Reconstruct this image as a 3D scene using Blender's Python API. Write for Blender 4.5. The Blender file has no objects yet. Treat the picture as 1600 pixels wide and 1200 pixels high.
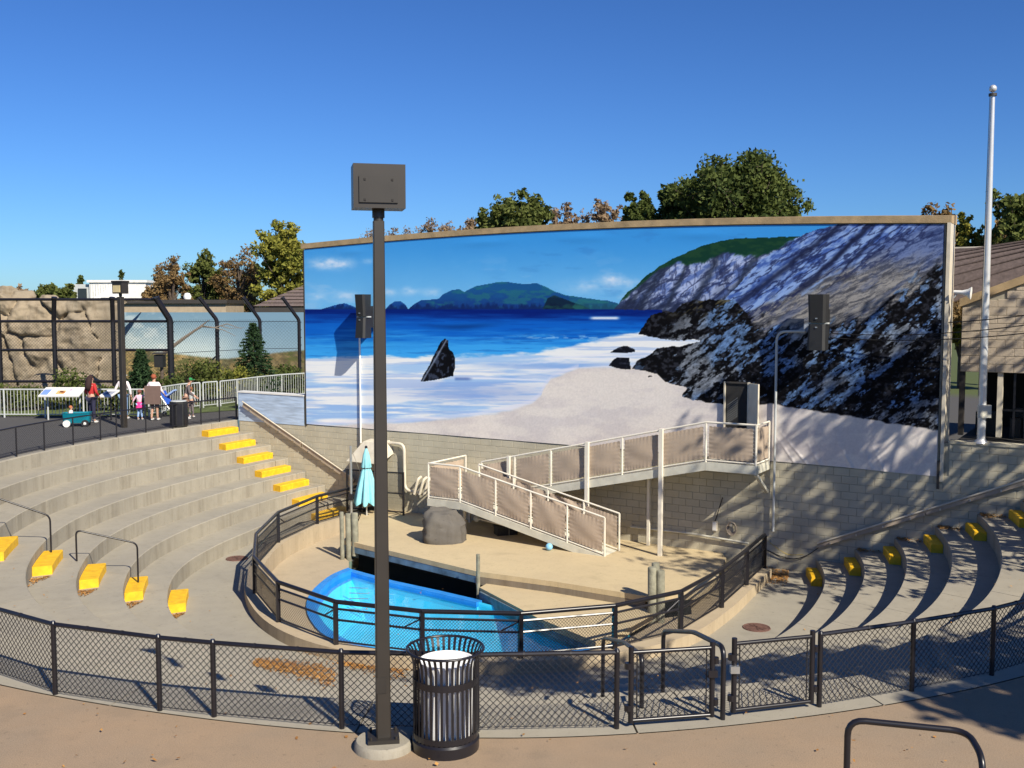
import bpy, bmesh, math, random
import numpy as np
from mathutils import Vector

R = math.radians
scene = bpy.context.scene
COL = scene.collection

# ------------------------------------------------------------------ camera, sky, sun, exposure
CAMZ = 4.1
PITCH = math.atan(120 / 1610)
cam_d = bpy.data.cameras.new('camera')
cam_d.sensor_width = 36.0
cam_d.lens = 36.0 * 1610 / 1600
cam_d.clip_start = 0.1
cam_d.clip_end = 3000
cam = bpy.data.objects.new('camera', cam_d)
cam.location = (0, 0, CAMZ)
cam.rotation_euler = (math.pi / 2 - PITCH, 0, 0)
COL.objects.link(cam)
scene.camera = cam

SUN_AZ, SUN_EL = R(34), R(38)            # azimuth measured from straight behind the camera towards its right
TO_SUN = Vector((math.sin(SUN_AZ) * math.cos(SUN_EL), -math.cos(SUN_AZ) * math.cos(SUN_EL), math.sin(SUN_EL)))
world = bpy.data.worlds.new('World')
scene.world = world
world.use_nodes = True
wn = world.node_tree.nodes
wl = world.node_tree.links
sky_t = wn.new('ShaderNodeTexSky')
sky_t.sky_type = 'NISHITA'
sky_t.sun_disc = False
sky_t.sun_elevation = SUN_EL
sky_t.sun_rotation = math.atan2(TO_SUN.x, TO_SUN.y)
sky_t.altitude = 300
sky_t.air_density = 1.0
sky_t.dust_density = 0.25
sky_t.ozone_density = 3.0
wn['Background'].inputs['Strength'].default_value = 0.05
# clear autumn air: a deeper, bluer sky than the plain model gives
sgam = wn.new('ShaderNodeGamma')
sgam.inputs['Gamma'].default_value = 1.21
wl.new(sky_t.outputs[0], sgam.inputs['Color'])
stint = wn.new('ShaderNodeMix')
stint.data_type = 'RGBA'
stint.blend_type = 'MULTIPLY'
stint.inputs[0].default_value = 1.0
stint.inputs[7].default_value = (0.38, 0.63, 1.0, 1)
wl.new(sgam.outputs[0], stint.inputs[6])
wl.new(stint.outputs[2], wn['Background'].inputs['Color'])
sun_d = bpy.data.lights.new('sun', 'SUN')
sun_d.energy = 4.6
sun_d.angle = R(0.53)
sun_d.color = (1.0, 0.92, 0.78)
sun = bpy.data.objects.new('sun', sun_d)
sun.rotation_euler = TO_SUN.to_track_quat('Z', 'Y').to_euler()
sun.location = (20, -30, 40)
COL.objects.link(sun)
scene.view_settings.view_transform = 'Standard'
scene.view_settings.look = 'None'
scene.view_settings.exposure = 0.6
scene.view_settings.gamma = 1.0
scene.view_settings.use_curve_mapping = False
scene.cycles.max_bounces = 8
scene.cycles.transparent_max_bounces = 24

# ------------------------------------------------------------------ place geometry
CP, SP = math.cos(PITCH), math.sin(PITCH)
WL = (-7.1, 35.5)                         # left foot of the mural wall
_l = math.hypot(17.4, 10.8)
WD = (17.4 / _l, -10.8 / _l)              # along the wall, to the right
WN = (-10.8 / _l, -17.4 / _l)             # out of the wall, towards the pool


def W(a, o, z):
    return (WL[0] + WD[0] * a + WN[0] * o, WL[1] + WD[1] * a + WN[1] * o, z)


def survey(px, py, z):
    """place a surveyed sighting (angle from the viewpoint) on a level plane"""
    x, u = (px - 800) / 1610, (600 - py) / 1610
    t = (z - CAMZ) / (u * CP - SP)
    return (x * t, (CP + u * SP) * t, z)


def bearing(px, Y):
    return (px - 800) / 1610 * Y


CEN = (0.0, 27.0)
_th = [120, 127, 134, 143, 150, 163, 177, 190, 204, 221, 232, 250, 270, 291, 304, 316, 327, 340, 350, 360]
_r6 = [9.95, 9.5, 9.1, 8.62, 8.28, 8.03, 8.14, 8.42, 8.7, 9.2, 9.45, 9.65, 9.7, 9.35, 8.88, 8.4, 8.1, 7.95, 7.9, 7.9]
_r0 = [15.2, 14.9, 14.4, 13.78, 13.55, 13.4, 13.55, 13.75, 14.1, 14.95, 15.5, 16.15, 16.72, 15.95, 15.1, 14.2, 13.6, 13.2, 13.1, 13.1]
_dense = np.arange(110, 371, 0.5)
_ker = np.exp(-0.5 * (np.arange(-24, 25) * 0.5 / 4.0) ** 2)
_ker /= _ker.sum()


def _sm(v):
    y = np.interp(_dense, _th, v)
    return np.convolve(np.pad(y, 24, mode='edge'), _ker, mode='valid')


_R6, _R0 = _sm(_r6), _sm(_r0)


def ring_r(k, th):
    return float(np.interp(th, _dense, _R6) * k / 6 + np.interp(th, _dense, _R0) * (6 - k) / 6)


def wall_r(th, off=-0.1):
    dx, dy = math.cos(R(th)), math.sin(R(th))
    dn = dx * WN[0] + dy * WN[1]
    if dn >= -1e-4:
        return 1e9
    oc = (CEN[0] - WL[0]) * WN[0] + (CEN[1] - WL[1]) * WN[1]
    return (oc - off) / -dn


def pol(th, r, z):
    return (CEN[0] + r * math.cos(R(th)), CEN[1] + r * math.sin(R(th)), z)


RISE = 0.4
FLOOR = -2.8
CURB = -2.55
DECK = -3.05
STAGE = -2.55

# ------------------------------------------------------------------ mesh helpers
ORIGIN = {}


class MB:
    def __init__(self):
        self.v = []
        self.f = []

    def add(self, vs, fs):
        b = len(self.v)
        self.v.extend([tuple(p) for p in vs])
        self.f.extend([tuple(i + b for i in f) for f in fs])
        return self

    def obox(self, c, ax, ay, az):
        c, ax, ay, az = Vector(c), Vector(ax), Vector(ay), Vector(az)
        vs = [c + sx * ax + sy * ay + sz * az for sz in (-1, 1) for sx, sy in ((-1, -1), (1, -1), (1, 1), (-1, 1))]
        fs = [(3, 2, 1, 0), (4, 5, 6, 7), (0, 1, 5, 4), (1, 2, 6, 5), (2, 3, 7, 6), (3, 0, 4, 7)]
        if ax.cross(ay).dot(az) < 0:
            fs = [f[::-1] for f in fs]
        return self.add(vs, fs)

    def box(self, c, s, rz=0.0):
        cr, sr = math.cos(rz), math.sin(rz)
        return self.obox(c, (cr * s[0] / 2, sr * s[0] / 2, 0), (-sr * s[1] / 2, cr * s[1] / 2, 0), (0, 0, s[2] / 2))

    def beam(self, p, q, w, h, up=(0, 0, 1)):
        p, q, up = Vector(p), Vector(q), Vector(up)
        d = q - p
        side = d.cross(up)
        side.normalize()
        u = side.cross(d)
        u.normalize()
        return self.obox((p + q) / 2, d / 2, side * w / 2, u * h / 2)

    def tube(self, pts, r, n=8, cap=True):
        pts = [Vector(p) for p in pts]
        m = len(pts)
        rs = r if isinstance(r, (list, tuple)) else [r] * m
        t0 = (pts[1] - pts[0]).normalized()
        ref = Vector((0, 0, 1)) if abs(t0.z) < 0.9 else Vector((1, 0, 0))
        nrm = t0.cross(ref).normalized()
        vs = []
        for i in range(m):
            if i == 0:
                t = t0
            elif i == m - 1:
                t = (pts[-1] - pts[-2]).normalized()
            else:
                t = ((pts[i + 1] - pts[i]).normalized() + (pts[i] - pts[i - 1]).normalized())
                t = t.normalized() if t.length > 1e-6 else t0
            nrm = (nrm - t * nrm.dot(t))
            nrm = nrm.normalized() if nrm.length > 1e-6 else t.orthogonal().normalized()
            bi = t.cross(nrm)
            k = 1.0
            if 0 < i < m - 1:
                cs = t.dot((pts[i + 1] - pts[i]).normalized())
                k = 1.0 / max(0.6, cs)
            for j in range(n):
                a = 2 * math.pi * j / n
                vs.append(pts[i] + (nrm * math.cos(a) + bi * math.sin(a)) * rs[i] * k)
        fs = []
        for i in range(m - 1):
            for j in range(n):
                fs.append((i * n + j, i * n + (j + 1) % n, (i + 1) * n + (j + 1) % n, (i + 1) * n + j))
        if cap:
            fs.append(tuple(range(n))[::-1])
            fs.append(tuple((m - 1) * n + j for j in range(n)))
        return self.add(vs, fs)

    def lathe(self, prof, n=24, c=(0, 0, 0), sx=1, sy=1):
        vs, fs = [], []
        for r, z in prof:
            for j in range(n):
                a = 2 * math.pi * j / n
                vs.append((c[0] + r * sx * math.cos(a), c[1] + r * sy * math.sin(a), c[2] + z))
        for i in range(len(prof) - 1):
            for j in range(n):
                fs.append((i * n + j, i * n + (j + 1) % n, (i + 1) * n + (j + 1) % n, (i + 1) * n + j))
        if prof[0][0] > 1e-6:
            fs.append(tuple(range(n))[::-1])
        if prof[-1][0] > 1e-6:
            fs.append(tuple((len(prof) - 1) * n + j for j in range(n)))
        return self.add(vs, fs)

    def prism(self, poly, z0, z1):
        n = len(poly)
        if sum(poly[i][0] * poly[(i + 1) % n][1] - poly[(i + 1) % n][0] * poly[i][1] for i in range(n)) < 0:
            poly = poly[::-1]
        f0 = z0 if callable(z0) else (lambda x, y: z0)
        f1 = z1 if callable(z1) else (lambda x, y: z1)
        vs = [(p[0], p[1], f0(*p[:2])) for p in poly] + [(p[0], p[1], f1(*p[:2])) for p in poly]
        fs = [tuple(range(n))[::-1], tuple(range(n, 2 * n))]
        fs += [(i, (i + 1) % n, n + (i + 1) % n, n + i) for i in range(n)]
        return self.add(vs, fs)

    def blob(self, c, r, seed=0, rough=0.15, nu=10, nv=7, freq=1.5):
        rnd = random.Random(seed)
        ph = [rnd.uniform(0, 6.28) for _ in range(9)]
        vs, fs = [], []
        for i in range(nv + 1):
            v = math.pi * i / nv
            for j in range(nu):
                u = 2 * math.pi * j / nu
                d = Vector((math.sin(v) * math.cos(u), math.sin(v) * math.sin(u), math.cos(v)))
                k = 1 + rough * (math.sin(freq * 2 * d.x + ph[0]) * math.sin(freq * 2 * d.y + ph[1]) + 0.6 * math.sin(freq * 4 * d.z + ph[2] + 2 * d.x) + 0.5 * math.sin(freq * 5 * d.x + ph[3]) * math.cos(freq * 5 * d.z + ph[4]))
                vs.append((c[0] + r[0] * d.x * k, c[1] + r[1] * d.y * k, c[2] + r[2] * d.z * k))
        for i in range(nv):
            for j in range(nu):
                fs.append((i * nu + j, (i + 1) * nu + j, (i + 1) * nu + (j + 1) % nu, i * nu + (j + 1) % nu))
        return self.add(vs, fs)

    def grid(self, fn, nu, nv):
        vs = [fn(i / nu, j / nv) for j in range(nv + 1) for i in range(nu + 1)]
        fs = [(j * (nu + 1) + i, j * (nu + 1) + i + 1, (j + 1) * (nu + 1) + i + 1, (j + 1) * (nu + 1) + i) for j in range(nv) for i in range(nu)]
        return self.add(vs, fs)

    def build(self, name, mat, parent=None, smooth=False, kind=None, origin=None):
        me = bpy.data.meshes.new(name)
        if parent is not None:
            o = ORIGIN[parent]
        elif origin is not None:
            o = Vector(origin)
        elif kind in ('structure', 'stuff'):
            o = Vector((0, 0, 0))
        else:
            A = np.array(self.v)
            lo, hi = A.min(0), A.max(0)
            o = Vector(((lo[0] + hi[0]) / 2, (lo[1] + hi[1]) / 2, lo[2]))
        me.from_pydata([(p[0] - o.x, p[1] - o.y, p[2] - o.z) for p in self.v], [], self.f)
        me.materials.append(mat)
        if smooth:
            me.polygons.foreach_set('use_smooth', [True] * len(me.polygons))
            if smooth != 'all':
                me.set_sharp_from_angle(angle=R(40))
        ob = bpy.data.objects.new(name, me)
        COL.objects.link(ob)
        if parent is not None:
            ob.parent = parent
            ORIGIN[ob] = o
        else:
            ob.location = o
            ORIGIN[ob] = o
        if kind:
            ob['kind'] = kind
        return ob


def fast_mesh(name, V, F, mat, parent=None, kind=None, smooth=False):
    """numpy verts (n,3), quads (m,4)"""
    o = ORIGIN[parent] if parent is not None else Vector((0, 0, 0))
    me = bpy.data.meshes.new(name)
    V = np.asarray(V, dtype=np.float32) - np.array(o, dtype=np.float32)
    F = np.asarray(F, dtype=np.int32)
    n, w = F.shape
    me.vertices.add(len(V))
    me.vertices.foreach_set('co', V.ravel())
    me.loops.add(n * w)
    me.loops.foreach_set('vertex_index', F.ravel())
    me.polygons.add(n)
    me.polygons.foreach_set('loop_start', np.arange(0, n * w, w, dtype=np.int32))
    me.polygons.foreach_set('loop_total', np.full(n, w, dtype=np.int32))
    if smooth:
        me.polygons.foreach_set('use_smooth', np.ones(n, dtype=bool))
    me.update(calc_edges=True)
    me.materials.append(mat)
    ob = bpy.data.objects.new(name, me)
    COL.objects.link(ob)
    if parent is not None:
        ob.parent = parent
    ORIGIN[ob] = o
    if kind:
        ob['kind'] = kind
    return ob


def tag(o, label, cat, group=None):
    o['label'] = label
    o['category'] = cat
    if group:
        o['group'] = group
    return o


def thing(name, loc, label, cat, group=None):
    o = bpy.data.objects.new(name, None)
    o.empty_display_size = 0.2
    o.location = loc
    COL.objects.link(o)
    ORIGIN[o] = Vector(loc)
    return tag(o, label, cat, group)


def dup(root, loc, label, rz=0.0):
    def cp(o, par):
        c = o.copy()
        COL.objects.link(c)
        c.parent = par
        for ch in list(o.children):
            cp(ch, c)
        return c
    r = cp(root, None)
    r.location = loc
    r.rotation_euler = (0, 0, rz)
    r['label'] = label
    ORIGIN[r] = Vector(loc)
    return r


def lin(c):
    return tuple(((x / 255) / 12.92 if x / 255 <= 0.04045 else ((x / 255 + 0.055) / 1.055) ** 2.4) for x in c)


# ------------------------------------------------------------------ materials
def newmat(name):
    m = bpy.data.materials.new(name)
    m.use_nodes = True
    nt = m.node_tree
    return m, nt, nt.nodes['Principled BSDF']


def mat(name, col, rough=0.6, metal=0.0, var=0.12, scale=4.0, bump=0.0, bscale=40.0, spec=0.5, rnd=0.0, coat=0.0):
    """painted or plain surface with gentle uneven colour and fine relief"""
    m, nt, b = newmat(name)
    N, L = nt.nodes, nt.links
    geo = N.new('ShaderNodeNewGeometry')
    ns = N.new('ShaderNodeTexNoise')
    ns.inputs['Scale'].default_value = scale
    ns.inputs['Detail'].default_value = 6
    L.new(geo.outputs['Position'], ns.inputs['Vector'])
    mr = N.new('ShaderNodeMapRange')
    mr.inputs['From Min'].default_value = 0.3
    mr.inputs['From Max'].default_value = 0.7
    mr.inputs['To Min'].default_value = 1 - var
    mr.inputs['To Max'].default_value = 1 + var
    L.new(ns.outputs['Fac'], mr.inputs['Value'])
    last = mr.outputs[0]
    if rnd:
        oi = N.new('ShaderNodeObjectInfo')
        m2 = N.new('ShaderNodeMapRange')
        m2.inputs['To Min'].default_value = 1 - rnd
        m2.inputs['To Max'].default_value = 1 + rnd
        L.new(oi.outputs['Random'], m2.inputs['Value'])
        mm = N.new('ShaderNodeMath')
        mm.operation = 'MULTIPLY'
        L.new(last, mm.inputs[0])
        L.new(m2.outputs[0], mm.inputs[1])
        last = mm.outputs[0]
    vm = N.new('ShaderNodeVectorMath')
    vm.operation = 'SCALE'
    vm.inputs[0].default_value = col
    L.new(last, vm.inputs['Scale'])
    L.new(vm.outputs[0], b.inputs['Base Color'])
    b.inputs['Roughness'].default_value = rough
    b.inputs['Metallic'].default_value = metal
    b.inputs['Specular IOR Level'].default_value = spec
    b.inputs['Coat Weight'].default_value = coat
    if bump:
        n2 = N.new('ShaderNodeTexNoise')
        n2.inputs['Scale'].default_value = bscale
        n2.inputs['Detail'].default_value = 5
        L.new(geo.outputs['Position'], n2.inputs['Vector'])
        bp = N.new('ShaderNodeBump')
        bp.inputs['Strength'].default_value = bump
        bp.inputs['Distance'].default_value = 0.02
        L.new(n2.outputs['Fac'], bp.inputs['Height'])
        L.new(bp.outputs[0], b.inputs['Normal'])
    return m


def concrete(name, col, col2, stain=0.5, speck=0.0, streak=True):
    m, nt, b = newmat(name)
    N, L = nt.nodes, nt.links
    geo = N.new('ShaderNodeNewGeometry')

    def noise(scale, vec, det=6, rough=0.6):
        n = N.new('ShaderNodeTexNoise')
        n.inputs['Scale'].default_value = scale
        n.inputs['Detail'].default_value = det
        n.inputs['Roughness'].default_value = rough
        L.new(vec, n.inputs['Vector'])
        return n.outputs['Fac']

    def ramp(v, a, c, lo=0.0, hi=1.0):
        r = N.new('ShaderNodeMapRange')
        r.inputs['From Min'].default_value = a
        r.inputs['From Max'].default_value = c
        r.inputs['To Min'].default_value = lo
        r.inputs['To Max'].default_value = hi
        L.new(v, r.inputs['Value'])
        return r.outputs[0]

    def mix(fac, c1, c2, typ='MIX'):
        x = N.new('ShaderNodeMix')
        x.data_type = 'RGBA'
        x.blend_type = typ
        if hasattr(fac, 'is_linked'):
            L.new(fac, x.inputs[0])
        else:
            x.inputs[0].default_value = fac
        for s, i in ((c1, 6), (c2, 7)):
            if hasattr(s, 'is_linked'):
                L.new(s, x.inputs[i])
            else:
                x.inputs[i].default_value = (*s, 1)
        return x.outputs[2]
    P = geo.outputs['Position']
    c = mix(ramp(noise(0.55, P), 0.35, 0.65), col, col2)
    c = mix(ramp(noise(3.5, P, 8, 0.65), 0.45, 0.75, 0, stain * 0.5), c, tuple(x * 0.55 for x in col))
    if streak:
        mp = N.new('ShaderNodeMapping')
        mp.inputs['Scale'].default_value = (2.2, 2.2, 0.18)
        L.new(P, mp.inputs['Vector'])
        s = ramp(noise(1.3, mp.outputs[0], 7, 0.7), 0.47, 0.66, 0, stain)
        sep = N.new('ShaderNodeSeparateXYZ')
        L.new(geo.outputs['True Normal'], sep.inputs[0])
        ab = N.new('ShaderNodeMath')
        ab.operation = 'ABSOLUTE'
        L.new(sep.outputs[2], ab.inputs[0])
        side = ramp(ab.outputs[0], 0.9, 0.3)
        mm = N.new('ShaderNodeMath')
        mm.operation = 'MULTIPLY'
        L.new(s, mm.inputs[0])
        L.new(side, mm.inputs[1])
        c = mix(mm.outputs[0], c, tuple(x * f for x, f in zip(col, (0.48, 0.45, 0.42))))
    sp = noise(14, P, 2, 0.5)
    c = mix(ramp(sp, 0.66, 0.72, 0, 0.38), c, tuple(x * 0.45 for x in col2))
    bl = noise(1.7, P, 4, 0.55)
    c = mix(ramp(bl, 0.58, 0.72, 0, 0.32), c, tuple(x * 0.62 for x in col2))
    g = noise(90, P, 3, 0.7)
    c = mix(ramp(g, 0.3, 0.7, 0.0, 0.35 + speck), c, tuple(x * (0.62 - 0.3 * speck) for x in col2))
    L.new(c, b.inputs['Base Color'])
    b.inputs['Roughness'].default_value = 0.9
    b.inputs['Specular IOR Level'].default_value = 0.25
    bp = N.new('ShaderNodeBump')
    bp.inputs['Strength'].default_value = 0.35
    bp.inputs['Distance'].default_value = 0.008
    L.new(noise(45, P, 6, 0.7), bp.inputs['Height'])
    L.new(bp.outputs[0], b.inputs['Normal'])
    return m


M = {}
M['concrete'] = concrete('weathered concrete', (0.39, 0.352, 0.275), (0.335, 0.305, 0.245), 0.55)
M['floor'] = concrete('floor concrete', (0.38, 0.345, 0.27), (0.325, 0.297, 0.24), 0.45)
M['aggregate'] = concrete('exposed aggregate paving', (0.27, 0.215, 0.165), (0.225, 0.185, 0.145), 0.35, 0.45, False)
M['asphalt'] = concrete('grey asphalt', (0.095, 0.092, 0.09), (0.075, 0.073, 0.072), 0.3, 0.3, False)
M['stage'] = concrete('tan stage coating', (0.61, 0.49, 0.295), (0.55, 0.44, 0.27), 0.35, 0.05)
M['deck'] = concrete('tan deck coating', (0.52, 0.42, 0.28), (0.45, 0.365, 0.25), 0.4, 0.05)
M['stage_edge'] = concrete('stained stage edge', (0.30, 0.235, 0.16), (0.22, 0.19, 0.15), 0.7, 0.05)
M['yellow'] = mat('worn yellow paint', (0.80, 0.46, 0.012), 0.6, var=0.16, scale=7, bump=0.25)
_ny = M['yellow'].node_tree
_by = _ny.nodes['Principled BSDF']
_sy = _by.inputs['Base Color'].links[0].from_socket
_wn = _ny.nodes.new('ShaderNodeTexNoise')
_wn.inputs['Scale'].default_value = 9
_wn.inputs['Detail'].default_value = 9
_wn.inputs['Roughness'].default_value = 0.75
_wg = _ny.nodes.new('ShaderNodeNewGeometry')
_ny.links.new(_wg.outputs['Position'], _wn.inputs['Vector'])
_wr = _ny.nodes.new('ShaderNodeMapRange')
_wr.inputs['From Min'].default_value = 0.60
_wr.inputs['From Max'].default_value = 0.68
_wr.inputs['To Max'].default_value = 0.7
_ny.links.new(_wn.outputs['Fac'], _wr.inputs['Value'])
_wm = _ny.nodes.new('ShaderNodeMix')
_wm.data_type = 'RGBA'
_ny.links.new(_wr.outputs[0], _wm.inputs[0])
_ny.links.new(_sy, _wm.inputs[6])
_wm.inputs[7].default_value = (0.40, 0.27, 0.08, 1)
_ny.links.new(_wm.outputs[2], _by.inputs['Base Color'])
M['black'] = mat('black powder coat', (0.012, 0.011, 0.014), 0.32, var=0.2)
M['wire'] = mat('black vinyl wire', (0.015, 0.014, 0.016), 0.45, var=0.1)
M['bronze'] = mat('dark bronze paint', (0.030, 0.025, 0.020), 0.45, var=0.12, scale=3)
M['bronze2'] = mat('dark bronze plate', (0.025, 0.021, 0.017), 0.5, var=0.15)
M['block'] = mat('painted block', (0.47, 0.43, 0.32), 0.85, var=0.1, scale=1.6, bump=0.4, bscale=60, rnd=0.05)
M['block2'] = mat('tan split block', (0.48, 0.40, 0.30), 0.9, var=0.1, scale=1.6, bump=0.5, bscale=50, rnd=0.06)
M['mortar'] = mat('mortar', (0.36, 0.33, 0.25), 0.95)
M['fascia'] = mat('weathered timber fascia', (0.36, 0.26, 0.14), 0.8, var=0.25, scale=3, bump=0.3)
M['trim'] = mat('cream metal trim', (0.62, 0.56, 0.44), 0.5)
M['white'] = mat('white paint', (0.78, 0.77, 0.72), 0.5, var=0.06)
M['cream'] = mat('cream rail paint', (0.72, 0.67, 0.56), 0.5, var=0.08)
M['beam'] = mat('pale beam paint', (0.58, 0.56, 0.46), 0.55, var=0.12)
M['fabric'] = mat('taupe shade fabric', (0.40, 0.315, 0.235), 0.9, var=0.08, scale=2.5, bump=0.15, bscale=200)
M['steel'] = mat('galvanised steel', (0.55, 0.56, 0.55), 0.35, 0.8, var=0.1)
M['alu'] = mat('brushed aluminium', (0.70, 0.70, 0.68), 0.35, 0.45, var=0.06)
M['greyrail'] = mat('grey painted rail', (0.46, 0.48, 0.47), 0.5, var=0.08)
M['woodpile'] = mat('weathered grey timber pile', (0.23, 0.22, 0.16), 0.9, var=0.3, scale=6, bump=0.5, bscale=25)
M['rail_wood'] = mat('tan handrail board', (0.40, 0.33, 0.25), 0.6, var=0.15)
M['rock'] = concrete('grey boulder', (0.17, 0.155, 0.13), (0.12, 0.11, 0.10), 0.5, 0.1)
M['cliff'] = concrete('tan artificial rock', (0.37, 0.295, 0.20), (0.28, 0.235, 0.17), 0.8, 0.05)
M['pool'] = mat('blue pool paint', (0.05, 0.60, 0.84), 0.6, var=0.08, scale=1.2)
M['rim'] = mat('deep blue pool rim', (0.02, 0.23, 0.66), 0.5, var=0.15, scale=3)
M['dark'] = mat('near black for channel void', (0.012, 0.012, 0.013), 0.7)  # near-black colour put in for the dark void beneath the stage
M['roof'] = mat('brown shingles', (0.13, 0.098, 0.088), 0.9, var=0.22, scale=9, bump=0.5, bscale=15)
M['interior'] = mat('near black for indoor shade', (0.016, 0.015, 0.014), 0.8, var=0.3)  # near-black colour put in for the shade behind openings
M['speaker'] = mat('black speaker shell', (0.016, 0.016, 0.016), 0.55)
M['plastic_teal'] = mat('teal wagon plastic', (0.0, 0.20, 0.27), 0.4)
M['umbrella'] = mat('aqua umbrella cloth', (0.26, 0.62, 0.68), 0.8, var=0.08, scale=8)
M['ball'] = mat('pale blue ball', (0.24, 0.55, 0.80), 0.4)
M['grass'] = mat('rough grass', (0.09, 0.12, 0.03), 0.95, var=0.45, scale=2.5, bump=0.6, bscale=30)
M['rust'] = mat('rusty iron', (0.12, 0.06, 0.045), 0.9, var=0.3, scale=14, bump=0.4)
M['liner'] = mat('white can liner', (0.88, 0.88, 0.86), 0.5, var=0.04)
M['glass'] = mat('dark window glass', (0.02, 0.022, 0.025), 0.08, spec=0.8)
M['tanwall'] = mat('tan stucco', (0.36, 0.29, 0.20), 0.9)
M['whitewall'] = mat('white metal siding', (0.74, 0.72, 0.68), 0.6)
M['darkstrip'] = mat('dark coping metal', (0.04, 0.035, 0.03), 0.6)
M['bark'] = mat('tree bark', (0.10, 0.075, 0.055), 0.95, var=0.3, scale=10, bump=0.6)
M['bark2'] = mat('grey brown twigs', (0.19, 0.145, 0.11), 0.95, var=0.2)
M['cable'] = mat('black cable', (0.01, 0.01, 0.01), 0.6)
M['cableyellow'] = mat('yellow cord', (0.6, 0.42, 0.03), 0.6)


def leafmat(name, c1, c2, trans=0.3):
    m, nt, b = newmat(name)
    N, L = nt.nodes, nt.links
    geo = N.new('ShaderNodeNewGeometry')
    mx = N.new('ShaderNodeMix')
    mx.data_type = 'RGBA'
    mx.inputs[6].default_value = (*c1, 1)
    mx.inputs[7].default_value = (*c2, 1)
    ns = N.new('ShaderNodeTexNoise')
    ns.inputs['Scale'].default_value = 0.5
    ns.inputs['Detail'].default_value = 3
    L.new(geo.outputs['Position'], ns.inputs['Vector'])
    ad = N.new('ShaderNodeMath')
    ad.operation = 'MULTIPLY_ADD'
    ad.inputs[1].default_value = 0.55
    L.new(geo.outputs['Random Per Island'], ad.inputs[0])
    mr = N.new('ShaderNodeMapRange')
    mr.inputs['From Min'].default_value = 0.35
    mr.inputs['From Max'].default_value = 0.65
    mr.inputs['To Max'].default_value = 0.45
    L.new(ns.outputs['Fac'], mr.inputs['Value'])
    L.new(mr.outputs[0], ad.inputs[2])
    L.new(ad.outputs[0], mx.inputs[0])
    L.new(mx.outputs[2], b.inputs['Base Color'])
    b.inputs['Roughness'].default_value = 0.75
    b.inputs['Specular IOR Level'].default_value = 0.2
    tr = N.new('ShaderNodeBsdfTranslucent')
    L.new(mx.outputs[2], tr.inputs['Color'])
    ms = N.new('ShaderNodeMixShader')
    ms.inputs[0].default_value = trans
    L.new(b.outputs[0], ms.inputs[1])
    L.new(tr.outputs[0], ms.inputs[2])
    L.new(ms.outputs[0], nt.nodes['Material Output'].inputs['Surface'])
    return m


M['leaf_green'] = leafmat('green foliage', (0.07, 0.095, 0.022), (0.19, 0.21, 0.055), 0.35)
M['leaf_dark'] = leafmat('dark green foliage', (0.035, 0.058, 0.014), (0.135, 0.165, 0.04))
M['leaf_yellow'] = leafmat('yellow green foliage', (0.13, 0.15, 0.025), (0.36, 0.33, 0.06))
M['leaf_orange'] = leafmat('russet foliage', (0.16, 0.10, 0.04), (0.30, 0.20, 0.085))
M['leaf_brown'] = leafmat('dry brown foliage', (0.24, 0.165, 0.10), (0.36, 0.26, 0.16))
M['needle'] = leafmat('spruce needles', (0.014, 0.035, 0.014), (0.05, 0.095, 0.035), 0.1)
M['litter'] = leafmat('fallen leaves', (0.22, 0.09, 0.03), (0.55, 0.30, 0.09), 0.1)


def attr_mat(name, attr, rough=0.6, spec=0.3):
    m, nt, b = newmat(name)
    N, L = nt.nodes, nt.links
    a = N.new('ShaderNodeAttribute')
    a.attribute_name = attr
    L.new(a.outputs['Color'], b.inputs['Base Color'])
    b.inputs['Roughness'].default_value = rough
    b.inputs['Specular IOR Level'].default_value = spec
    return m


M['print'] = attr_mat('printed banner vinyl', 'print', 0.6, 0.08)


def water_mat(name, tint, refl=1.0):
    m, nt, b = newmat(name)
    N, L = nt.nodes, nt.links
    N.remove(b)
    tr = N.new('ShaderNodeBsdfTransparent')
    tr.inputs['Color'].default_value = (*tint, 1)
    gl = N.new('ShaderNodeBsdfGlossy')
    gl.inputs['Roughness'].default_value = 0.03
    fr = N.new('ShaderNodeLayerWeight')
    fr.inputs['Blend'].default_value = 0.5
    ns = N.new('ShaderNodeTexNoise')
    ns.inputs['Scale'].default_value = 3.0
    ns.inputs['Detail'].default_value = 4
    geo = N.new('ShaderNodeNewGeometry')
    L.new(geo.outputs['Position'], ns.inputs['Vector'])
    bp = N.new('ShaderNodeBump')
    bp.inputs['Strength'].default_value = 0.3
    bp.inputs['Distance'].default_value = 0.03
    L.new(ns.outputs['Fac'], bp.inputs['Height'])
    L.new(bp.outputs[0], gl.inputs['Normal'])
    L.new(bp.outputs[0], fr.inputs['Normal'])
    pw = N.new('ShaderNodeMath')
    pw.operation = 'POWER'
    pw.inputs[1].default_value = 5.0
    L.new(fr.outputs['Facing'], pw.inputs[0])
    mu = N.new('ShaderNodeMath')
    mu.operation = 'MULTIPLY_ADD'
    mu.inputs[1].default_value = 0.9 * refl
    mu.inputs[2].default_value = 0.02
    L.new(pw.outputs[0], mu.inputs[0])
    ms = N.new('ShaderNodeMixShader')
    L.new(mu.outputs[0], ms.inputs[0])
    L.new(tr.outputs[0], ms.inputs[1])
    L.new(gl.outputs[0], ms.inputs[2])
    L.new(ms.outputs[0], N['Material Output'].inputs['Surface'])
    return m


M['water'] = water_mat('clear pool water', (0.72, 0.93, 0.97))

# ------------------------------------------------------------------ ground and seating bowl
TH = [110 + 1.0 * i for i in range(256)]       # 110..365


def strip_w(th):
    return float(np.interp(th, [110, 200, 235, 300, 330, 365], [0.32, 0.32, 0.82, 0.82, 0.82, 0.82]))


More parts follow.
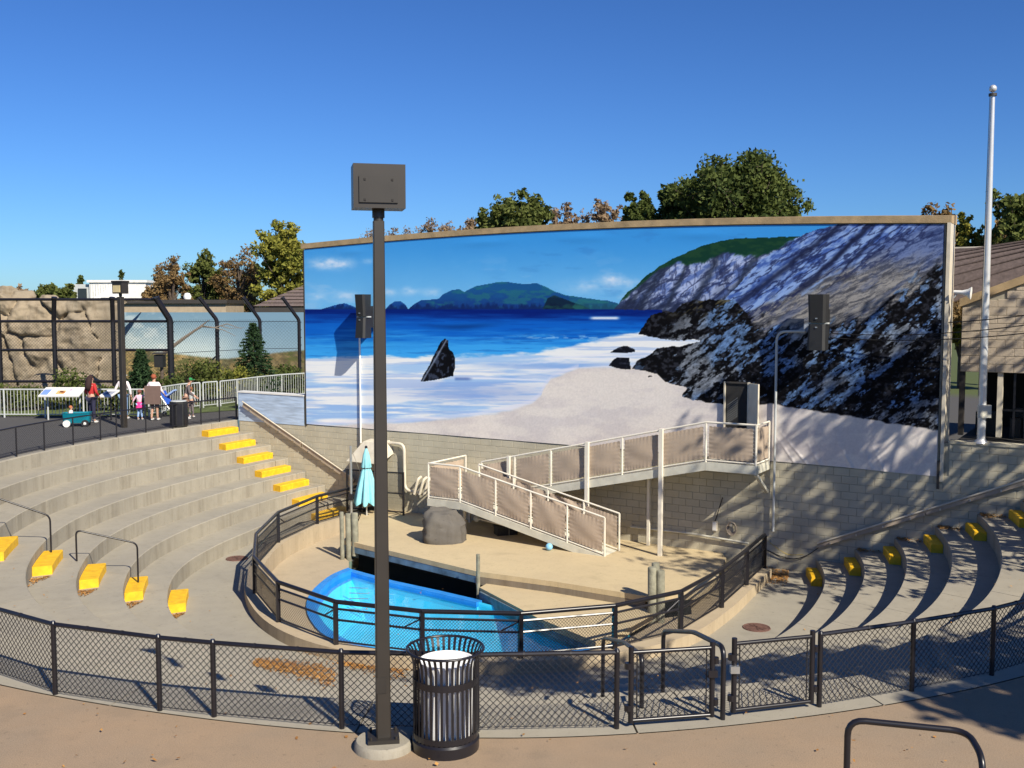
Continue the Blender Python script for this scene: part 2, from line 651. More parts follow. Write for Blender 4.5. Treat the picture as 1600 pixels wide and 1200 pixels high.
def ring_of(fn_in, fn_out, z, mb=None, t0=110, t1=365, step=1.0):
    mb = mb or MB()
    th = t0
    while th < t1 - 1e-6:
        a, b_ = th, min(th + step, t1)
        ia, ib, oa, ob_ = fn_in(a), fn_in(b_), fn_out(a), fn_out(b_)
        if ia < oa - 0.01 or ib < ob_ - 0.01:
            mb.add([pol(a, ia, z), pol(a, max(ia, oa), z), pol(b_, max(ib, ob_), z), pol(b_, ib, z)], [(0, 1, 2, 3)])
        th += step
    return mb


# ground sheet: everything outside the bowl and behind the wall, out to the horizon
def ground_in(th):
    t = th if th >= 110 else th + 360
    if 136 <= t <= 334:
        return ring_r(0, t) + strip_w(t)
    w = wall_r(th, -0.25)
    if 110 <= t <= 365:
        return min(max(ring_r(0, t) + strip_w(t), 0), w) if t < 150 or t > 320 else ring_r(0, t) + strip_w(t)
    return w


g = MB()
rad = [0, 3, 8, 20, 60, 200, 700, 2500]
for i in range(360):
    for j in range(len(rad) - 1):
        q = []
        for th, rr in ((i, rad[j]), (i, rad[j + 1]), (i + 1, rad[j + 1]), (i + 1, rad[j])):
            q.append(pol(th, ground_in(th % 360) + rr, 0.0))
        g.add(q, [(0, 1, 2, 3)])
# paving mixes from brown aggregate on the near walkway to grey asphalt on the far path
gm = concrete('paving', (0.46, 0.32, 0.20), (0.35, 0.27, 0.19), 0.4, 0.45, False)
N_, L_ = gm.node_tree.nodes, gm.node_tree.links
geo_ = N_.new('ShaderNodeNewGeometry')
sp_ = N_.new('ShaderNodeSeparateXYZ')
L_.new(geo_.outputs['Position'], sp_.inputs[0])
mr_ = N_.new('ShaderNodeMapRange')
mr_.inputs['From Min'].default_value = 18.0
mr_.inputs['From Max'].default_value = 22.0
L_.new(sp_.outputs[1], mr_.inputs['Value'])
pb = N_['Principled BSDF']
src = pb.inputs['Base Color'].links[0].from_socket
mxx = N_.new('ShaderNodeMix')
mxx.data_type = 'RGBA'
L_.new(mr_.outputs[0], mxx.inputs[0])
L_.new(src, mxx.inputs[6])
mxx.inputs[7].default_value = (0.085, 0.082, 0.08, 1)
# rough grass takes over well beyond the paving
vd_ = N_.new('ShaderNodeVectorMath')
vd_.operation = 'DISTANCE'
vd_.inputs[1].default_value = (-2, 22, 0)
L_.new(geo_.outputs['Position'], vd_.inputs[0])
gr_ = N_.new('ShaderNodeMapRange')
gr_.inputs['From Min'].default_value = 33.0
gr_.inputs['From Max'].default_value = 36.0
L_.new(vd_.outputs['Value'], gr_.inputs['Value'])
mxg = N_.new('ShaderNodeMix')
mxg.data_type = 'RGBA'
L_.new(gr_.outputs[0], mxg.inputs[0])
L_.new(mxx.outputs[2], mxg.inputs[6])
mxg.inputs[7].default_value = (0.085, 0.105, 0.035, 1)
L_.new(mxg.outputs[2], pb.inputs['Base Color'])
g.build('ground', gm, kind='structure')

# tiers: level k has its lip on ring k; each is cast in segments with open joints
seg_deg = 9.0
for k in range(7):
    root = bpy.data.objects.new('concrete_tier', None)
    COL.objects.link(root)
    root['kind'] = 'structure'
    ORIGIN[root] = Vector((0, 0, 0))
    z = -RISE * k
    t = 121.0 + (k * 3.1) % 5
    while t < 362:
        t1 = t + seg_deg
        mb = MB()
        n = 9
        top_i, top_o, bot_i = [], [], []
        ok = True
        for i in range(n + 1):
            gap = 0.012 / 10
            th = t + (t1 - t) * i / n
            if i == 0:
                th += 0.035
            if i == n:
                th -= 0.035
            ri = ring_r(k, th)
            ro = ring_r(k - 1, th) + 0.05 if k else ring_r(0, th) + strip_w(th) + 0.02
            w = wall_r(th)
            if ri >= w:
                continue
            top_i.append(pol(th, ri, z))
            top_o.append(pol(th, min(ro, w), z))
            bot_i.append(pol(th, ri, z - RISE - 0.05))
        m_ = len(top_i)
        if m_ > 1:
            bev = 0.018
            lip = [tuple(Vector(p) + Vector((0, 0, -bev))) for p in top_i]
            lip2 = [tuple(Vector(a) + (Vector(o) - Vector(a)).normalized() * bev) if (Vector(o) - Vector(a)).length > 0.05 else a for a, o in zip(top_i, top_o)]
            bot_o = [(p[0], p[1], z - RISE - 0.05) for p in top_o]
            vs = lip2 + top_o + lip + bot_i + bot_o
            fs = []
            for i in range(m_ - 1):
                fs.append((i, m_ + i, m_ + i + 1, i + 1))
                fs.append((2 * m_ + i, i, i + 1, 2 * m_ + i + 1))
                fs.append((3 * m_ + i, 2 * m_ + i, 2 * m_ + i + 1, 3 * m_ + i + 1))
            for e in (0, m_ - 1):
                fs.append((e, 2 * m_ + e, 3 * m_ + e, 4 * m_ + e, m_ + e) if e else (m_, 4 * m_, 3 * m_, 2 * m_, 0))
            mb.add(vs, fs)
            mb.build('tier_segment', M['concrete'], root)
        t = t1

# curb line that carries the pool fence
FP = [(-4.4, 34.2), (-4.95, 33.2), (-5.99, 31.3), (-6.62, 28.8), (-6.55, 26.0), (-6.0, 23.6), (-4.95, 21.4), (-3.48, 19.94), (-1.72, 19.3), (0.16, 19.15), (2.0, 19.67), (3.45, 20.67), (4.65, 22.45), (5.62, 24.3), (6.45, 25.95)]


def dense_line(pts, n=6):
    out = []
    P = [Vector((*p, 0)) for p in pts]
    for i in range(len(P) - 1):
        p0, p1, p2, p3 = P[max(i - 1, 0)], P[i], P[i + 1], P[min(i + 2, len(P) - 1)]
        for j in range(n):
            t = j / n
            q = 0.5 * ((2 * p1) + (p2 - p0) * t + (2 * p0 - 5 * p1 + 4 * p2 - p3) * t * t + (3 * p1 - p0 - 3 * p2 + p3) * t ** 3)
            out.append((q.x, q.y))
    out.append(pts[-1])
    return out


CURVE = dense_line(FP)


def offset_line(pts, d):
    out = []
    for i in range(len(pts)):
        a, b_ = Vector(pts[max(i - 1, 0)]), Vector(pts[min(i + 1, len(pts) - 1)])
        t = (b_ - a).normalized()
        out.append((pts[i][0] + t.y * d, pts[i][1] - t.x * d))
    return out


c_out = offset_line(CURVE, -0.2)      # away from the pool
c_in = offset_line(CURVE, 0.16)
cx = sum(p[0] for p in CURVE) / len(CURVE)
if Vector(c_out[30]).length < 0:
    pass
# make sure c_out is the outer one
if (Vector(c_out[40]) - Vector(CEN)).length < (Vector(c_in[40]) - Vector(CEN)).length:
    c_out, c_in = offset_line(CURVE, 0.2), offset_line(CURVE, -0.16)
# floor sheet between lowest tier and curb (one sheet, slopes nowhere)
mb = MB()
ring_of(lambda th: 2.0, lambda th: min(ring_r(6, th) + 0.05, wall_r(th)), FLOOR - 1.6, mb)
mb.build('basin_floor', M['dark'], kind='structure')
mb = MB()
fo = []
for th in [121 + i for i in range(240)]:
    r_ = min(ring_r(6, th) + 0.05, wall_r(th))
    fo.append(pol(th, r_, 0)[:2])
outer = fo
inner = offset_line(CURVE, 0.0)


def fill(loops, z):
    bm = bmesh.new()
    es = []
    for lp in loops:
        vs = [bm.verts.new((p[0], p[1], z)) for p in lp]
        for i in range(len(vs)):
            es.append(bm.edges.new((vs[i], vs[(i + 1) % len(vs)])))
    bmesh.ops.triangle_fill(bm, edges=es, use_beauty=True, normal=(0, 0, 1))
    bm.verts.index_update()
    V = [tuple(v.co) for v in bm.verts]
    F = []
    for f in bm.faces:
        idx = [v.index for v in f.verts]
        if f.normal.z < 0:
            idx = idx[::-1]
        F.append(tuple(idx))
    bm.free()
    return V, F


def resample(pts, n):
    P = np.array([p[:2] for p in pts])
    d = np.concatenate([[0], np.cumsum(np.hypot(*(P[1:] - P[:-1]).T))])
    t = np.linspace(0, d[-1], n)
    return np.stack([np.interp(t, d, P[:, 0]), np.interp(t, d, P[:, 1])], 1)


ro_ = resample([p for p in outer if True], 120)
ri_ = resample([W(2.2, -0.05, 0)] + CURVE + [W(16.6, -0.05, 0)], 120)
mb = MB()
mb.add([(*p, FLOOR) for p in ro_] + [(*p, FLOOR) for p in ri_], [(i, 120 + i, 121 + i, i + 1) for i in range(119)])
mb.build('lower_floor', M['floor'], kind='structure')

mb = MB()
n = len(CURVE)
vs = []
for p, q in zip(c_out, c_in):
    vs += [(*p, FLOOR - 0.05), (*p, CURB), (*q, CURB), (*q, DECK - 0.3)]
fs = []
for i in range(n - 1):
    a, c = i * 4, (i + 1) * 4
    for j in range(3):
        fs.append((a + j, c + j, c + j + 1, a + j + 1))
fs += [(0, 1, 2, 3), ((n - 1) * 4 + 3, (n - 1) * 4 + 2, (n - 1) * 4 + 1, (n - 1) * 4)]
mb.add(vs, fs).build('curb', M['deck'], kind='structure')

# ------------------------------------------------------------------ pool, channel, stage
POOL = [(-4.46, 27.71), (-4.74, 27.1), (-4.9, 26.4), (-5.0, 25.3), (-4.9, 24.2), (-4.62, 23.17), (-4.15, 22.1), (-3.5, 21.25), (-2.64, 20.76), (-1.6, 20.62), (-0.7, 20.6), (0.3, 20.62), (1.1, 20.72), (1.75, 20.9)]
STG = [(-4.83, 29.12), (-0.89, 25.59), (1.09, 24.59), (3.1, 23.35)]
RIM_END = (-0.80, 24.68)
pool_d = dense_line(POOL, 3)
# deck polygon outside the pool, inside the curb
deck_poly = [p for p in c_in] + [W(15.9, -0.05, 0)[:2], W(14.0, -0.05, 0)[:2], (4.2, 23.6), (3.3, 23.2), (2.9, 22.4), (2.2, 21.4)] + pool_d[::-1] + [(-4.6, 28.6), (-4.83, 29.12), (-4.4, 31.0), W(2.7, -0.05, 0)[:2], W(2.2, -0.05, 0)[:2]]
V_, F_ = fill([deck_poly], DECK)
MB().add(V_, F_).build('pool_deck', M['deck'], kind='structure')

WATER = -3.12
pool_root = bpy.data.objects.new('pool', None)
COL.objects.link(pool_root)
pool_root['kind'] = 'structure'
ORIGIN[pool_root] = Vector((0, 0, 0))
far = [(-4.46, 27.71), (-3.18, 26.52), (-1.94, 25.59), RIM_END]
pin = pool_d + [(2.7, 22.0), (0.6, 23.4)] + far[1:][::-1]
cxp, cyp = -1.6, 23.2
bot = [(cxp + (p[0] - cxp) * 0.80, cyp + (p[1] - cyp) * 0.80) for p in pin]
n = len(pin)
mb = MB()
vs = [(*p, DECK - 0.02) for p in pin] + [(*p, -4.15) for p in bot]
fs = [(i, n + i, n + (i + 1) % n, (i + 1) % n) for i in range(n)]
mb.add(vs, [f[::-1] for f in fs])
V_, F_ = fill([bot], -4.15)
mb.add(V_, F_)
mb.build('pool_shell', M['pool'], pool_root)
# rim
mb = MB()
po = offset_line(pool_d, 0.0)
c_ = Vector((cxp, cyp))


def toward(p, d):
    v = (c_ - Vector(p)).normalized()
    return (p[0] + v.x * d, p[1] + v.y * d)


vs, fs = [], []
for p in pool_d:
    a, b2 = toward(p, -0.03), toward(p, 0.22)
    vs += [(*a, DECK - 0.1), (*a, DECK + 0.05), (*b2, DECK + 0.05), (*b2, DECK - 0.32)]
for i in range(len(pool_d) - 1):
    for j in range(3):
        fs.append((i * 4 + j, i * 4 + j + 1, (i + 1) * 4 + j + 1, (i + 1) * 4 + j))
mb.add(vs, fs).build('pool_rim', M['rim'], pool_root)
mb = MB()
mc = MB()
for i in range(3):
    p, q = far[i], far[i + 1]
    mb.beam((*p, DECK - 0.58), (*q, DECK - 0.58), 0.17, 0.9 + 0.004 * i)
    mc.beam((*p, DECK - 0.07), (*q, DECK - 0.07), 0.21, 0.12 + 0.004 * i)
mb.build('dividing_wall', M['pool'], pool_root)
mc.build('dividing_cap', M['rim'], pool_root)
# recessed climbing rungs on the far left end
mb = MB()
for i in range(5):
    zz = DECK - 0.16 - i * 0.14
    p = Vector((-4.05, 26.75, zz))
    mb.tube([p + Vector((-0.2, -0.3, 0)), p + Vector((0.3, -0.35 + 0.0, 0))], 0.014, 6)
mb.build('rung', M['steel'], pool_root)
MB().add([(-6, 19.8, WATER), (5, 19.8, WATER), (5, 30, WATER), (-6, 30, WATER)], [(0, 1, 2, 3)]) if False else None
wp = pool_d + [(2.3, 21.6), (3.0, 22.6), (3.2, 23.6), (1.2, 25.2), (-0.8, 26.4), (-4.5, 29.6), (-4.7, 28.4)]
V_, F_ = fill([wp], WATER)
MB().add(V_, F_).build('water', M['water'], kind='structure')
# near-black sheets stand in for the dark void under the stage front
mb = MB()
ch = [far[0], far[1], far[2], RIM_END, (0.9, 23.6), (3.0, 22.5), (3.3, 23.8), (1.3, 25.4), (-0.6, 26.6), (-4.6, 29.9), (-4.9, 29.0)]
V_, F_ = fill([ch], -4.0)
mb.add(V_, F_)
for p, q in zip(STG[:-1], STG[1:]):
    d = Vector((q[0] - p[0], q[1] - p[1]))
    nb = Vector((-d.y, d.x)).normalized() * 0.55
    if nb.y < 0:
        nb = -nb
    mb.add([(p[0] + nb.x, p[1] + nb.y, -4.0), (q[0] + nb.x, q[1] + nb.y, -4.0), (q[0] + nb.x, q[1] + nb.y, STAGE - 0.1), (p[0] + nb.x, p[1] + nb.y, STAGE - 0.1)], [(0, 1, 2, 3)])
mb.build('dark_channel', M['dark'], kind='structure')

stage_root = bpy.data.objects.new('stage', None)
COL.objects.link(stage_root)
stage_root['kind'] = 'structure'
ORIGIN[stage_root] = Vector((0, 0, 0))
stage_poly = STG + [(4.4, 23.55), (5.15, 25.2), (5.7, 27.0), W(15.0, -0.05, 0)[:2], W(2.5, -0.05, 0)[:2], (-4.75, 31.2)]
MB().prism(stage_poly, STAGE - 0.13, STAGE).build('stage_slab', M['stage'], stage_root)
mb = MB()
# bull nosed front beam, blue on the left half where the pool paint runs up it
for (p, q) in ((STG[0], STG[1]),):
    mb.beam((p[0] + 0.04, p[1] + 0.04, STAGE - 0.22), (q[0] + 0.04, q[1] + 0.04, STAGE - 0.22), 0.1, 0.17)
mb.build('front_beam', mat('faded blue beam', (0.11, 0.20, 0.29), 0.6, var=0.45, scale=3), stage_root)
mb = MB()
mb.beam((STG[1][0], STG[1][1] + 0.05, STAGE - 0.235), (STG[2][0], STG[2][1] + 0.05, STAGE - 0.235), 0.1, 0.2)
mb.beam((STG[2][0], STG[2][1] + 0.05, STAGE - 0.237), (STG[3][0], STG[3][1] + 0.05, STAGE - 0.237), 0.1, 0.2)
mb.build('edge_board', M['stage_edge'], stage_root)
# haul out slab that runs from the middle post towards the right
slab = [(-0.85, 25.12), (0.57, 22.62), (1.72, 20.92), (2.3, 21.55), (3.15, 22.75), (1.1, 24.45), (-0.5, 25.3)]
slab = [(-0.80, 25.1), (0.57, 22.6), (1.74, 20.95), (2.32, 21.55), (3.2, 22.9), (3.0, 23.5), (1.2, 24.8), (-0.6, 25.55)]
so = bpy.data.objects.new('haul_out_slab', None)
COL.objects.link(so)
so['kind'] = 'structure'
ORIGIN[so] = Vector((0, 0, 0))
MB().prism(slab, -2.98, -2.83).build('slab_top', M['stage'], so)
mb = MB()
mb.beam((-0.76, 25.0, -3.05), (0.62, 22.63, -3.05), 0.12, 0.3)
mb.beam((0.62, 22.63, -3.05), (1.78, 21.02, -3.05), 0.12, 0.304)
mb.build('slab_edge', mat('stained blue edge', (0.13, 0.17, 0.20), 0.6, var=0.5, scale=4), so)

# ------------------------------------------------------------------ mural wall, its blocks and coping
def wall_top(a):
    t = min(max(a / 20.5, 0), 1)
    return 6.09 + 0.26 * 4 * t * (1 - t) * 0.95


wall = thing('mural_wall', W(10, 0, FLOOR), 'long painted block wall that carries the beach picture, with timber fascia on top', 'wall')
mb = MB()


def wbox(mb, a0, a1, o0, o1, z0, z1):
    c = W((a0 + a1) / 2, (o0 + o1) / 2, (z0 + z1) / 2)
    return mb.obox(c, (WD[0] * (a1 - a0) / 2, WD[1] * (a1 - a0) / 2, 0), (WN[0] * (o1 - o0) / 2, WN[1] * (o1 - o0) / 2, 0), (0, 0, (z1 - z0) / 2))


wbox(mb, -3.3, 27, -0.3, -0.009, -3.3, 0.05)
wbox(mb, -3.3, -0.01, -0.295, -0.011, 0.05, 1.0)
na = 24
for i in range(na):
    a0, a1 = 20.5 * i / na, 20.5 * (i + 1) / na
    c = [W(a0, -0.02, 0.05), W(a1, -0.02, 0.05), W(a1, -0.02, wall_top(a1)), W(a0, -0.02, wall_top(a0)), W(a0, -0.6, 0.05), W(a1, -0.6, 0.05), W(a1, -0.6, wall_top(a1)), W(a0, -0.6, wall_top(a0))]
    mb.add(c, [(0, 1, 2, 3), (5, 4, 7, 6), (3, 2, 6, 7)] + ([(4, 0, 3, 7)] if i == 0 else []) + ([(1, 5, 6, 2)] if i == na - 1 else []))
wbox(mb, 20.56, 27, -0.297, -0.012, 0.05, 0.84)
mb.build('wall_core', M['mortar'], wall)
mb = MB()
for i in range(12):
    a0, a1 = -0.12 + 20.74 * i / 12, -0.12 + 20.74 * (i + 1) / 12
    p = [W(a, o, wall_top(a) + dz) for o, dz in ((0.055, 0.0), (0.055, 0.17), (-0.75, 0.24), (-0.75, 0.0)) for a in (a0, a1)]
    mb.add(p, [(0, 1, 3, 2), (2, 3, 5, 4), (4, 5, 7, 6), (6, 7, 1, 0), (0, 2, 4, 6), (1, 7, 5, 3)])
mb.build('fascia', M['fascia'], wall)
mb = MB()
wbox(mb, 20.53, 20.61, -0.6, 0.06, -0.1, 6.1)
mb.build('corner_trim', M['trim'], wall)
mb = MB()
wbox(mb, 20.47, 20.527, 0.03, 0.09, -0.28, 0.4)
wbox(mb, -0.05, 0.0, 0.0, 0.035, 0.0, 6.05)
mb.build('end_batten', M['darkstrip'], wall)
mb = MB()
wbox(mb, 20.7, 27, -0.36, 0.03, 0.84, 0.9)
mb.build('coping', M['block'], wall)


def tread_level(a, o=0.1):
    """height of the seating or floor right in front of the wall at distance a along it"""
    p = W(a, o, 0)
    dx, dy = p[0] - CEN[0], p[1] - CEN[1]
    th = math.degrees(math.atan2(dy, dx)) % 360
    if th < 110:
        th += 360
    r_ = math.hypot(dx, dy)
    if 2.8 < a < 14.7:
        return STAGE
    lev = FLOOR
    for k in range(6, -1, -1):
        if r_ >= ring_r(k, min(th, 370)):
            lev = -RISE * k
    return lev


def make_block_meshes(w, h, d):
    bm_ = MB()
    b_ = 0.006
    hw, hh = w / 2, h / 2
    vs = []
    for (s, dd) in ((0, 0.0), (0, d - b_), (b_, d)):
        for sx, sz in ((-1, -1), (1, -1), (1, 1), (-1, 1)):
            u, z_ = sx * (hw - s), sz * (hh - s)
            vs.append((WD[0] * u + WN[0] * dd, WD[1] * u + WN[1] * dd, z_))
    fs = [(8, 9, 10, 11)]
    for l in (0, 4):
        for i in range(4):
            fs.append((l + i, l + (i + 1) % 4, l + 4 + (i + 1) % 4, l + 4 + i))
    me = bpy.data.meshes.new('block')
    me.from_pydata(vs, [], fs)
    return me


def lay_blocks(parent, off, rows, limit, matr, special=None):
    """rows: list of (z_bottom, a_start, a_end, shift); the nearest blocks are single objects, the rest one mesh"""
    items = []
    for (z0, a0, a1, sh) in rows:
        a = math.floor((a0 - sh) / 0.4) * 0.4 + sh
        while a < a1 - 0.02:
            s, e = max(a, a0), min(a + 0.4, a1)
            if e - s > 0.04 and z0 + 0.2 > tread_level((s + e) / 2) - 0.05:
                items.append((s, e, z0))
            a += 0.4
    def d2(it):
        p = W((it[0] + it[1]) / 2, off, it[2])
        vis = it[0] < 22.6
        return (0 if vis else 1, p[0] ** 2 + p[1] ** 2)
    items.sort(key=d2)
    cache = {}
    rest = MB()
    for i, (s, e, z0) in enumerate(items):
        w = round(e - s - 0.007, 3)
        c = W((s + e) / 2, off - 0.012, z0 + 0.1)
        if i < limit:
            m_ = matr if special is None else (special((s + e) / 2, z0) or matr)
            key = (w, m_.name)
            if key not in cache:
                cache[key] = make_block_meshes(w, 0.193, 0.017)
                cache[key].materials.append(m_)
            ob = bpy.data.objects.new('block', cache[key])
            COL.objects.link(ob)
            ob.parent = parent
            ob.location = Vector(c) - ORIGIN[parent]
        else:
            me = make_block_meshes(w, 0.193, 0.017) if (w, 'v') not in cache else cache[(w, 'v')]
            cache[(w, 'v')] = me
            rest.add([(v.co.x + c[0], v.co.y + c[1], v.co.z + c[2]) for v in me.vertices], [tuple(p.vertices) for p in me.polygons])
    if rest.v:
        o = rest.build('block_courses', matr, parent)
        o['kind'] = 'stuff'


rows = []
for i in range(15):
    rows.append((0.04 - 0.2 * (i + 1), -3.3, 27, 0.2 * (i % 2)))
for i in range(4):
    rows.append((0.04 + 0.2 * i, 20.72, 27, 0.2 * ((i + 1) % 2)))
lay_blocks(wall, 0.0, rows, 300, M['block'])
# low end of the wall, painted as sea
mb = MB()
M['seapaint'] = mat('pale blue brushed paint', (0.42, 0.53, 0.68), 0.7, var=0.25, scale=3)
nt = M['seapaint'].node_tree
mp = nt.nodes.new('ShaderNodeMapping')
mp.inputs['Scale'].default_value = (0.5, 0.5, 5)
ns_ = [x for x in nt.nodes if x.type == 'TEX_NOISE'][0]
gg = [x for x in nt.nodes if x.type == 'NEW_GEOMETRY'][0]
nt.links.new(gg.outputs['Position'], mp.inputs['Vector'])
nt.links.new(mp.outputs[0], ns_.inputs['Vector'])
wbox(mb, -3.32, -0.12, 0.013, 0.02, 0.0, 1.02)
mb.build('painted_panel', M['seapaint'], wall)
mb = MB()
wbox(mb, -3.36, -0.11, -0.32, 0.04, 1.02, 1.07)
mb.build('low_coping', M['white'], wall)

# ------------------------------------------------------------------ the printed beach picture
rng = np.random.RandomState(7)


def vnoise(x, y, seed):
    rs = np.random.RandomState(seed)
    T = rs.rand(256, 256)
    xi, yi = np.floor(x).astype(int), np.floor(y).astype(int)
    fx, fy = x - xi, y - yi
    fx, fy = fx * fx * (3 - 2 * fx), fy * fy * (3 - 2 * fy)
    a, b_ = T[yi % 256, xi % 256], T[yi % 256, (xi + 1) % 256]
    c, d = T[(yi + 1) % 256, xi % 256], T[(yi + 1) % 256, (xi + 1) % 256]
    return (a * (1 - fx) + b_ * fx) * (1 - fy) + (c * (1 - fx) + d * fx) * fy


def fbm(x, y, seed, oct=5, gain=0.55):
    s, amp, tot = 0, 1.0, 0
    for i in range(oct):
        s = s + amp * vnoise(x * 2 ** i + 17.3 * i, y * 2 ** i + 9.1 * i, seed + i)
        tot += amp
        amp *= gain
    return s / tot


def inside(px, py, poly):
    res = np.zeros(px.shape, bool)
    n = len(poly)
    for i in range(n):
        x0, y0 = poly[i]
        x1, y1 = poly[(i + 1) % n]
        if y0 == y1:
            continue
        c = ((y0 > py) != (y1 > py)) & (px < (x1 - x0) * (py - y0) / (y1 - y0) + x0)
        res ^= c
    return res


def sstep(a, b_, x):
    t = np.clip((x - a) / (b_ - a), 0, 1)
    return t * t * (3 - 2 * t)


def paint_beach(X, Y):
    """X, Y: layout coordinates of the picture; returns linear rgb"""
    def C(r, g_, b_):
        return np.array([r, g_, b_], float)
    img = np.zeros(X.shape + (3,))

    def put(mask, col):
        m_ = np.clip(mask, 0, 1)[..., None]
        img[:] = img * (1 - m_) + col * m_

    def lerp(a, b_, t):
        return a * (1 - t[..., None]) + b_ * t[..., None]
    wob = (fbm(X / 14, Y / 14, 3, 4) - 0.5)
    # sky
    t = sstep(360, 480, Y + wob * 6)
    img[:] = lerp(C(58, 148, 222), C(112, 184, 234), t)
    cl = fbm(X / 55, Y / 16, 11, 5)
    put(sstep(0.56, 0.72, cl) * sstep(380, 455, Y) * 0.30, C(175, 205, 235))
    put(sstep(0.58, 0.75, fbm(X / 60, Y / 14, 21, 5)) * 0.28 * sstep(700, 900, X), C(52, 118, 190))
    for cx_, cy_, sx, sy, am in ((517, 412, 28, 8, 0.95), (530, 413, 16, 6, 0.6), (955, 437, 20, 7, 0.75), (975, 443, 28, 9, 0.4), (575, 408, 8, 4, 0.4), (607, 457, 12, 6, 0.5), (640, 455, 14, 6, 0.5), (675, 457, 12, 6, 0.5), (540, 462, 18, 7, 0.45), (497, 464, 14, 6, 0.45), (912, 448, 34, 10, 0.35)):
        d = ((X - cx_) / sx) ** 2 + ((Y - cy_) / sy) ** 2
        put(np.exp(-d) * am * np.clip(0.2 + 1.7 * fbm(X / 12, Y / 7, 31, 4) - 0.2, 0, 1.2), C(222, 230, 244))
    # islands
    isl = fbm(X / 20, Y / 8, 41, 5)
    for poly, top, low in (
        ([(500, 484), (520, 478), (533, 475), (541, 474), (552, 478), (566, 484)], C(34, 98, 172), C(26, 74, 150)),
        ([(602, 484), (610, 476), (618, 471), (627, 471), (634, 476), (639, 484)], C(30, 90, 160), C(24, 68, 140)),
        ([(638, 484), (648, 475), (658, 469), (686, 467), (694, 459), (708, 453), (718, 452), (726, 456), (745, 447), (760, 444), (772, 442), (785, 440), (801, 442), (820, 444), (838, 442), (852, 447), (868, 456), (890, 462), (920, 466), (950, 470), (966, 474), (966, 484)], C(26, 84, 140), C(22, 60, 130))):
        ins = inside(X, Y + wob * 2, poly)
        tt = sstep(448, 482, Y + (isl - 0.5) * 30)
        put(ins * 1.0, lerp(top, low, tt))
        put(ins * sstep(0.5, 0.68, isl) * 0.6, C(40, 116, 120))
        put(ins * sstep(474, 482, Y + (fbm(X / 4, Y / 9, 45, 3) - 0.5) * 16) * 0.75, C(14, 34, 84))
    put(inside(X, Y, [(848, 484), (856, 466), (866, 461), (880, 466), (895, 472), (915, 479), (925, 484)]) * 0.8, lerp(C(30, 66, 60), C(12, 26, 46), sstep(0.4, 0.6, isl)))
    put(inside(X, Y, [(895, 480), (905, 466), (950, 471), (966, 475), (966, 484), (900, 484)]) * 0.45, C(46, 120, 110))
    # sea
    sea = sstep(482.5, 484, Y)
    t = np.clip((Y - 483) / 72, 0, 1)
    st = fbm(X / 70, Y / 4.0, 51, 5)
    base = lerp(C(4, 30, 112), C(12, 96, 196), sstep(0.04, 0.35, t + (st - 0.5) * 0.25))
    base = lerp(base, C(58, 162, 236), sstep(0.36, 0.9, t + (st - 0.5) * 0.5))
    put(sea, base)
    put(sea * sstep(0.55, 0.72, fbm(X / 45, Y / 2.6, 55, 4)) * 0.3, C(10, 62, 150))
    put(np.exp(-((Y - 507 - 4 * np.sin((X - 640) / 42)) / 4.2) ** 2) * np.exp(-((X - 722) / 52) ** 2) * 0.75, C(8, 58, 128))
    put(np.exp(-((Y - 497) / 2.2) ** 2) * sstep(918, 930, X) * (1 - sstep(962, 972, X)), C(228, 238, 248))
    put(np.exp(-((Y - 527) / 3.0) ** 2) * sstep(0.5, 0.65, fbm(X / 16, Y / 3, 58, 4)) * sstep(720, 900, X) * 0.7, C(170, 212, 240))
    # surf and wet sand
    edge = np.interp(X, [470, 520, 600, 640, 700, 760, 830, 870, 900, 930, 985, 1010, 1100], [560, 556, 554, 556, 557, 553, 549, 544, 538, 531, 522, 517, 514])
    f = fbm(X / 26, Y / 6, 61, 5)
    sf = sstep(-2, 4, Y - edge + (f - 0.5) * 12)
    foam = lerp(C(236, 238, 238), C(166, 200, 236), sstep(0.45, 0.68, fbm(X / 90, Y / 7, 63, 5) + sstep(600, 650, Y) * 0.1))
    put(sf, foam)
    put(sf * sstep(0.5, 0.64, fbm((X + Y) / 120, Y / 4.5, 67, 4)) * 0.45, C(128, 166, 226))
    put(sf * np.exp(-((Y - 612 - 0.02 * (X - 700)) / 16) ** 2) * np.exp(-((X - 745) / 130) ** 2) * 0.5, C(126, 150, 208))
    put(sf * np.exp(-((Y - 571) / 5) ** 2) * sstep(700, 800, X) * 0.7, C(138, 174, 226))
    put(sf * np.exp(-((Y - 590 - (X - 740) * 0.04) / 1.6) ** 2) * sstep(690, 760, X) * 0.8, C(232, 234, 244))
    for yy in (560, 566, 579):
        put(sf * np.exp(-((Y - yy + (X - 850) * 0.06 + 4 * wob) / 1.5) ** 2) * sstep(760, 860, X) * 0.75, C(226, 230, 242))
    # dry sand
    sx_ = [470, 560, 640, 740, 800, 832, 846, 850, 862, 905, 985, 1060, 1150, 1250, 1490]
    sy_ = [668, 662, 660, 651, 641, 630, 618, 607, 592, 575, 573, 585, 600, 600, 600]
    sb = np.interp(X, sx_, sy_)
    sand = lerp(C(224, 216, 208), C(212, 204, 200), sstep(0.4, 0.65, fbm(X / 40, Y / 14, 71, 5)))
    sand = sand * (0.97 + 0.06 * vnoise(X / 1.7, Y / 1.7, 73))[..., None]
    put(sstep(-3, 3, Y - sb + (f - 0.5) * 4), sand)
    put(np.exp(-((Y - sb + 4) / 3.0) ** 2) * 0.5 * (X < 905), C(222, 220, 236))
    # sea stack
    st_poly = [(657, 596), (662, 585), (668, 576), (676, 560), (684, 545), (689, 532), (695, 528), (700, 531), (702, 545), (708, 550), (711, 560), (712, 574), (709, 588), (697, 590), (684, 592), (668, 595)]
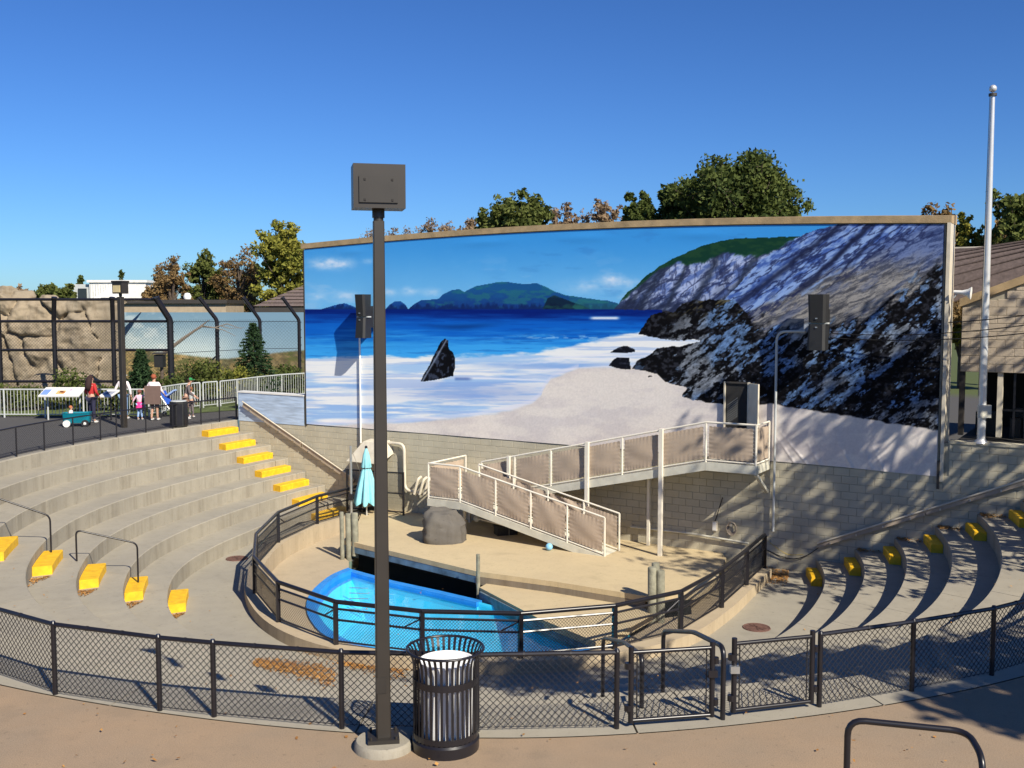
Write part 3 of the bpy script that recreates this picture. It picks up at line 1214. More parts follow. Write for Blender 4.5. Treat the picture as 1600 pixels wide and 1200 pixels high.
    ins = inside(X + wob * 3, Y + wob * 3, st_poly)
    rk = fbm(X / 4, Y / 5, 81, 4)
    put(ins * 1.0, lerp(C(10, 11, 16), C(52, 60, 78), sstep(0.52, 0.72, rk)))
    put(ins * np.exp(-(((X - 657) * 0.86 + (Y - 596) * 0.5 - 3) / 1.3) ** 2) * 0.7, C(150, 165, 190))
    put(np.exp(-((Y - 592) / 2.5) ** 2) * sstep(709, 714, X) * (1 - sstep(730, 742, X)) * 0.7, C(70, 100, 170))
    # headland
    r1 = (X * 0.55 + Y * 0.83)
    r2 = (X * 0.83 - Y * 0.55)
    crack = 1 - np.abs(fbm(r2 / 34, r1 / 9, 91, 5) - 0.5) * 2
    crack2 = 1 - np.abs(fbm(X / 9, Y / 30, 95, 5) - 0.5) * 2
    tex = fbm(r2 / 22, r1 / 6, 97, 6, 0.62)
    hl = [(960, 484), (966, 476), (980, 458), (1000, 441), (1012, 430), (1030, 416), (1050, 405), (1072, 395), (1092, 386), (1120, 379), (1150, 373), (1190, 371), (1220, 370), (1250, 370), (1300, 360), (1300, 520), (1040, 520), (1035, 484)]
    ins = inside(X + wob * 3, Y + wob * 3, hl)
    face = lerp(C(168, 184, 222), C(92, 116, 176), sstep(0.42, 0.62, tex))
    put(ins * 1.0, face)
    gl_l = 470 - 0.30 * (X - 1080)
    put(ins * sstep(0.80, 0.97, crack) * 0.8, C(34, 42, 78))
    put(ins * sstep(0.86, 0.98, crack2) * 0.6, C(40, 48, 84))
    put(ins * np.exp(-(((X - 1045) + (Y - 440) * 0.55) / 11) ** 2) * sstep(1, 0, 0) * 0.0, C(0, 0, 0))
    for x0, y0, w_, sl in ((1112, 420, 8, 0.55), (1015, 455, 9, 0.6), (1060, 440, 4, 0.5), (1165, 430, 7, 0.7), (990, 466, 5, 0.8)):
        put(ins * np.exp(-(((X - x0) + (Y - y0) * sl + wob * 14) / w_) ** 2) * 0.75, C(36, 44, 62))
    put(ins * sstep(462, 484, Y + (tex - 0.5) * 40) * 0.75, C(34, 42, 66))
    put(ins * sstep(1085, 1150, X) * sstep(18, -26, (gl_l - Y) + (tex - 0.5) * 50) * 0.7, C(30, 36, 52))
    gl = np.interp(X, [955, 1010, 1035, 1060, 1075, 1100, 1115, 1130, 1160, 1180, 1200, 1225, 1245, 1270], [484, 436, 420, 409, 413, 409, 400, 395, 398, 399, 394, 384, 374, 364])
    put(ins * sstep(3, -2, Y - gl + (tex - 0.5) * 14), lerp(C(18, 56, 44), C(30, 66, 46), sstep(0.4, 0.65, fbm(X / 12, Y / 5, 99, 4))))
    # big right hand rock
    bl = [(1095, 520), (1130, 470), (1160, 440), (1185, 412), (1205, 396), (1228, 388), (1243, 374), (1262, 364), (1290, 356), (1330, 344), (1490, 330), (1490, 690), (1200, 640), (1130, 630), (1080, 600)]
    ins = inside(X + wob * 4, Y + wob * 4, bl)
    tex2 = fbm(r2 / 42, r1 / 9, 103, 6, 0.62)
    upper = lerp(C(138, 168, 220), C(66, 96, 168), sstep(0.42, 0.64, tex2 * 0.6 + 0.4 * fbm(r2 / 9, r1 / 3, 141, 4)))
    put(ins * 1.0, upper)
    # tan streaked band running up to the right
    band = (Y - (515 - (X - 1180) * 0.47))
    wsp = fbm((X * 0.91 - Y * 0.42) / 30 + wob, (X * 0.42 + Y * 0.91) / 3.0 + 3 * wob, 107, 6, 0.7)
    tan_ = lerp(C(152, 150, 148), C(76, 78, 86), sstep(0.34, 0.66, wsp))
    low = lerp(tan_, C(70, 86, 130), sstep(0.5, 0.7, tex2) * 0.45)
    low = lerp(low, lerp(C(96, 118, 172), C(52, 70, 120), sstep(0.38, 0.64, wsp)), sstep(432, 385, Y + (tex2 - 0.5) * 70) * 0.85)
    put(ins * sstep(-44, -22, band + (tex2 - 0.5) * 60), low)
    put(ins * sstep(0.83, 0.97, crack) * sstep(10, -30, band) * 0.75, C(26, 34, 74))
    for x0, y0, w_, sl, am in ((1300, 410, 5, 0.95, 0.7), (1345, 395, 4, 1.0, 0.7), (1265, 440, 6, 1.1, 0.8), (1200, 440, 9, 1.3, 0.85)):
        put(ins * np.exp(-(((X - x0) + (Y - y0) * sl + wob * 10) / w_) ** 2) * sstep(-20, -34, band) * am, C(26, 32, 60))
    # black rock with slate patches
    dk = (Y - np.interp(X, [940, 1000, 1060, 1110, 1150, 1180, 1230, 1300, 1360, 1420, 1480], [520, 515, 492, 484, 478, 502, 516, 512, 492, 452, 415]))
    n1 = fbm((X * 0.83 - Y * 0.55) / 19 + wob, r1 / 7, 111, 7, 0.68)
    n2 = fbm((X - Y) / 26, (X + Y) / 11, 117, 5, 0.6)
    slate = lerp(C(104, 138, 186), C(132, 140, 152), sstep(0.4, 0.62, fbm(X / 60, Y / 60, 119, 3)))
    slate = slate * (0.45 + 1.1 * fbm(r2 / 5, r1 / 2.6, 125, 4))[..., None]
    blk = lerp(C(9, 9, 12), C(40, 42, 50), sstep(0.5, 0.7, fbm(X / 5, Y / 4, 121, 4)))
    big = fbm((X * 0.83 - Y * 0.55) / 95, (X * 0.55 + Y * 0.83) / 42, 151, 3) + 0.0006 * (X - 1330) - 0.0004 * np.clip(Y - 560, 0, 99)
    nn = n1 * 0.5 + n2 * 0.3 + big * 0.34 + 0.10 * (fbm(X / 3, Y / 3, 155, 3) - 0.5)
    patch = lerp(blk, slate * (0.6 + 0.5 * big)[..., None], sstep(0.60, 0.65, nn))
    put(ins * sstep(-8, 10, dk + (n2 - 0.5) * 70), patch)
    # foreground black rocks with their outline against the sand
    rk_poly = [(998, 522), (1006, 506), (1018, 493), (1042, 486), (1052, 488), (1066, 478), (1084, 466), (1100, 470), (1125, 468), (1150, 470), (1168, 490), (1182, 520), (1225, 562), (1492, 575), (1492, 676), (1440, 668), (1400, 661), (1340, 650), (1290, 643), (1250, 636), (1205, 630), (1160, 634), (1130, 632), (1085, 625), (1066, 620), (1074, 606), (1060, 602), (1040, 597), (1028, 585), (1000, 579), (988, 576), (996, 566), (1015, 556), (1030, 545), (1066, 540), (1090, 533), (1100, 530), (1060, 531), (1025, 529)]
    ins2 = inside(X + wob * 7, Y + wob * 7, rk_poly)
    p2 = lerp(blk, slate * 0.82, sstep(0.60, 0.65, nn + 0.035) * sstep(1000, 1080, X + (Y - 520) * 0.8))
    p2 = lerp(p2, C(92, 86, 62), sstep(0.55, 0.62, fbm(r2 / 20, r1 / 5, 131, 5)) * sstep(505, 470, Y) * 0.8)
    put(ins2, p2)
    for poly in ([(952, 551), (962, 546), (972, 541), (980, 540), (986, 543), (993, 546), (992, 550), (972, 551)], [(952, 572), (958, 563), (966, 559), (984, 559), (986, 577), (975, 577), (960, 574)], [(1013, 588), (1018, 587), (1020, 589), (1014, 590)]):
        put(inside(X + wob * 3, Y + wob * 3, poly) * 1.0, blk + C(6, 8, 14))
    # lower sand to the right
    ls = np.interp(X, [1120, 1160, 1205, 1240, 1290, 1340, 1400, 1440, 1490], [634, 634, 631, 637, 644, 652, 662, 668, 676])
    put(sstep(-1.5, 1.5, Y - ls + (wob * 6)) * (X > 1125), sand * 0.99)
    img[:] = np.clip(img, 0, 255) / 255.0
    return np.where(img <= 0.04045, img / 12.92, ((img + 0.055) / 1.055) ** 2.4)


NA, NZ = 960, 340
aa = np.linspace(0.0, 20.46, NA + 1)
A_, T_ = np.meshgrid(aa, np.linspace(0, 1, NZ + 1))
tt_ = np.clip(A_ / 20.5, 0, 1)
TOPZ = 6.06 + 0.26 * 4 * tt_ * (1 - tt_) * 0.95
BOTZ = 0.07 - 0.05 * np.exp(-((A_ - 20.2) / 1.5) ** 2)
Z_ = BOTZ + (TOPZ - BOTZ) * T_
# cloth relief: slow ripples, pulled creases near the lower right hem and along the top edge
O_ = 0.022 + 0.006 * np.sin(A_ * 2.1 + 0.7 * np.sin(Z_ * 1.3)) * np.exp(-T_ * 2.0)
for a0, z0, sl, ln in ((16.9, 0.2, -0.75, 0.7), (17.6, 0.15, -0.6, 0.6), (18.4, 0.15, -0.55, 0.7), (19.2, 0.12, -0.5, 0.6), (20.1, 0.5, 0.35, 1.0), (19.9, 0.4, 0.3, 0.9), (17.2, 0.2, -0.9, 0.8), (18.9, 0.15, -0.3, 0.5)):
    uu = (A_ - a0) - sl * (Z_ - z0)
    O_ += 0.016 * np.exp(-(uu / 0.04) ** 2) * np.clip(1 - np.abs(Z_ - z0) / ln, 0, 1)
for a0, w_ in ((2.1, 0.5), (7.4, 0.9), (14.4, 0.8), (10.8, 0.7)):
    O_ += 0.012 * np.exp(-((A_ - a0) / w_) ** 2) * np.exp(-((T_ - 0.965) / 0.02) ** 2)
PX = WL[0] + WD[0] * A_ + WN[0] * 0.0
PY = WL[1] + WD[1] * A_ + WN[1] * 0.0
dz_ = Z_ - CAMZ
dd_ = PY * CP - dz_ * SP
LX = 800 + 1610 * PX / dd_                  # layout coordinates of the print
LY = 600 - 1610 * (PY * SP + dz_ * CP) / dd_
rgb = paint_beach(LX, LY)
Vb = np.stack([WL[0] + WD[0] * A_ + WN[0] * O_, WL[1] + WD[1] * A_ + WN[1] * O_, Z_], -1).reshape(-1, 3)
idx = np.arange((NA + 1) * (NZ + 1)).reshape(NZ + 1, NA + 1)
Fb = np.stack([idx[:-1, :-1], idx[:-1, 1:], idx[1:, 1:], idx[1:, :-1]], -1).reshape(-1, 4)
banner = fast_mesh('mural_banner', Vb, Fb, M['print'], smooth=True)
tag(banner, 'huge printed beach picture with dark cliffs and blue sea stretched on the long wall', 'mural')
at = banner.data.color_attributes.new('print', 'FLOAT_COLOR', 'POINT')
at.data.foreach_set('color', np.concatenate([rgb.reshape(-1, 3), np.ones((len(Vb), 1))], 1).astype(np.float32).ravel())

# ================================================================== objects
def surf_z(x, y):
    dx, dy = x - CEN[0], y - CEN[1]
    th = math.degrees(math.atan2(dy, dx)) % 360
    if th < 110:
        th += 360
    r_ = math.hypot(dx, dy)
    th = min(th, 370)
    for k in range(0, 7):
        if r_ >= ring_r(k, th):
            return -RISE * k
    return FLOOR


def hit(px, py):
    """where a sighting meets the bowl or the paving"""
    x, u = (px - 800) / 1610, (600 - py) / 1610
    d = Vector((x, CP + u * SP, u * CP - SP))
    t = 6.0
    while t < 70:
        p = Vector((0, 0, CAMZ)) + d * t
        if p.z <= surf_z(p.x, p.y):
            return (p.x, p.y, surf_z(p.x, p.y))
        t += 0.01
    return tuple(p)


def zat(py, Y):
    u = (600 - py) / 1610
    return CAMZ + (u * CP - SP) / (CP + u * SP) * Y


def xat(px, py, Y):
    u = (600 - py) / 1610
    return (px - 800) / 1610 / (CP + u * SP) * Y


def at(px, py, Y):
    return (xat(px, py, Y), Y, zat(py, Y))


def on_wall(px, py, o):
    """distance along the wall and height of a sighting on a plane o in front of the wall"""
    x, u = (px - 800) / 1610, (600 - py) / 1610
    r = (x, CP + u * SP, u * CP - SP)
    L0 = (WL[0] + WN[0] * o, WL[1] + WN[1] * o)
    det = r[0] * WD[1] - r[1] * WD[0]
    t = (L0[0] * WD[1] - L0[1] * WD[0]) / det
    p = (r[0] * t, r[1] * t)
    return ((p[0] - WL[0]) * WD[0] + (p[1] - WL[1]) * WD[1], CAMZ + r[2] * t)


def mesh_panel(p, q, z0p, z0q, h, pitch, wr, name, parent, trim=0.03):
    """chain link: two crossing sets of wires clipped to the panel"""
    P, Q = Vector((p[0], p[1], z0p)), Vector((q[0], q[1], z0q))
    d = Q - P
    L_ = d.length
    u = d / L_
    out = Vector((u.y, -u.x, 0)).normalized()
    up = Vector((0, 0, 1))
    k = 1.0
    V, F = [], []
    for sgn in (1, -1):
        c = -h
        while c < L_ + h:
            # line: s = c + sgn*t (t = height)
            pts = []
            t0, t1 = 0.0, h
            if sgn > 0:
                t0, t1 = max(0, -c), min(h, L_ - c)
            else:
                t0, t1 = max(0, c - L_), min(h, c)
            if t1 - t0 > 0.02:
                a = P + u * (c + sgn * t0) + up * t0 + out * wr * sgn * 0.8
                b_ = P + u * (c + sgn * t1) + up * t1 + out * wr * sgn * 0.8
                w = (b_ - a).normalized()
                n1 = w.cross(out)
                base = len(V)
                for e in (a, b_):
                    V += [e + out * wr, e - out * wr * 0.5 + n1 * wr * 0.87, e - out * wr * 0.5 - n1 * wr * 0.87]
                for j in range(3):
                    F.append((base + j, base + (j + 1) % 3, base + 3 + (j + 1) % 3, base + 3 + j))
            c += pitch
    o = fast_mesh(name, [tuple(v) for v in V], F, M['wire'], parent)
    o['kind'] = 'stuff'
    return o


def bend(pts, r=0.12, n=4):
    """round the corners of a rail"""
    P = [Vector(p) for p in pts]
    out = [P[0]]
    for i in range(1, len(P) - 1):
        a, b_, c = P[i - 1], P[i], P[i + 1]
        d1, d2 = (a - b_), (c - b_)
        k = min(r, d1.length * 0.45, d2.length * 0.45)
        s, e = b_ + d1.normalized() * k, b_ + d2.normalized() * k
        for j in range(n + 1):
            t = j / n
            out.append(s * (1 - t) ** 2 + b_ * 2 * t * (1 - t) + e * t * t)
    out.append(P[-1])
    return out


# ---------------------------------------------------------------- near chain link fence
FH = 0.79


def fence_run(posts, label, rail_r=0.024):
    root = thing('chain_link_fence', (posts[0][0], posts[0][1], 0), label, 'fence')
    for p in posts:
        mb = MB().tube([(p[0], p[1], -0.02), (p[0], p[1], FH - 0.02)], 0.027, 10)
        mb.tube([(p[0], p[1], FH - 0.02), (p[0], p[1], FH + 0.004)], [0.031, 0.02], 10)
        mb.build('post', M['black'], root, smooth=True)
    for p, q in zip(posts[:-1], posts[1:]):
        MB().tube([(p[0], p[1], FH - 0.03), (q[0], q[1], FH - 0.03)], rail_r, 8).build('top_rail', M['black'], root, smooth=True)
        MB().tube([(p[0], p[1], 0.04), (q[0], q[1], 0.04)], 0.004, 5).build('bottom_wire', M['black'], root, smooth=True)
        mesh_panel(p, q, 0.03, 0.03, FH - 0.06, 0.071, 0.0042, 'chain_link', root)
    mb = MB()
    for p, q in zip(posts[:-1], posts[1:]):
        v = Vector((q[0] - p[0], q[1] - p[1], 0))
        n_ = max(2, int(v.length / 0.4))
        for i in range(1, n_):
            c = Vector((p[0], p[1], 0)) + v * (i / n_)
            d = v.normalized() * 0.008
            mb.tube([c - d + Vector((0, 0, FH - 0.03)), c + d + Vector((0, 0, FH - 0.03))], rail_r + 0.004, 8)
    mb.build('tie_wires', M['wire'], root)['kind'] = 'stuff'
    return root


def near_pt(th):
    return pol(th, ring_r(0, th) + 0.62, 0)[:2]


nf_left = [near_pt(t) for t in (232, 236.5, 241, 245.4, 249.6)] + [(-4.85, 10.67), (-3.59, 10.23), (-2.99, 10.07), (-1.66, 9.78), (-0.34, 9.71), (1.02, 9.78)]
fence_run(nf_left, 'long low black chain link fence along the near walkway, left of the gates')
nf_right = [(3.16, 10.33), (4.28, 10.76), (5.36, 11.24)] + [near_pt(t) for t in (293.0, 297.2, 301.5, 306)]
fence_run(nf_right, 'short low black chain link fence from the right gate to the picture edge')


def gate(p, q, label, latch_right):
    root = thing('gate', (p[0], p[1], 0), label, 'gate', None)
    z0, z1 = 0.05, FH - 0.01
    for e in (p, q):
        MB().tube([(e[0], e[1], z0), (e[0], e[1], z1 + 0.03)], 0.027, 10).build('gate_stile', M['black'], root, smooth=True)
    for z in (z0 + 0.02, z1 - 0.03):
        MB().tube([(p[0], p[1], z), (q[0], q[1], z)], 0.021, 10).build('gate_rail', M['black'], root, smooth=True)
    mesh_panel(p, q, z0 + 0.02, z0 + 0.02, z1 - z0 - 0.06, 0.071, 0.0042, 'chain_link', root)
    v = Vector((q[0] - p[0], q[1] - p[1], 0)).normalized()
    for e, sg in ((p, 1), (q, -1)):
        b_ = Vector((e[0], e[1], 0)) + v * sg * 0.06
        MB().tube([b_ + Vector((0, 0, z0 + 0.03)), b_ + Vector((0, 0, z1 - 0.04))], 0.007, 6).build('tension_bar', M['wire'], root)
        for z in (0.2, 0.62):
            c = Vector((e[0], e[1], z)) - v * sg * 0.03
            MB().tube([c - Vector((0, 0, 0.03)), c + Vector((0, 0, 0.03))], 0.036, 8).build('hinge', M['black'], root, smooth=True)
    e = q if latch_right else p
    MB().box((e[0], e[1] - 0.03, 0.5), (0.09, 0.06, 0.07)).build('latch', M['black'] if latch_right else M['steel'], root)
    return root


gate((1.16, 9.8), (1.98, 9.95), 'low chain link gate left of the bent stair rail', True)
gate((2.22, 10.06), (3.07, 10.3), 'low chain link gate right of the bent stair rail', False)

# ---------------------------------------------------------------- stair rails
def hoop(name, pts, r, label, group=None, mt='black'):
    o = MB().tube(bend(pts, 0.13, 5), r, 10).build(name, M[mt], smooth=True)
    return tag(o, label, 'handrail', group)


hoop('stair_rail', [(2.1, 10.0, 0), (2.1, 10.0, 0.74), (1.98, 11.0, 0.57), (1.83, 12.2, 0.2), (1.83, 12.2, -0.84)], 0.026, 'bent black stair rail standing between the two near gates')
p0 = hit(1008, 1099)
hoop('stair_rail', [(1.33, 10.3, 0), (1.33, 10.3, 0.55), (1.25, 11.3, 0.36), (1.12, 12.4, 0.05), (1.12, 12.4, -0.84)], 0.024, 'black stair rail behind the left near gate')
b1, b2 = survey(120, 877, -1.6), survey(216, 910, -2.2)
hoop('stair_rail', [b1, (b1[0], b1[1], zat(828, b1[1])), (b2[0], b2[1], zat(849, b2[1])), b2], 0.02, 'black stair rail over the lower yellow steps of the left aisle')
b3 = survey(80, 863, -1.4)
dv = Vector(b1) - Vector(b2)
b4 = (b3[0] + dv.x * 1.25, b3[1] + dv.y * 1.25, -0.8)
hoop('stair_rail', [b4, (b4[0], b4[1], 0.15), (b3[0], b3[1], zat(806, b3[1])), b3], 0.02, 'black stair rail over the upper yellow steps of the left aisle')
hoop('stair_rail', [(xat(1325, 1125, 7.75), 7.75, 0), (xat(1325, 1120, 7.75), 7.75, zat(1124, 7.75)), (xat(1512, 1142, 7.6), 7.6, zat(1143, 7.6)), (xat(1532, 1160, 7.3), 7.25, zat(1180, 7.3)), (xat(1535, 1190, 7.2), 7.2, 0)], 0.025, 'black bent pipe rail in the near right corner of the walkway')

# ---------------------------------------------------------------- yellow half steps
def half_step(th0, th1, k, label, dp=0.40):
    z0 = -RISE * (k + 1)
    n_ = 6
    vs, fs = [], []
    for i in range(n_ + 1):
        th = th0 + (th1 - th0) * i / n_
        ri, ro = ring_r(k, th) - dp, ring_r(k, th) - 0.008
        b_ = 0.02
        vs += [pol(th, ri, z0), pol(th, ri, z0 + 0.2 - b_), pol(th, ri + b_, z0 + 0.2), pol(th, ro, z0 + 0.2), pol(th, ro, z0)]
    for i in range(n_):
        for j in range(4):
            fs.append((i * 5 + j, (i + 1) * 5 + j, (i + 1) * 5 + j + 1, i * 5 + j + 1))
    fs.append((0, 1, 2, 3, 4))
    fs.append(tuple(n_ * 5 + j for j in (4, 3, 2, 1, 0)))
    mb_ = MB()
    mb_.add(vs, [f[::-1] for f in fs])
    o = mb_.build('half_step', M['yellow'])
    return tag(o, label, 'step', 'yellow painted half steps on the seating')


ordn = ['topmost', 'second highest', 'third highest', 'fourth highest', 'third lowest', 'second lowest', 'lowest']


def wall_end(k, lo, hi):
    for i in range(4000):
        th = lo + (hi - lo) * i / 4000
        r_ = ring_r(k, th) - 0.2
        if r_ >= wall_r(th, 0.02):
            return th
    return hi


for k in range(7):
    half_step(201.0 - 0.25 * k + 0.6, 201.0 + 7.4, k, ordn[k] + ' yellow step in the left aisle with the stair rails')
    te = wall_end(k, 170, 110)
    r_ = ring_r(k, te)
    half_step(te + math.degrees(0.22 / r_), te + math.degrees(1.75 / r_), k, ordn[k] + ' yellow step on the left beside the sloping wall rail')
    te = wall_end(k, 320, 366)
    r_ = ring_r(k, te)
    half_step(te - math.degrees(1.25 / r_), te - math.degrees(0.15 / r_), k, ordn[k] + ' yellow step on the shaded right side below the wall', 0.27)

# ---------------------------------------------------------------- pool fence
pf = thing('pool_fence', (FP[7][0], FP[7][1], CURB), 'black chain link fence on the low curb round the pool and stage', 'fence')
PH = 0.86
posts_ = FP
for i, p in enumerate(posts_):
    MB().box((p[0], p[1], CURB + PH / 2 - 0.02), (0.085, 0.085, PH), 0.4).build('post', M['black'], pf)
for p, q in zip(posts_[:-1], posts_[1:]):
    MB().tube([(p[0], p[1], CURB + PH), (q[0], q[1], CURB + PH)], 0.045, 10).build('top_rail', M['black'], pf, smooth=True)
    for z, r_, nm in ((PH - 0.14, 0.024, 'upper_rail'), (PH * 0.58, 0.024, 'middle_rail'), (0.07, 0.019, 'bottom_rail')):
        MB().tube([(p[0], p[1], CURB + z), (q[0], q[1], CURB + z)], r_, 6).build(nm, M['black'], pf, smooth=True)
    v = Vector((q[0] - p[0], q[1] - p[1], 0))
    u = v.normalized()
    c = Vector((q[0], q[1], CURB)) - u * 0.4
    MB().tube([c + Vector((0, 0, PH * 0.58)), Vector((q[0], q[1], CURB + PH - 0.14))], 0.016, 6).build('brace', M['black'], pf, smooth=True)
    mesh_panel(p, q, CURB + 0.07, CURB + 0.07, PH - 0.21, 0.066, 0.0042, 'chain_link', pf)
MB().tube([(*FP[9], CURB + PH + 0.0465), (*FP[10], CURB + PH + 0.0465)], 0.0, 3) if False else None

# ---------------------------------------------------------------- fence on the far path edge
lp = [survey(*p, 0) for p in ((-40, 714), (-8, 705), (26, 707 - 7), (70, 697), (115, 690), (157, 684), (182, 680), (228, 673), (270, 668), (314, 663), (370, 657))]
lp = []
for px_ in (-75, -22, 26.5, 70, 115, 157, 182, 228, 270, 314, 343, 369):
    # the posts stand just behind the top lip
    best = None
    for th in np.arange(132, 190, 0.1):
        p = pol(th, ring_r(0, th) + 0.12, 0)
        d = p[1] * CP + CAMZ * SP
        e = abs(800 + 1610 * p[0] / d - px_)
        if best is None or e < best[0]:
            best = (e, p)
    lp.append(best[1])
rf = thing('path_fence', lp[2], 'thin black mesh fence along the far path above the left seating', 'fence')
H2 = 0.82
for p in lp:
    MB().tube([(p[0], p[1], 0), (p[0], p[1], H2)], 0.022 if p is not lp[-1] else 0.035, 8).build('post', M['black'], rf, smooth=True)
for p, q in zip(lp[:-1], lp[1:]):
    MB().tube([(p[0], p[1], H2), (q[0], q[1], H2)], 0.022, 8).build('top_rail', M['black'], rf, smooth=True)
    MB().tube([(p[0], p[1], 0.09), (q[0], q[1], 0.09)], 0.014, 6).build('bottom_rail', M['black'], rf, smooth=True)
    mesh_panel(p, q, 0.09, 0.09, H2 - 0.1, 0.075, 0.0022, 'chain_link', rf)

# ---------------------------------------------------------------- lamp posts
def lamp_post(x, y, zb, label, s=0.16, top=4.72, hw=0.42, face_back=True, rz=0.0):
    root = thing('lamp_post', (x, y, zb), label, 'lamp')
    if face_back:
        prof = [(0.0, 0.0), (0.275, 0.0), (0.268, 0.06), (0.25, 0.085), (0.0, 0.085)]
        MB().lathe(prof, 28, (x, y, zb)).build('concrete_footing', M['concrete'], root, smooth=True)
        MB().box((x, y, zb + 0.105), (0.29, 0.27, 0.035), 0.15).build('base_plate', M['bronze2'], root)
        for sx in (-1, 1):
            for sy in (-1, 1):
                c = (x + sx * 0.115 - sy * 0.015, y + sy * 0.105 + sx * 0.015, zb + 0.12)
                MB().tube([c, (c[0], c[1], c[2] + 0.03)], 0.014, 6).build('bolt', M['bronze2'], root)
    pole = MB()
    b_ = 0.012
    h = s / 2
    sec = [(h - b_, -h), (h, -h + b_), (h, h - b_), (h - b_, h), (-h + b_, h), (-h, h - b_), (-h, -h + b_), (-h + b_, -h)]
    cr, sr = math.cos(rz), math.sin(rz)
    pole.prism([(x + cr * u - sr * v, y + sr * u + cr * v) for u, v in sec], zb + (0.1 if face_back else 0), zb + top)
    if face_back:
        for i_, (vx, vy, vz) in enumerate(pole.v):
            f_ = 0.86 if i_ < 8 else 0.63
            pole.v[i_] = (x + (vx - x) * f_, y + (vy - y) * f_, vz)
    pole.build('pole', M['bronze'], root)
    if face_back:
        MB().obox((x - 0.004, y - h * 0.84 - 0.006, zb + 0.62), (0.045 * cr, 0.045 * sr, 0), (0, 0.004, 0), (0, 0, 0.075)).build('hand_hole_cover', M['bronze2'], root)
    MB().lathe([(0.045, top), (0.045, top + 0.03), (0.056, top + 0.03), (0.056, top + 0.11), (0.05, top + 0.12)], 14, (x, y, zb)).build('neck', M['bronze'], root, smooth=True)
    hz = zb + top + 0.105
    hh = hw * 0.84
    head = MB().box((x, y, hz + hh / 2), (hw, hw * 0.62, hh), rz)
    hd = head.build('lamp_head', M['bronze'], root)
    cr2, sr2 = math.cos(rz), math.sin(rz)

    def loc(u, v, z_):
        return (x + cr2 * u - sr2 * v, y + sr2 * u + cr2 * v, z_)
    v0 = -hw * 0.31
    MB().obox(loc(-0.01, v0 - 0.008, hz + hh * 0.42), (cr2 * hw * 0.37, sr2 * hw * 0.37, 0), (-sr2 * 0.008, cr2 * 0.008, 0), (0, 0, hh * 0.30)).build('cover_plate' if face_back else 'lens', M['bronze2'] if face_back else mat('amber lens', (0.62, 0.5, 0.26), 0.3), root)
    if face_back:
        for u in (-0.12, 0.1):
            for z_ in (0.18, 0.64):
                c = loc(u * 1.1, v0 - 0.018, hz + hh * z_)
                MB().obox(c, (0.009, 0, 0), (0, 0.004, 0), (0, 0, 0.009)).build('screw', M['bronze'], root)
    else:
        MB().obox(loc(0, 0, hz + hh + 0.02), (cr2 * hw * 0.55, sr2 * hw * 0.55, 0), (-sr2 * hw * 0.36, cr2 * hw * 0.36, 0), (0, 0, 0.03)).build('lamp_cap', M['bronze2'], root)
    return root


lamp_post(-1.2, 9.34, 0, 'tall dark bronze lamp post beside the near slatted litter bin', 0.155, 4.87, 0.46, True, 0.22)
pl = survey(194, 668, 0)
lamp_post(pl[0], pl[1], 0, 'brown lamp post on the far path among the visitors', 0.17, 4.45, 0.46, False, -0.5)

# ---------------------------------------------------------------- slatted litter bin
bx, by = -0.62, 9.36
can = thing('litter_bin', (bx, by, 0), 'round black slatted litter bin with flared top and white liner', 'litter bin')
MB().lathe([(0.0, 0.03), (0.30, 0.03), (0.312, 0.0), (0.316, 0.1), (0.30, 0.12)], 36, (bx, by, 0)).build('base', M['black'], can, smooth=True)
prof = [(0.298, 0.10), (0.298, 0.72), (0.300, 0.80), (0.311, 0.86), (0.333, 0.915), (0.356, 0.945)]
for i in range(38):
    a = 2 * math.pi * i / 38 + 0.03
    ca, sa = math.cos(a), math.sin(a)
    mb = MB()
    vs, fs = [], []
    for r_, z_ in prof:
        for w_, d in ((-0.0125, 0.003), (0.0125, 0.003), (0.0125, -0.003), (-0.0125, -0.003)):
            rr = r_ + d
            vs.append((bx + rr * ca - w_ * sa, by + rr * sa + w_ * ca, z_))
    for j in range(len(prof) - 1):
        for q_ in range(4):
            fs.append((j * 4 + q_, j * 4 + (q_ + 1) % 4, j * 4 + 4 + (q_ + 1) % 4, j * 4 + 4 + q_))
    fs += [(3, 2, 1, 0), tuple(len(prof) * 4 - 4 + j for j in range(4))]
    mb.add(vs, fs).build('slat', M['black'], can)


def ring_tube(c, r_, t, n_=40, m_=8):
    mb_ = MB()
    vs, fs = [], []
    for i in range(n_):
        a = 2 * math.pi * i / n_
        for j in range(m_):
            b2_ = 2 * math.pi * j / m_
            rr = r_ + t * math.cos(b2_)
            vs.append((c[0] + rr * math.cos(a), c[1] + rr * math.sin(a), c[2] + t * math.sin(b2_)))
    for i in range(n_):
        for j in range(m_):
            fs.append((i * m_ + j, ((i + 1) % n_) * m_ + j, ((i + 1) % n_) * m_ + (j + 1) % m_, i * m_ + (j + 1) % m_))
    return mb_.add(vs, fs)


ring_tube((bx, by, 0.945), 0.356, 0.013).build('rim', M['black'], can, smooth=True)
MB().lathe([(0.291, 0.63), (0.306, 0.63), (0.306, 0.69), (0.291, 0.69), (0.291, 0.63)], 40, (bx, by, 0)).build('band', M['black'], can)
MB().lathe([(0.291, 0.13), (0.306, 0.13), (0.306, 0.18), (0.291, 0.18), (0.291, 0.13)], 40, (bx, by, 0)).build('lower_band', M['black'], can)
MB().lathe([(0.0, 0.14), (0.235, 0.14), (0.255, 0.83), (0.257, 0.84), (0.24, 0.84), (0.225, 0.79), (0.0, 0.79)], 32, (bx + 0.015, by - 0.01, 0)).build('liner', M['liner'], can, smooth=True)

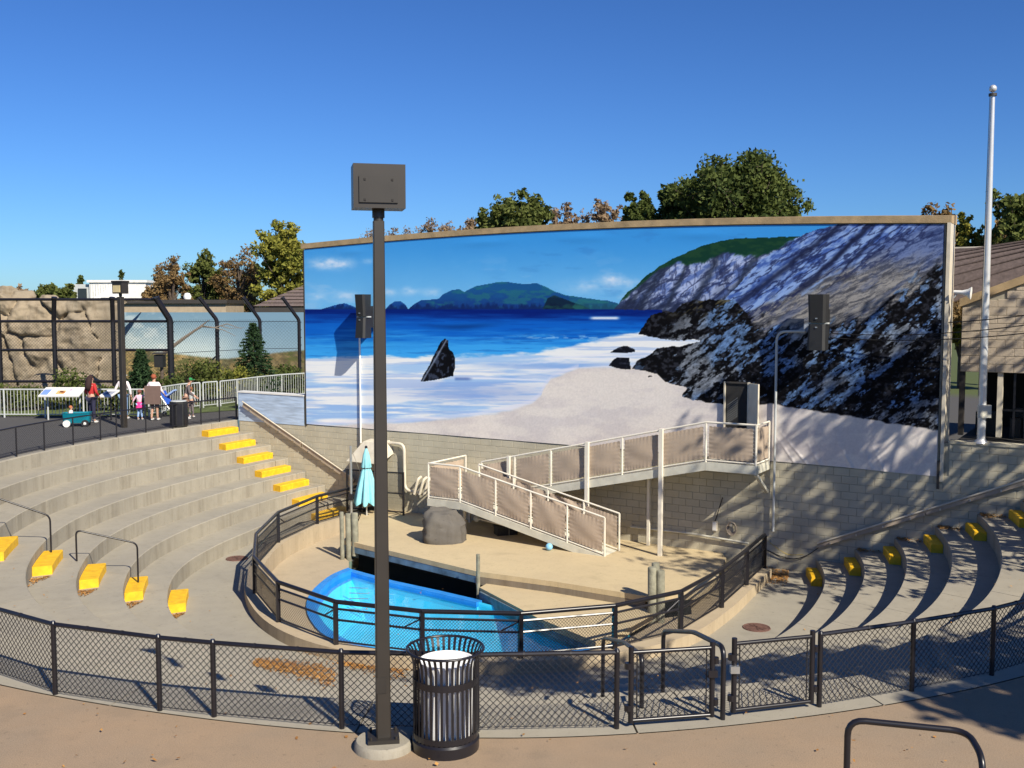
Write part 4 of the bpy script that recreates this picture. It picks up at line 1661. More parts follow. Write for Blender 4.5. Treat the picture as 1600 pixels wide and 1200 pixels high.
# ---------------------------------------------------------------- manhole covers
for (px_, py_, lb) in ((370, 873, 'rusty round drain cover beside the pool fence, left'), (1182, 981, 'rusty round drain cover on the right floor by the lowest tier')):
    c = survey(px_, py_, FLOOR)
    mb = MB().lathe([(0.0, 0.012), (0.24, 0.012), (0.25, 0.006), (0.29, 0.02), (0.30, 0.0)], 28, (c[0], c[1], FLOOR))
    for a in range(0, 180, 30):
        mb.box((c[0], c[1], FLOOR + 0.015), (0.44, 0.02, 0.012), R(a))
    tag(mb.build('drain_cover', M['rust']), lb, 'manhole')

# ---------------------------------------------------------------- stage furniture
def piles(name, spots, label, zt):
    root = thing(name, (*spots[0][:2], DECK), label, 'piling')
    for (x, y, zb, zt_, r_) in spots:
        MB().tube([(x, y, zb), (x + 0.01, y, (zb + zt_) / 2), (x, y, zt_ - 0.02), (x, y, zt_)], [r_, r_ * 1.02, r_, r_ * 0.85], 12).build('timber_pile', M['woodpile'], root, smooth=True)
    return root


a_ = survey(537, 857, STAGE)
piles('piling', [(-4.66, 28.95, -4.0, -1.75, 0.085), (-4.83, 28.83, -4.0, -1.68, 0.06), (-4.47, 28.9, STAGE - 0.4, -1.72, 0.095)], 'clustered grey timber piles at the left corner of the stage', 0)
pr = (3.2, 23.1)
piles('piling', [(pr[0] - 0.02, pr[1] - 0.1, -4.0, -1.78, 0.1), (pr[0] + 0.17, pr[1] - 0.12, -4.0, -1.85, 0.095), (pr[0] + 0.08, pr[1] + 0.06, STAGE, -1.72, 0.09)], 'clustered grey timber piles at the right corner of the stage', 0)
o = MB().tube([(-0.84, 25.16, -3.9), (-0.84, 25.16, zat(866, 25.16))], 0.05, 10).build('post', M['woodpile'], smooth=True)
o.name = 'channel_post'
tag(o, 'thin grey pipe post at the middle of the stage front edge', 'post')


def rock_shape(c, s, seed, planes=None):
    mb_ = MB()
    rnd = random.Random(seed)
    planes = [(Vector(n_).normalized(), h) for n_, h in planes] if planes else [(Vector((rnd.uniform(-1, 1), rnd.uniform(-1, 1), rnd.uniform(-0.3, 1))).normalized(), rnd.uniform(0.62, 0.9)) for _ in range(16)] + [(Vector((0, 0, 1)), 0.74)]
    nu, nv = 40, 24
    vs, fs = [], []
    for i in range(nv + 1):
        v = math.pi * i / nv
        for j in range(nu):
            u = 2 * math.pi * j / nu
            d = Vector((math.sin(v) * math.cos(u), math.sin(v) * math.sin(u), math.cos(v)))
            r_ = 1.0
            for n_, h in planes:
                dd = d.dot(n_)
                if dd > 0.05:
                    r_ = min(r_, h / dd)
            r_ *= 1 + 0.035 * math.sin(9 * d.x + seed) * math.sin(8 * d.y) + 0.025 * math.sin(17 * d.z + 3 * d.x) - 0.05 * math.exp(-((d.z - 0.25 - 0.3 * d.x) / 0.07) ** 2) * (d.x < 0.2)
            vs.append((c[0] + s[0] * d.x * r_, c[1] + s[1] * d.y * r_, c[2] + s[2] * d.z * r_))
    for i in range(nv):
        for j in range(nu):
            fs.append((i * nu + j, (i + 1) * nu + j, (i + 1) * nu + (j + 1) % nu, i * nu + (j + 1) % nu))
    return mb_.add(vs, fs)


rk = rock_shape((-1.98, 29.0, STAGE + 0.30), (0.74, 0.6, 0.74), 5, [((-1, -0.1, 0.05), 0.74), ((1, -0.2, 0.12), 0.80), ((0.1, -1, 0.12), 0.80), ((0.0, 1, 0.1), 0.8), ((0.16, -0.1, 1), 0.74), ((0.65, -0.2, 0.6), 0.72), ((-0.6, -0.5, 0.6), 0.92), ((0.3, -0.8, 0.5), 0.80), ((0.6, -0.8, 0.05), 0.86), ((-0.7, -0.7, 0.1), 0.93)]).build('boulder', M['rock'], smooth=True)
tag(rk, 'grey artificial boulder sitting on the tan stage', 'rock')
ba = survey(858, 860, STAGE)
o = MB().blob((ba[0], ba[1], STAGE + 0.1), (0.1, 0.1, 0.1), 1, 0.0, 18, 12).build('ball', M['ball'], smooth='all')
tag(o, 'pale blue ball on the stage under the ramp', 'ball')
# dark crate and pole lying in the shade under the ramp
c = survey(790, 838, STAGE)
mb = MB().box((c[0], c[1] + 0.3, STAGE + 0.12), (0.62, 0.4, 0.24), 0.3)
mb.box((c[0], c[1] + 0.3, STAGE + 0.26), (0.66, 0.44, 0.04), 0.3)
tag(mb.build('storage_crate', M['speaker']), 'dark lidded crate in the shade under the ramp', 'crate')
a0, z0 = on_wall(728, 828, 1.5)
mb = MB().tube([W(8.0, 1.4, STAGE + 0.42), W(10.4, 1.9, STAGE + 0.33)], 0.02, 8)
po_ = thing('target_pole', W(8.0, 1.4, STAGE), 'thin pole with a grey float lying under the ramp', 'pole')
mb.build('shaft', M['cream'], po_, smooth=True)
MB().blob(W(8.0, 1.4, STAGE + 0.42), (0.1, 0.1, 0.1), 2, 0, 12, 8).build('float', M['greyrail'], po_, smooth='all')

# ---------------------------------------------------------------- entrance ramp with fabric panels
ramp = thing('ramp', W(12, 1.1, STAGE), 'cream railed ramp with taupe fabric panels from the wall door to the stage', 'ramp')
zu = lambda a: 0.08 if a >= 15 else 0.08 - 0.2285 * (15 - a)
zl = lambda a: -1.55 if a <= 7.85 else -1.55 - 0.2135 * (a - 7.85)
OU, OB, OF = 1.16, 1.26, 2.08


def strip_deck(a0, a1, o0, o1, zf, name, th=0.2):
    mb_ = MB()
    p = [W(a, o, zf(a) + dz) for a in (a0, a1) for o in (o0, o1) for dz in (-th, 0)]
    mb_.add(p, [(0, 1, 3, 2), (4, 6, 7, 5), (0, 4, 5, 1), (2, 3, 7, 6), (1, 5, 7, 3), (0, 2, 6, 4)])
    return mb_.build(name, M['beam'], ramp)


strip_deck(15.0, 16.36, 0.04, OU, zu, 'platform_deck', 0.22)
strip_deck(7.98, 14.997, 0.05, OU - 0.002, zu, 'upper_deck', 0.22)
strip_deck(6.69, 7.85, 0.05, OF, zl, 'landing_deck', 0.22)
strip_deck(7.853, 12.62, OB - 0.01, OF - 0.002, zl, 'lower_deck', 0.2)


def fabric(a0, o0, z0f, a1, o1, z1f, h, seed, bare=False):
    rnd = random.Random(seed)
    ph = [rnd.uniform(0, 6.28) for _ in range(8)]
    am = rnd.choice([0.004, 0.006, 0.005, 0.026])
    P0, P1 = Vector(W(a0, o0, 0)), Vector(W(a1, o1, 0))
    d = (P1 - P0)
    n_ = Vector((d.y, -d.x, 0)).normalized()
    k1, k2 = rnd.uniform(2, 5), rnd.uniform(1, 4)

    def fn(u, v):
        uu = 0.06 + 0.88 * u
        edge_u = min(u, 1 - u)
        edge_v = min(v, 1 - v)
        curl = 0.006 * math.exp(-edge_u * 9) * math.sin(v * 48 + ph[0] + 3 * u) + 0.005 * math.exp(-edge_v * 8) * math.sin(u * 61 + ph[1] + 5 * math.sin(3 * u))
        fold = am * (math.sin(k1 * 2 * u + k2 * 3 * v + ph[2] + 0.9 * math.sin(4 * v + ph[3])) + 0.5 * math.sin(9 * u - 6 * v + ph[4]))
        sag = 0.03 * math.sin(math.pi * u) * math.sin(math.pi * v)
        zz = (z0f * (1 - uu) + z1f * uu) + 0.1 + (h - 0.2) * v
        q = P0 + d * uu + n_ * (curl + fold * min(1, edge_u * 8) + sag)
        return (q.x, q.y, zz + 0.007 * math.exp(-edge_v * 16) * math.sin(u * 55))
    mb_ = MB().grid(fn, 44, 30)
    return mb_.build('fabric_panel', M['fabric'], ramp, smooth='all')


def railing(stops, o_of, zf, h=1.04, seed=0, w=0.028, skip=()):
    pts = []
    for i, a in enumerate(stops):
        o_ = o_of(a)
        MB().tube([W(a, o_, zf(a) - 0.1), W(a, o_, zf(a) + h)], w, 6).build('rail_post', M['cream'], ramp)
    for i in range(len(stops) - 1):
        a, b_ = stops[i], stops[i + 1]
        for dz, r_, nm in ((h, 0.027, 'top_rail'), (0.05, 0.018, 'lower_rail')):
            MB().tube([W(a, o_of(a), zf(a) + dz), W(b_, o_of(b_), zf(b_) + dz)], r_, 8).build(nm, M['cream'], ramp, smooth=True)
        if i not in skip:
            fabric(a, o_of(a), zf(a), b_, o_of(b_), zf(b_), h, seed + i)
        # lacing along the side edges
        mb_ = MB()
        for e, sg in ((a, 1), (b_, -1)):
            for j in range(9):
                z_ = zf(e) + 0.14 + (h - 0.28) * j / 8
                mb_.tube([W(e, o_of(e), z_), W(e + sg * 0.06 * (b_ - a), o_of(e), z_ + 0.02 + (zf(e + sg * 0.06 * (b_ - a)) - zf(e)))], 0.005, 4)
        mb_.build('lacing', M['white'], ramp)['kind'] = 'stuff'


railing([8.0, 9.15, 10.36, 11.5, 12.6, 13.72, 15.0, 16.34], lambda a: OU - 0.03, zu, 1.04, 10)
railing([6.72, 7.85, 9.08, 10.24, 11.4, 12.54], lambda a: OF - 0.03, zl, 1.05, 30)
railing([8.0, 9.2, 10.35, 11.5, 12.6], lambda a: OB + 0.02, zl, 1.05, 50)
# return rails at the platform end and the landing end
for (a, o0, o1, z_, sd) in ((16.34, OU - 0.03, 0.1, 0.08, 70), (6.72, OF - 0.03, 0.1, -1.55, 71)):
    for o_ in (o1,):
        MB().tube([W(a, o_, z_ - 0.1), W(a, o_, z_ + 1.04)], 0.028, 6).build('rail_post', M['cream'], ramp)
    for dz in (1.04, 0.05):
        MB().tube([W(a, o0, z_ + dz), W(a, o1, z_ + dz)], 0.025, 8).build('top_rail', M['cream'], ramp, smooth=True)
    fabric(a, o0, z_, a + 0.001, o1, z_, 1.04, sd)
for (a, o_, zt, w) in ((11.55, OU + 0.03, zu(11.55) + 1.08, 0.1), (13.77, OU + 0.035, zu(13.77) + 1.08, 0.1), (8.98, OU + 0.03, zu(8.98) + 1.08, 0.085), (13.0, 0.25, zu(13.0) - 0.2, 0.075), (7.0, 1.7, -1.75, 0.07), (7.7, 1.6, -1.75, 0.07), (7.0, 0.3, -1.75, 0.07), (16.2, 0.3, -0.12, 0.0)):
    if w:
        MB().box(W(a, o_, (zt + STAGE) / 2), (w, w, zt - STAGE), math.atan2(WD[1], WD[0])).build('support_post', M['cream'], ramp)
MB().beam(W(16.3, 0.05, -0.75), W(16.3, 1.0, -0.16), 0.08, 0.08).build('bracket', M['beam'], ramp)

# ---------------------------------------------------------------- door in the picture wall
door = thing('stage_door', W(15.5, 0.05, 0.08), 'open doorway, shade painted as a dark panel, with a half open cream leaf above the ramp platform', 'door')
rzw = math.atan2(WD[1], WD[0])


def wall_box(a0, a1, o0, o1, z0, z1, name, m_, parent):
    mb_ = MB()
    wbox(mb_, a0, a1, o0, o1, z0, z1)
    return mb_.build(name, m_, parent)


wall_box(15.13, 15.74, 0.045, 0.075, 0.1, 2.08, 'painted_shade_panel', M['interior'], door)  # flat panel proud of the wall; its colour imitates the shaded doorway
wall_box(15.09, 15.13, 0.04, 0.12, 0.1, 2.12, 'jamb', M['trim'], door)
wall_box(15.74, 15.79, 0.04, 0.12, 0.1, 2.12, 'jamb', M['trim'], door)
wall_box(15.132, 15.738, 0.04, 0.115, 2.08, 2.121, 'lintel', M['darkstrip'], door)
for i in range(9):
    p = Vector(W(15.2 + i * 0.03, 0.085, 1.25 + i * 0.03))
    MB().tube([W(15.17, 0.085, 1.0 + i * 0.06), W(15.17 + 0.3, 0.085, 1.22 + i * 0.06)], 0.004, 4).build('screen_wire', M['greyrail'], door)
mb = MB()
A0, A1 = Vector(W(15.80, 0.13, 0)), Vector(W(16.12, 0.34, 0))
mb.obox((A0 + A1) / 2 + Vector((0, 0, 1.1)), (A1 - A0) / 2, Vector((-(A1 - A0).y, (A1 - A0).x, 0)).normalized() * 0.022, (0, 0, 1.0))
lf = mb.build('door_leaf', M['trim'], door)
MB().tube([A1 * 0.85 + A0 * 0.15 + Vector((-0.05, 0.0, 1.05)), A1 * 0.95 + A0 * 0.05 + Vector((-0.05, 0, 1.05))], 0.02, 8).build('handle', M['steel'], lf)

# ---------------------------------------------------------------- loudspeakers on poles
def speaker_pair(px_, y0, y1, y2, label, o_=0.46, w=0.42):
    am, zt = on_wall(px_, y0, o_)
    _, zm = on_wall(px_, y1, o_)
    _, zb = on_wall(px_, y2, o_)
    root = thing('loudspeaker', W(am, o_, zb), label, 'loudspeaker', None)

    def cab(z0, z1, tilt, nm):
        mb_ = MB()
        vs = []
        for z_, s_ in ((z0, 0.0), (z1, 0.0)):
            t = (z_ - z0) / (z1 - z0)
            f = 0.2 + (0.05 * (t if tilt > 0 else 1 - t))
            for a, o2 in ((-w / 2, -0.12), (w / 2, -0.12), (w / 2, f - 0.06), (w / 2 - 0.06, f), (-w / 2 + 0.06, f), (-w / 2, f - 0.06)):
                vs.append(W(am + a * (0.92 if (tilt > 0) == (z_ == z0) else 1), o_ + o2, z_))
        fs = [tuple(range(6))[::-1], tuple(range(6, 12))] + [(i, (i + 1) % 6, 6 + (i + 1) % 6, 6 + i) for i in range(6)]
        mb_.add(vs, fs)
        c_ = mb_.build(nm, M['speaker'], root)
        mg = MB()
        wbox(mg, am - w * 0.36, am + w * 0.36, o_ + 0.225, o_ + 0.235, z0 + 0.05, z1 - 0.05)
        return c_
    cab(zm + 0.02, zt, 1, 'upper_cabinet')
    cab(zb, zm - 0.02, -1, 'lower_cabinet')
    wall_box(am - w / 2 - 0.02, am + w / 2 + 0.02, o_ - 0.1, o_ + 0.08, zm - 0.019, zm + 0.019, 'clamp', M['greyrail'], root)
    wall_box(am + 0.12, am + 0.17, 0.05, o_ - 0.121, zm - 0.35, zm + 0.35, 'wall_bracket', M['speaker'], root)
    for z_ in (zm + 0.12, zm - 0.1):
        MB().box(W(am, o_ + 0.215, z_), (0.05, 0.03, 0.03), rzw).build('badge', M['steel'], root)
    return root


speaker_pair(568, 460, 495, 528, 'black pair of stacked loudspeakers casting a shadow over the painted sea')
speaker_pair(1280, 460, 505, 547, 'black pair of stacked loudspeakers in front of the painted cliff', 0.46, 0.45)
a1_, z1_ = on_wall(565, 545, 0.08)
a2_, z2_ = on_wall(563, 692, 0.08)
tag(MB().tube([W(a2_ + 0.02, 0.08, z2_), W(a2_ + 0.02, 0.08, z1_ + 0.8)], 0.028, 8).build('conduit', M['white'], smooth=True), 'thin white pipe running up to the left loudspeakers', 'pipe')
a1_, z1_ = on_wall(1208, 830, 0.1)
a2_, z2_ = on_wall(1206, 518, 0.1)
tag(MB().tube(bend([W(a1_, 0.1, z1_), W(a1_, 0.1, z2_), W(a1_ + 0.75, 0.12, z2_ + 0.02)], 0.25, 6), 0.033, 10).build('conduit', M['greyrail'], smooth=True), 'grey pipe bent over towards the right loudspeakers', 'pipe')

# ---------------------------------------------------------------- handrails on the wall
def wall_rail(p, q, label, gap, bh=0.17):
    root = thing('wall_handrail', W(p[0], 0.1, p[1]), label, 'handrail')
    for s, e in gap:
        A, B = (p[0] + (q[0] - p[0]) * s, p[1] + (q[1] - p[1]) * s), (p[0] + (q[0] - p[0]) * e, p[1] + (q[1] - p[1]) * e)
        MB().beam(W(A[0], 0.09, A[1]), W(B[0], 0.09, B[1]), 0.06, bh).build('board', M['rail_wood'], root)
        MB().tube([W(A[0], 0.14, A[1] + bh / 2 + 0.025), W(B[0], 0.14, B[1] + bh / 2 + 0.025)], 0.022, 8).build('rail', M['trim'], root, smooth=True)
        n_ = 4
        for i in range(n_):
            t = (i + 0.5) / n_
            c = (A[0] * (1 - t) + B[0] * t, A[1] * (1 - t) + B[1] * t)
            MB().box(W(c[0], 0.14, c[1] - 0.02), (0.03, 0.04, 0.05), rzw).build('bolt', M['steel'], root)
    return root


wall_rail(on_wall(380, 632, 0.1), on_wall(553, 752, 0.1), 'tan sloping handrail on the wall above the left steps', ((0, 0.545), (0.555, 1)))
wall_rail(on_wall(1278, 853, 0.1), on_wall(1640, 742, 0.1), 'tan sloping handrail on the shaded right part of the wall', ((0, 0.49), (0.495, 1)), 0.1)

# ---------------------------------------------------------------- service corner: hood, pipes, mesh gate, umbrella
hood_a, hood_z = on_wall(575, 700, 0.3)
hood = thing('canopy_hood', W(hood_a, 0.3, hood_z), 'small cream metal hood on the wall above the folded umbrella', 'hood')
vs = [W(hood_a - 0.55, 0.03, hood_z - 0.15), W(hood_a - 0.55, 0.75, hood_z - 0.42), W(hood_a + 0.85, 0.75, hood_z - 0.42), W(hood_a + 0.85, 0.03, hood_z - 0.15), W(hood_a - 0.1, 0.03, hood_z + 0.28), W(hood_a - 0.1, 0.42, hood_z + 0.22), W(hood_a + 0.7, 0.42, hood_z + 0.22), W(hood_a + 0.7, 0.03, hood_z + 0.28)]
MB().add(vs, [(0, 3, 2, 1), (4, 5, 6, 7), (1, 2, 6, 5), (0, 1, 5, 4), (2, 3, 7, 6), (3, 0, 4, 7)]).build('hood_shell', M['trim'], hood)
pa0, pz0 = on_wall(600, 692, 0.1)
pa1, pz1 = on_wall(632, 697, 0.1)
_, pz2 = on_wall(632, 765, 0.1)
pa3, pz3 = on_wall(662, 772, 0.1)
tag(MB().tube(bend([W(pa0, 0.12, pz0 + 0.03), W(pa1, 0.12, pz1 + 0.06), W(pa1 + 0.02, 0.12, pz2), W(pa3, 0.14, pz3)], 0.22, 6), 0.05, 10).build('service_pipe', M['trim'], smooth=True), 'cream service pipe bent down the wall beside the mesh gate', 'pipe')
vr = thing('valve_pipe', W(pa3, 0.2, pz3), 'stub of upright pipes and valves on the wall left of the ramp', 'pipe')
for da in (-0.1, 0.12, 0.3):
    MB().tube(bend([W(pa3 + da, 0.1, pz3 + 0.55), W(pa3 + da, 0.26, pz3 + 0.5), W(pa3 + da - 0.15, 0.28, pz3)], 0.1, 4), 0.045, 8).build('pipe', M['trim'], vr, smooth=True)
ga, gz = on_wall(603, 735, 0.55)
gb, _ = on_wall(628, 735, 0.55)
mg = thing('mesh_gate', W(ga, 0.5, STAGE), 'dark mesh gate beside the folded umbrella at the stage corner', 'gate')
g0, g1 = W(2.6, 0.95, 0), W(gb + 0.05, 0.55, 0)
for e in (g0, g1):
    MB().tube([(e[0], e[1], STAGE), (e[0], e[1], gz)], 0.035, 8).build('post', M['black'], mg, smooth=True)
for z_ in (gz - 0.03, (gz + STAGE) / 2, STAGE + 0.1):
    MB().tube([(g0[0], g0[1], z_), (g1[0], g1[1], z_)], 0.025, 8).build('rail', M['black'], mg, smooth=True)
mesh_panel(g0, g1, STAGE + 0.1, STAGE + 0.1, gz - STAGE - 0.13, 0.05, 0.004, 'chain_link', mg)
um = at(573, 790, 32.6)
uz0, uz1 = zat(786, 32.6), zat(700, 32.6)
umb = thing('umbrella', (um[0], 32.6, CURB), 'closed aqua umbrella standing at the left end of the pool fence', 'umbrella')
nf = 48
vs, fs = [], []
lv = [(0.0, 0.03), (0.12, 0.10), (0.33, 0.155), (0.36, 0.12), (0.42, 0.16), (0.7, 0.27), (0.93, 0.35), (1.0, 0.34)]
for t, r_ in lv:
    for j in range(nf):
        a = 2 * math.pi * j / nf
        rr = r_ * (1 + 0.30 * t * math.cos(8 * a) + 0.1 * t * math.cos(16 * a + 3 * t))
        vs.append((um[0] + rr * math.cos(a), 32.6 + rr * math.sin(a), uz1 + (uz0 - uz1) * (t + 0.03 * math.cos(8 * a) * t)))
for i in range(len(lv) - 1):
    for j in range(nf):
        fs.append((i * nf + j, (i + 1) * nf + j, (i + 1) * nf + (j + 1) % nf, i * nf + (j + 1) % nf))
MB().add(vs, fs).build('folded_cloth', M['umbrella'], umb, smooth='all')
MB().tube([(um[0], 32.6, CURB - 0.3), (um[0], 32.6, uz1 + 0.08)], 0.022, 8).build('shaft', M['alu'], umb, smooth=True)
ring_tube((um[0], 32.6, uz1 + (uz0 - uz1) * 0.36), 0.135, 0.014, 20, 6).build('strap', M['cable'], umb)
MB().lathe([(0.0, 0), (0.05, 0.0), (0.04, 0.06), (0.0, 0.09)], 10, (um[0], 32.6, uz1)).build('finial', M['black'], umb, smooth=True)
lx = at(549, 800, 32.4)
lift = thing('lift_post', (lx[0], 32.4, CURB), 'grey post with stay wires left of the folded umbrella', 'post')
MB().tube([(lx[0], 32.4, -3.0), (lx[0], 32.4, zat(697, 32.4))], 0.042, 10).build('pole', M['steel'], lift, smooth=True)
MB().tube([(lx[0], 32.4, zat(699, 32.4)), (lx[0] + 0.26, 32.9, zat(745, 32.6))], 0.008, 5).build('stay', M['steel'], lift)
MB().box((lx[0], 32.36, zat(776, 32.4)), (0.14, 0.12, 0.2)).build('clamp', M['black'], lift)

# ---------------------------------------------------------------- small boxes, hose and cables on the wall
for (px_, py_, w_, h_, lb) in ((1117, 822, 0.13, 0.26, 'small cream junction box on the shaded wall behind the stage'),):
    a, z_ = on_wall(px_, py_, 0.06)
    bxo = thing('junction_box', W(a, 0.06, z_), lb, 'box')
    wall_box(a - w_ / 2, a + w_ / 2, 0.012, 0.1, z_ - h_ / 2, z_ + h_ / 2, 'case', M['trim'], bxo)
    wall_box(a - w_ / 2 + 0.015, a + w_ / 2 - 0.015, 0.1, 0.108, z_ - h_ / 2 + 0.02, z_ + h_ / 2 - 0.02, 'lid', M['white'], bxo)
    MB().tube([W(a, 0.05, z_ + h_ / 2), W(a + 0.2, 0.05, z_ + 0.8)], 0.014, 6).build('conduit', M['darkstrip'], bxo)
a, z_ = on_wall(1143, 826, 0.1)
hr = thing('hose_reel', W(a, 0.1, z_), 'coiled hose hanging on the wall behind the stage corner', 'hose')
for j in range(4):
    pts = []
    for i in range(25):
        t = 2 * math.pi * i / 24
        pts.append(W(a + (0.10 + 0.012 * j) * math.cos(t), 0.05 + 0.02 * j, z_ + (0.12 + 0.02 * j) * math.sin(t)))
    MB().tube(pts, 0.012, 6, False).build('coil', M['rail_wood'], hr, smooth=True)
MB().tube([W(a, 0.02, z_ + 0.1), W(a, 0.16, z_ + 0.1)], 0.04, 8).build('hook', M['steel'], hr)
pts = []
for px_, py_ in ((1195, 858), (1215, 868), (1240, 875), (1262, 868), (1280, 855)):
    a, z_ = on_wall(px_, py_, 0.06)
    pts.append(W(a, 0.05, z_))
tag(MB().tube(bend(pts, 0.3, 4), 0.012, 6).build('cable', M['cable'], smooth=True), 'black cable sagging along the wall by the right fence end', 'cable')
pts = []
for px_, py_ in ((1200, 845), (1213, 856), (1232, 868), (1255, 866)):
    a, z_ = on_wall(px_, py_, 0.08)
    pts.append(W(a, 0.08, z_))
tag(MB().tube(bend(pts, 0.3, 4), 0.006, 5).build('cord', M['cableyellow'], smooth=True), 'thin yellow cord on the wall near the right fence end', 'cord')
pts = [W(*[on_wall(px_, py_, 0.08)[0], 0.08, on_wall(px_, py_, 0.08)[1]]) for px_, py_ in ((985, 823), (1075, 833), (1170, 849))]
tag(MB().tube(pts, 0.03, 8).build('conduit', M['beam'], smooth=True), 'pale horizontal pipe low on the wall behind the stage', 'pipe')
for i, (p, q, sag) in enumerate((((1482, 504), (1660, 468), 0.12), ((1300, 521), (1660, 482), 0.3), ((1300, 528), (1660, 500), 0.28))):
    a, z_ = on_wall(*p, 0.2)
    A = Vector(W(a, 0.2, z_))
    a, z_ = on_wall(*q, 0.2)
    B = Vector(W(a, 0.2, z_)) + Vector((1.5, -1.5, 0.25))
    pts = []
    for j in range(15):
        t = j / 14
        v = A * (1 - t) + B * t
        v.z -= sag * 4 * t * (1 - t)
        pts.append(v)
    tag(MB().tube(pts, 0.012, 5).build('overhead_cable', M['cable'], smooth=True), ['uppermost thin cable crossing in front of the right building', 'thick middle cable running to the right loudspeakers', 'lowest cable running to the right loudspeakers'][i], 'cable')
a, z_ = on_wall(1490, 456, 0.15)
hn = thing('horn_speaker', W(a, 0.1, z_), 'white horn loudspeaker on the right edge of the picture wall', 'loudspeaker')
vs = []
hp = [(0.0, 0.04), (0.18, 0.05), (0.3, 0.09), (0.38, 0.15)]
mb = MB()
P0, dr = Vector(W(a, 0.12, z_)), (Vector(WD + (0,)) * 0.9 + Vector((0, 0, -0.08))).normalized()
mb.tube([P0 + dr * t for t, r_ in hp], [r_ for t, r_ in hp], 14)
mb.build('horn', M['white'], hn, smooth=True)
MB().tube([P0 + Vector((0, 0, -0.14)), P0 + dr * 0.1], 0.018, 6).build('bracket', M['greyrail'], hn)

# ---------------------------------------------------------------- building to the right of the picture wall
bld = thing('block_building', W(22, -1.3, 0.9), 'tan block building with brown shingle roof right of the picture wall', 'building')
OB_ = -1.3
z_top = lambda a: 4.12 + (a - 20.7) * 0.4
aw0, aw1 = 20.72, 27.0
zo0, zo1 = 0.9, 2.5
mb = MB()
P = [W(aw0, OB_ - 0.02, zo1), W(aw1, OB_ - 0.02, zo1), W(aw1, OB_ - 0.02, z_top(aw1)), W(aw0, OB_ - 0.02, z_top(aw0))]
Q = [W(aw0, OB_ - 0.3, zo1), W(aw1, OB_ - 0.3, zo1), W(aw1, OB_ - 0.3, z_top(aw1)), W(aw0, OB_ - 0.3, z_top(aw0))]
mb.add(P + Q, [(0, 1, 2, 3), (7, 6, 5, 4), (4, 5, 1, 0), (3, 2, 6, 7)])
mb.build('wall', M['mortar'], bld)
cache_b = {}
for i in range(14):
    z0 = zo1 + 0.005 + 0.2 * i
    a = aw0 - 0.2 * (i % 2)
    while a < 24.6:
        s, e = max(a, aw0), a + 0.4
        zt_ = min(z0 + 0.19, z_top(s) - 0.02)
        if e - s > 0.1 and zt_ - z0 > 0.05:
            w_ = round(e - s - 0.007, 3)
            h_ = round(zt_ - z0, 3)
            if (w_, h_) not in cache_b:
                cache_b[(w_, h_)] = make_block_meshes(w_, h_, 0.025)
                cache_b[(w_, h_)].materials.append(M['block2'])
            ob = bpy.data.objects.new('block', cache_b[(w_, h_)])
            COL.objects.link(ob)
            ob.parent = bld
            ob.location = Vector(W((s + e) / 2, OB_ - 0.015, (z0 + zt_) / 2)) - ORIGIN[bld]
        a += 0.4
mb = MB()
for da, o2, th in ((0, 0.06, 0.18),):
    p = [W(aw0 - 0.06, OB_ + o2, z_top(aw0) - 0.02), W(aw1, OB_ + o2, z_top(aw1) - 0.02), W(aw1, OB_ + o2, z_top(aw1) + th), W(aw0 - 0.06, OB_ + o2, z_top(aw0) + th)]
    q = [W(aw0 - 0.06, OB_ - 0.05, z_top(aw0) - 0.02), W(aw1, OB_ - 0.05, z_top(aw1) - 0.02), W(aw1, OB_ - 0.05, z_top(aw1) + th), W(aw0 - 0.06, OB_ - 0.05, z_top(aw0) + th)]
    mb.add(p + q, [(0, 1, 2, 3), (7, 6, 5, 4), (3, 2, 6, 7), (0, 4, 5, 1), (0, 3, 7, 4)])
mb.build('gable_board', M['fascia'], bld)
# shingle roof behind the gable board, courses lapped
ridge = zat(388, 33.0)
n_ = 26
for i in range(n_):
    t0, t1 = i / n_, (i + 1) / n_ + 0.012
    def rp(a, t, dz):
        zb = z_top(max(a, 20.66)) + 0.12
        return W(a, OB_ - 0.02 - 8.2 * t, zb * (1 - t) + ridge * t + dz)
    al = 20.66 - 7.0 * min(1, t0 * 4 + 0.02)
    al2 = 20.66 - 7.0 * min(1, t1 * 4 + 0.02)
    p = [rp(al, t0, 0.03), rp(26.8, t0, 0.03), rp(26.8, t1, 0.012), rp(al2, t1, 0.012), rp(al, t0, 0.0), rp(26.8, t0, 0.0)]
    MB().add(p, [(0, 1, 2, 3), (4, 5, 1, 0)]).build('shingle_course', M['roof'], bld)
MB().beam(W(13.6, OB_ - 8.3, ridge + 0.03), W(27, OB_ - 8.3, ridge + 0.03), 0.14, 0.07).build('ridge_cap', M['trim'], bld)
wall_box(20.5, 27, OB_ - 8.4, OB_ - 8.3, 0, ridge - 0.05, 'rear_wall', M['block2'], bld)
wall_box(20.72, 27, OB_ - 4.0, OB_ - 3.9, 0.0, 2.6, 'inner_wall', M['interior'], bld)  # room box coloured near black in place of indoor shade
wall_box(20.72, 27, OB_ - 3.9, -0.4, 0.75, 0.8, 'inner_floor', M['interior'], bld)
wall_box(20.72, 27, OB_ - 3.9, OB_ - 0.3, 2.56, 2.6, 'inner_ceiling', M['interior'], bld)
for a in (20.76, 21.63, 22.42, 23.3):
    wall_box(a - 0.06, a + 0.06, OB_ - 0.2, OB_ - 0.05, 0.9, zo1, 'window_post', M['darkstrip'] if a != 21.63 else M['trim'], bld)
for a in (21.95, 22.2):
    wall_box(a - 0.025, a + 0.025, OB_ - 0.16, OB_ - 0.11, 0.9, zo1, 'mullion', M['black'], bld)
wall_box(21.7, 22.36, OB_ - 0.15, OB_ - 0.12, 1.55, 1.6, 'transom', M['black'], bld)
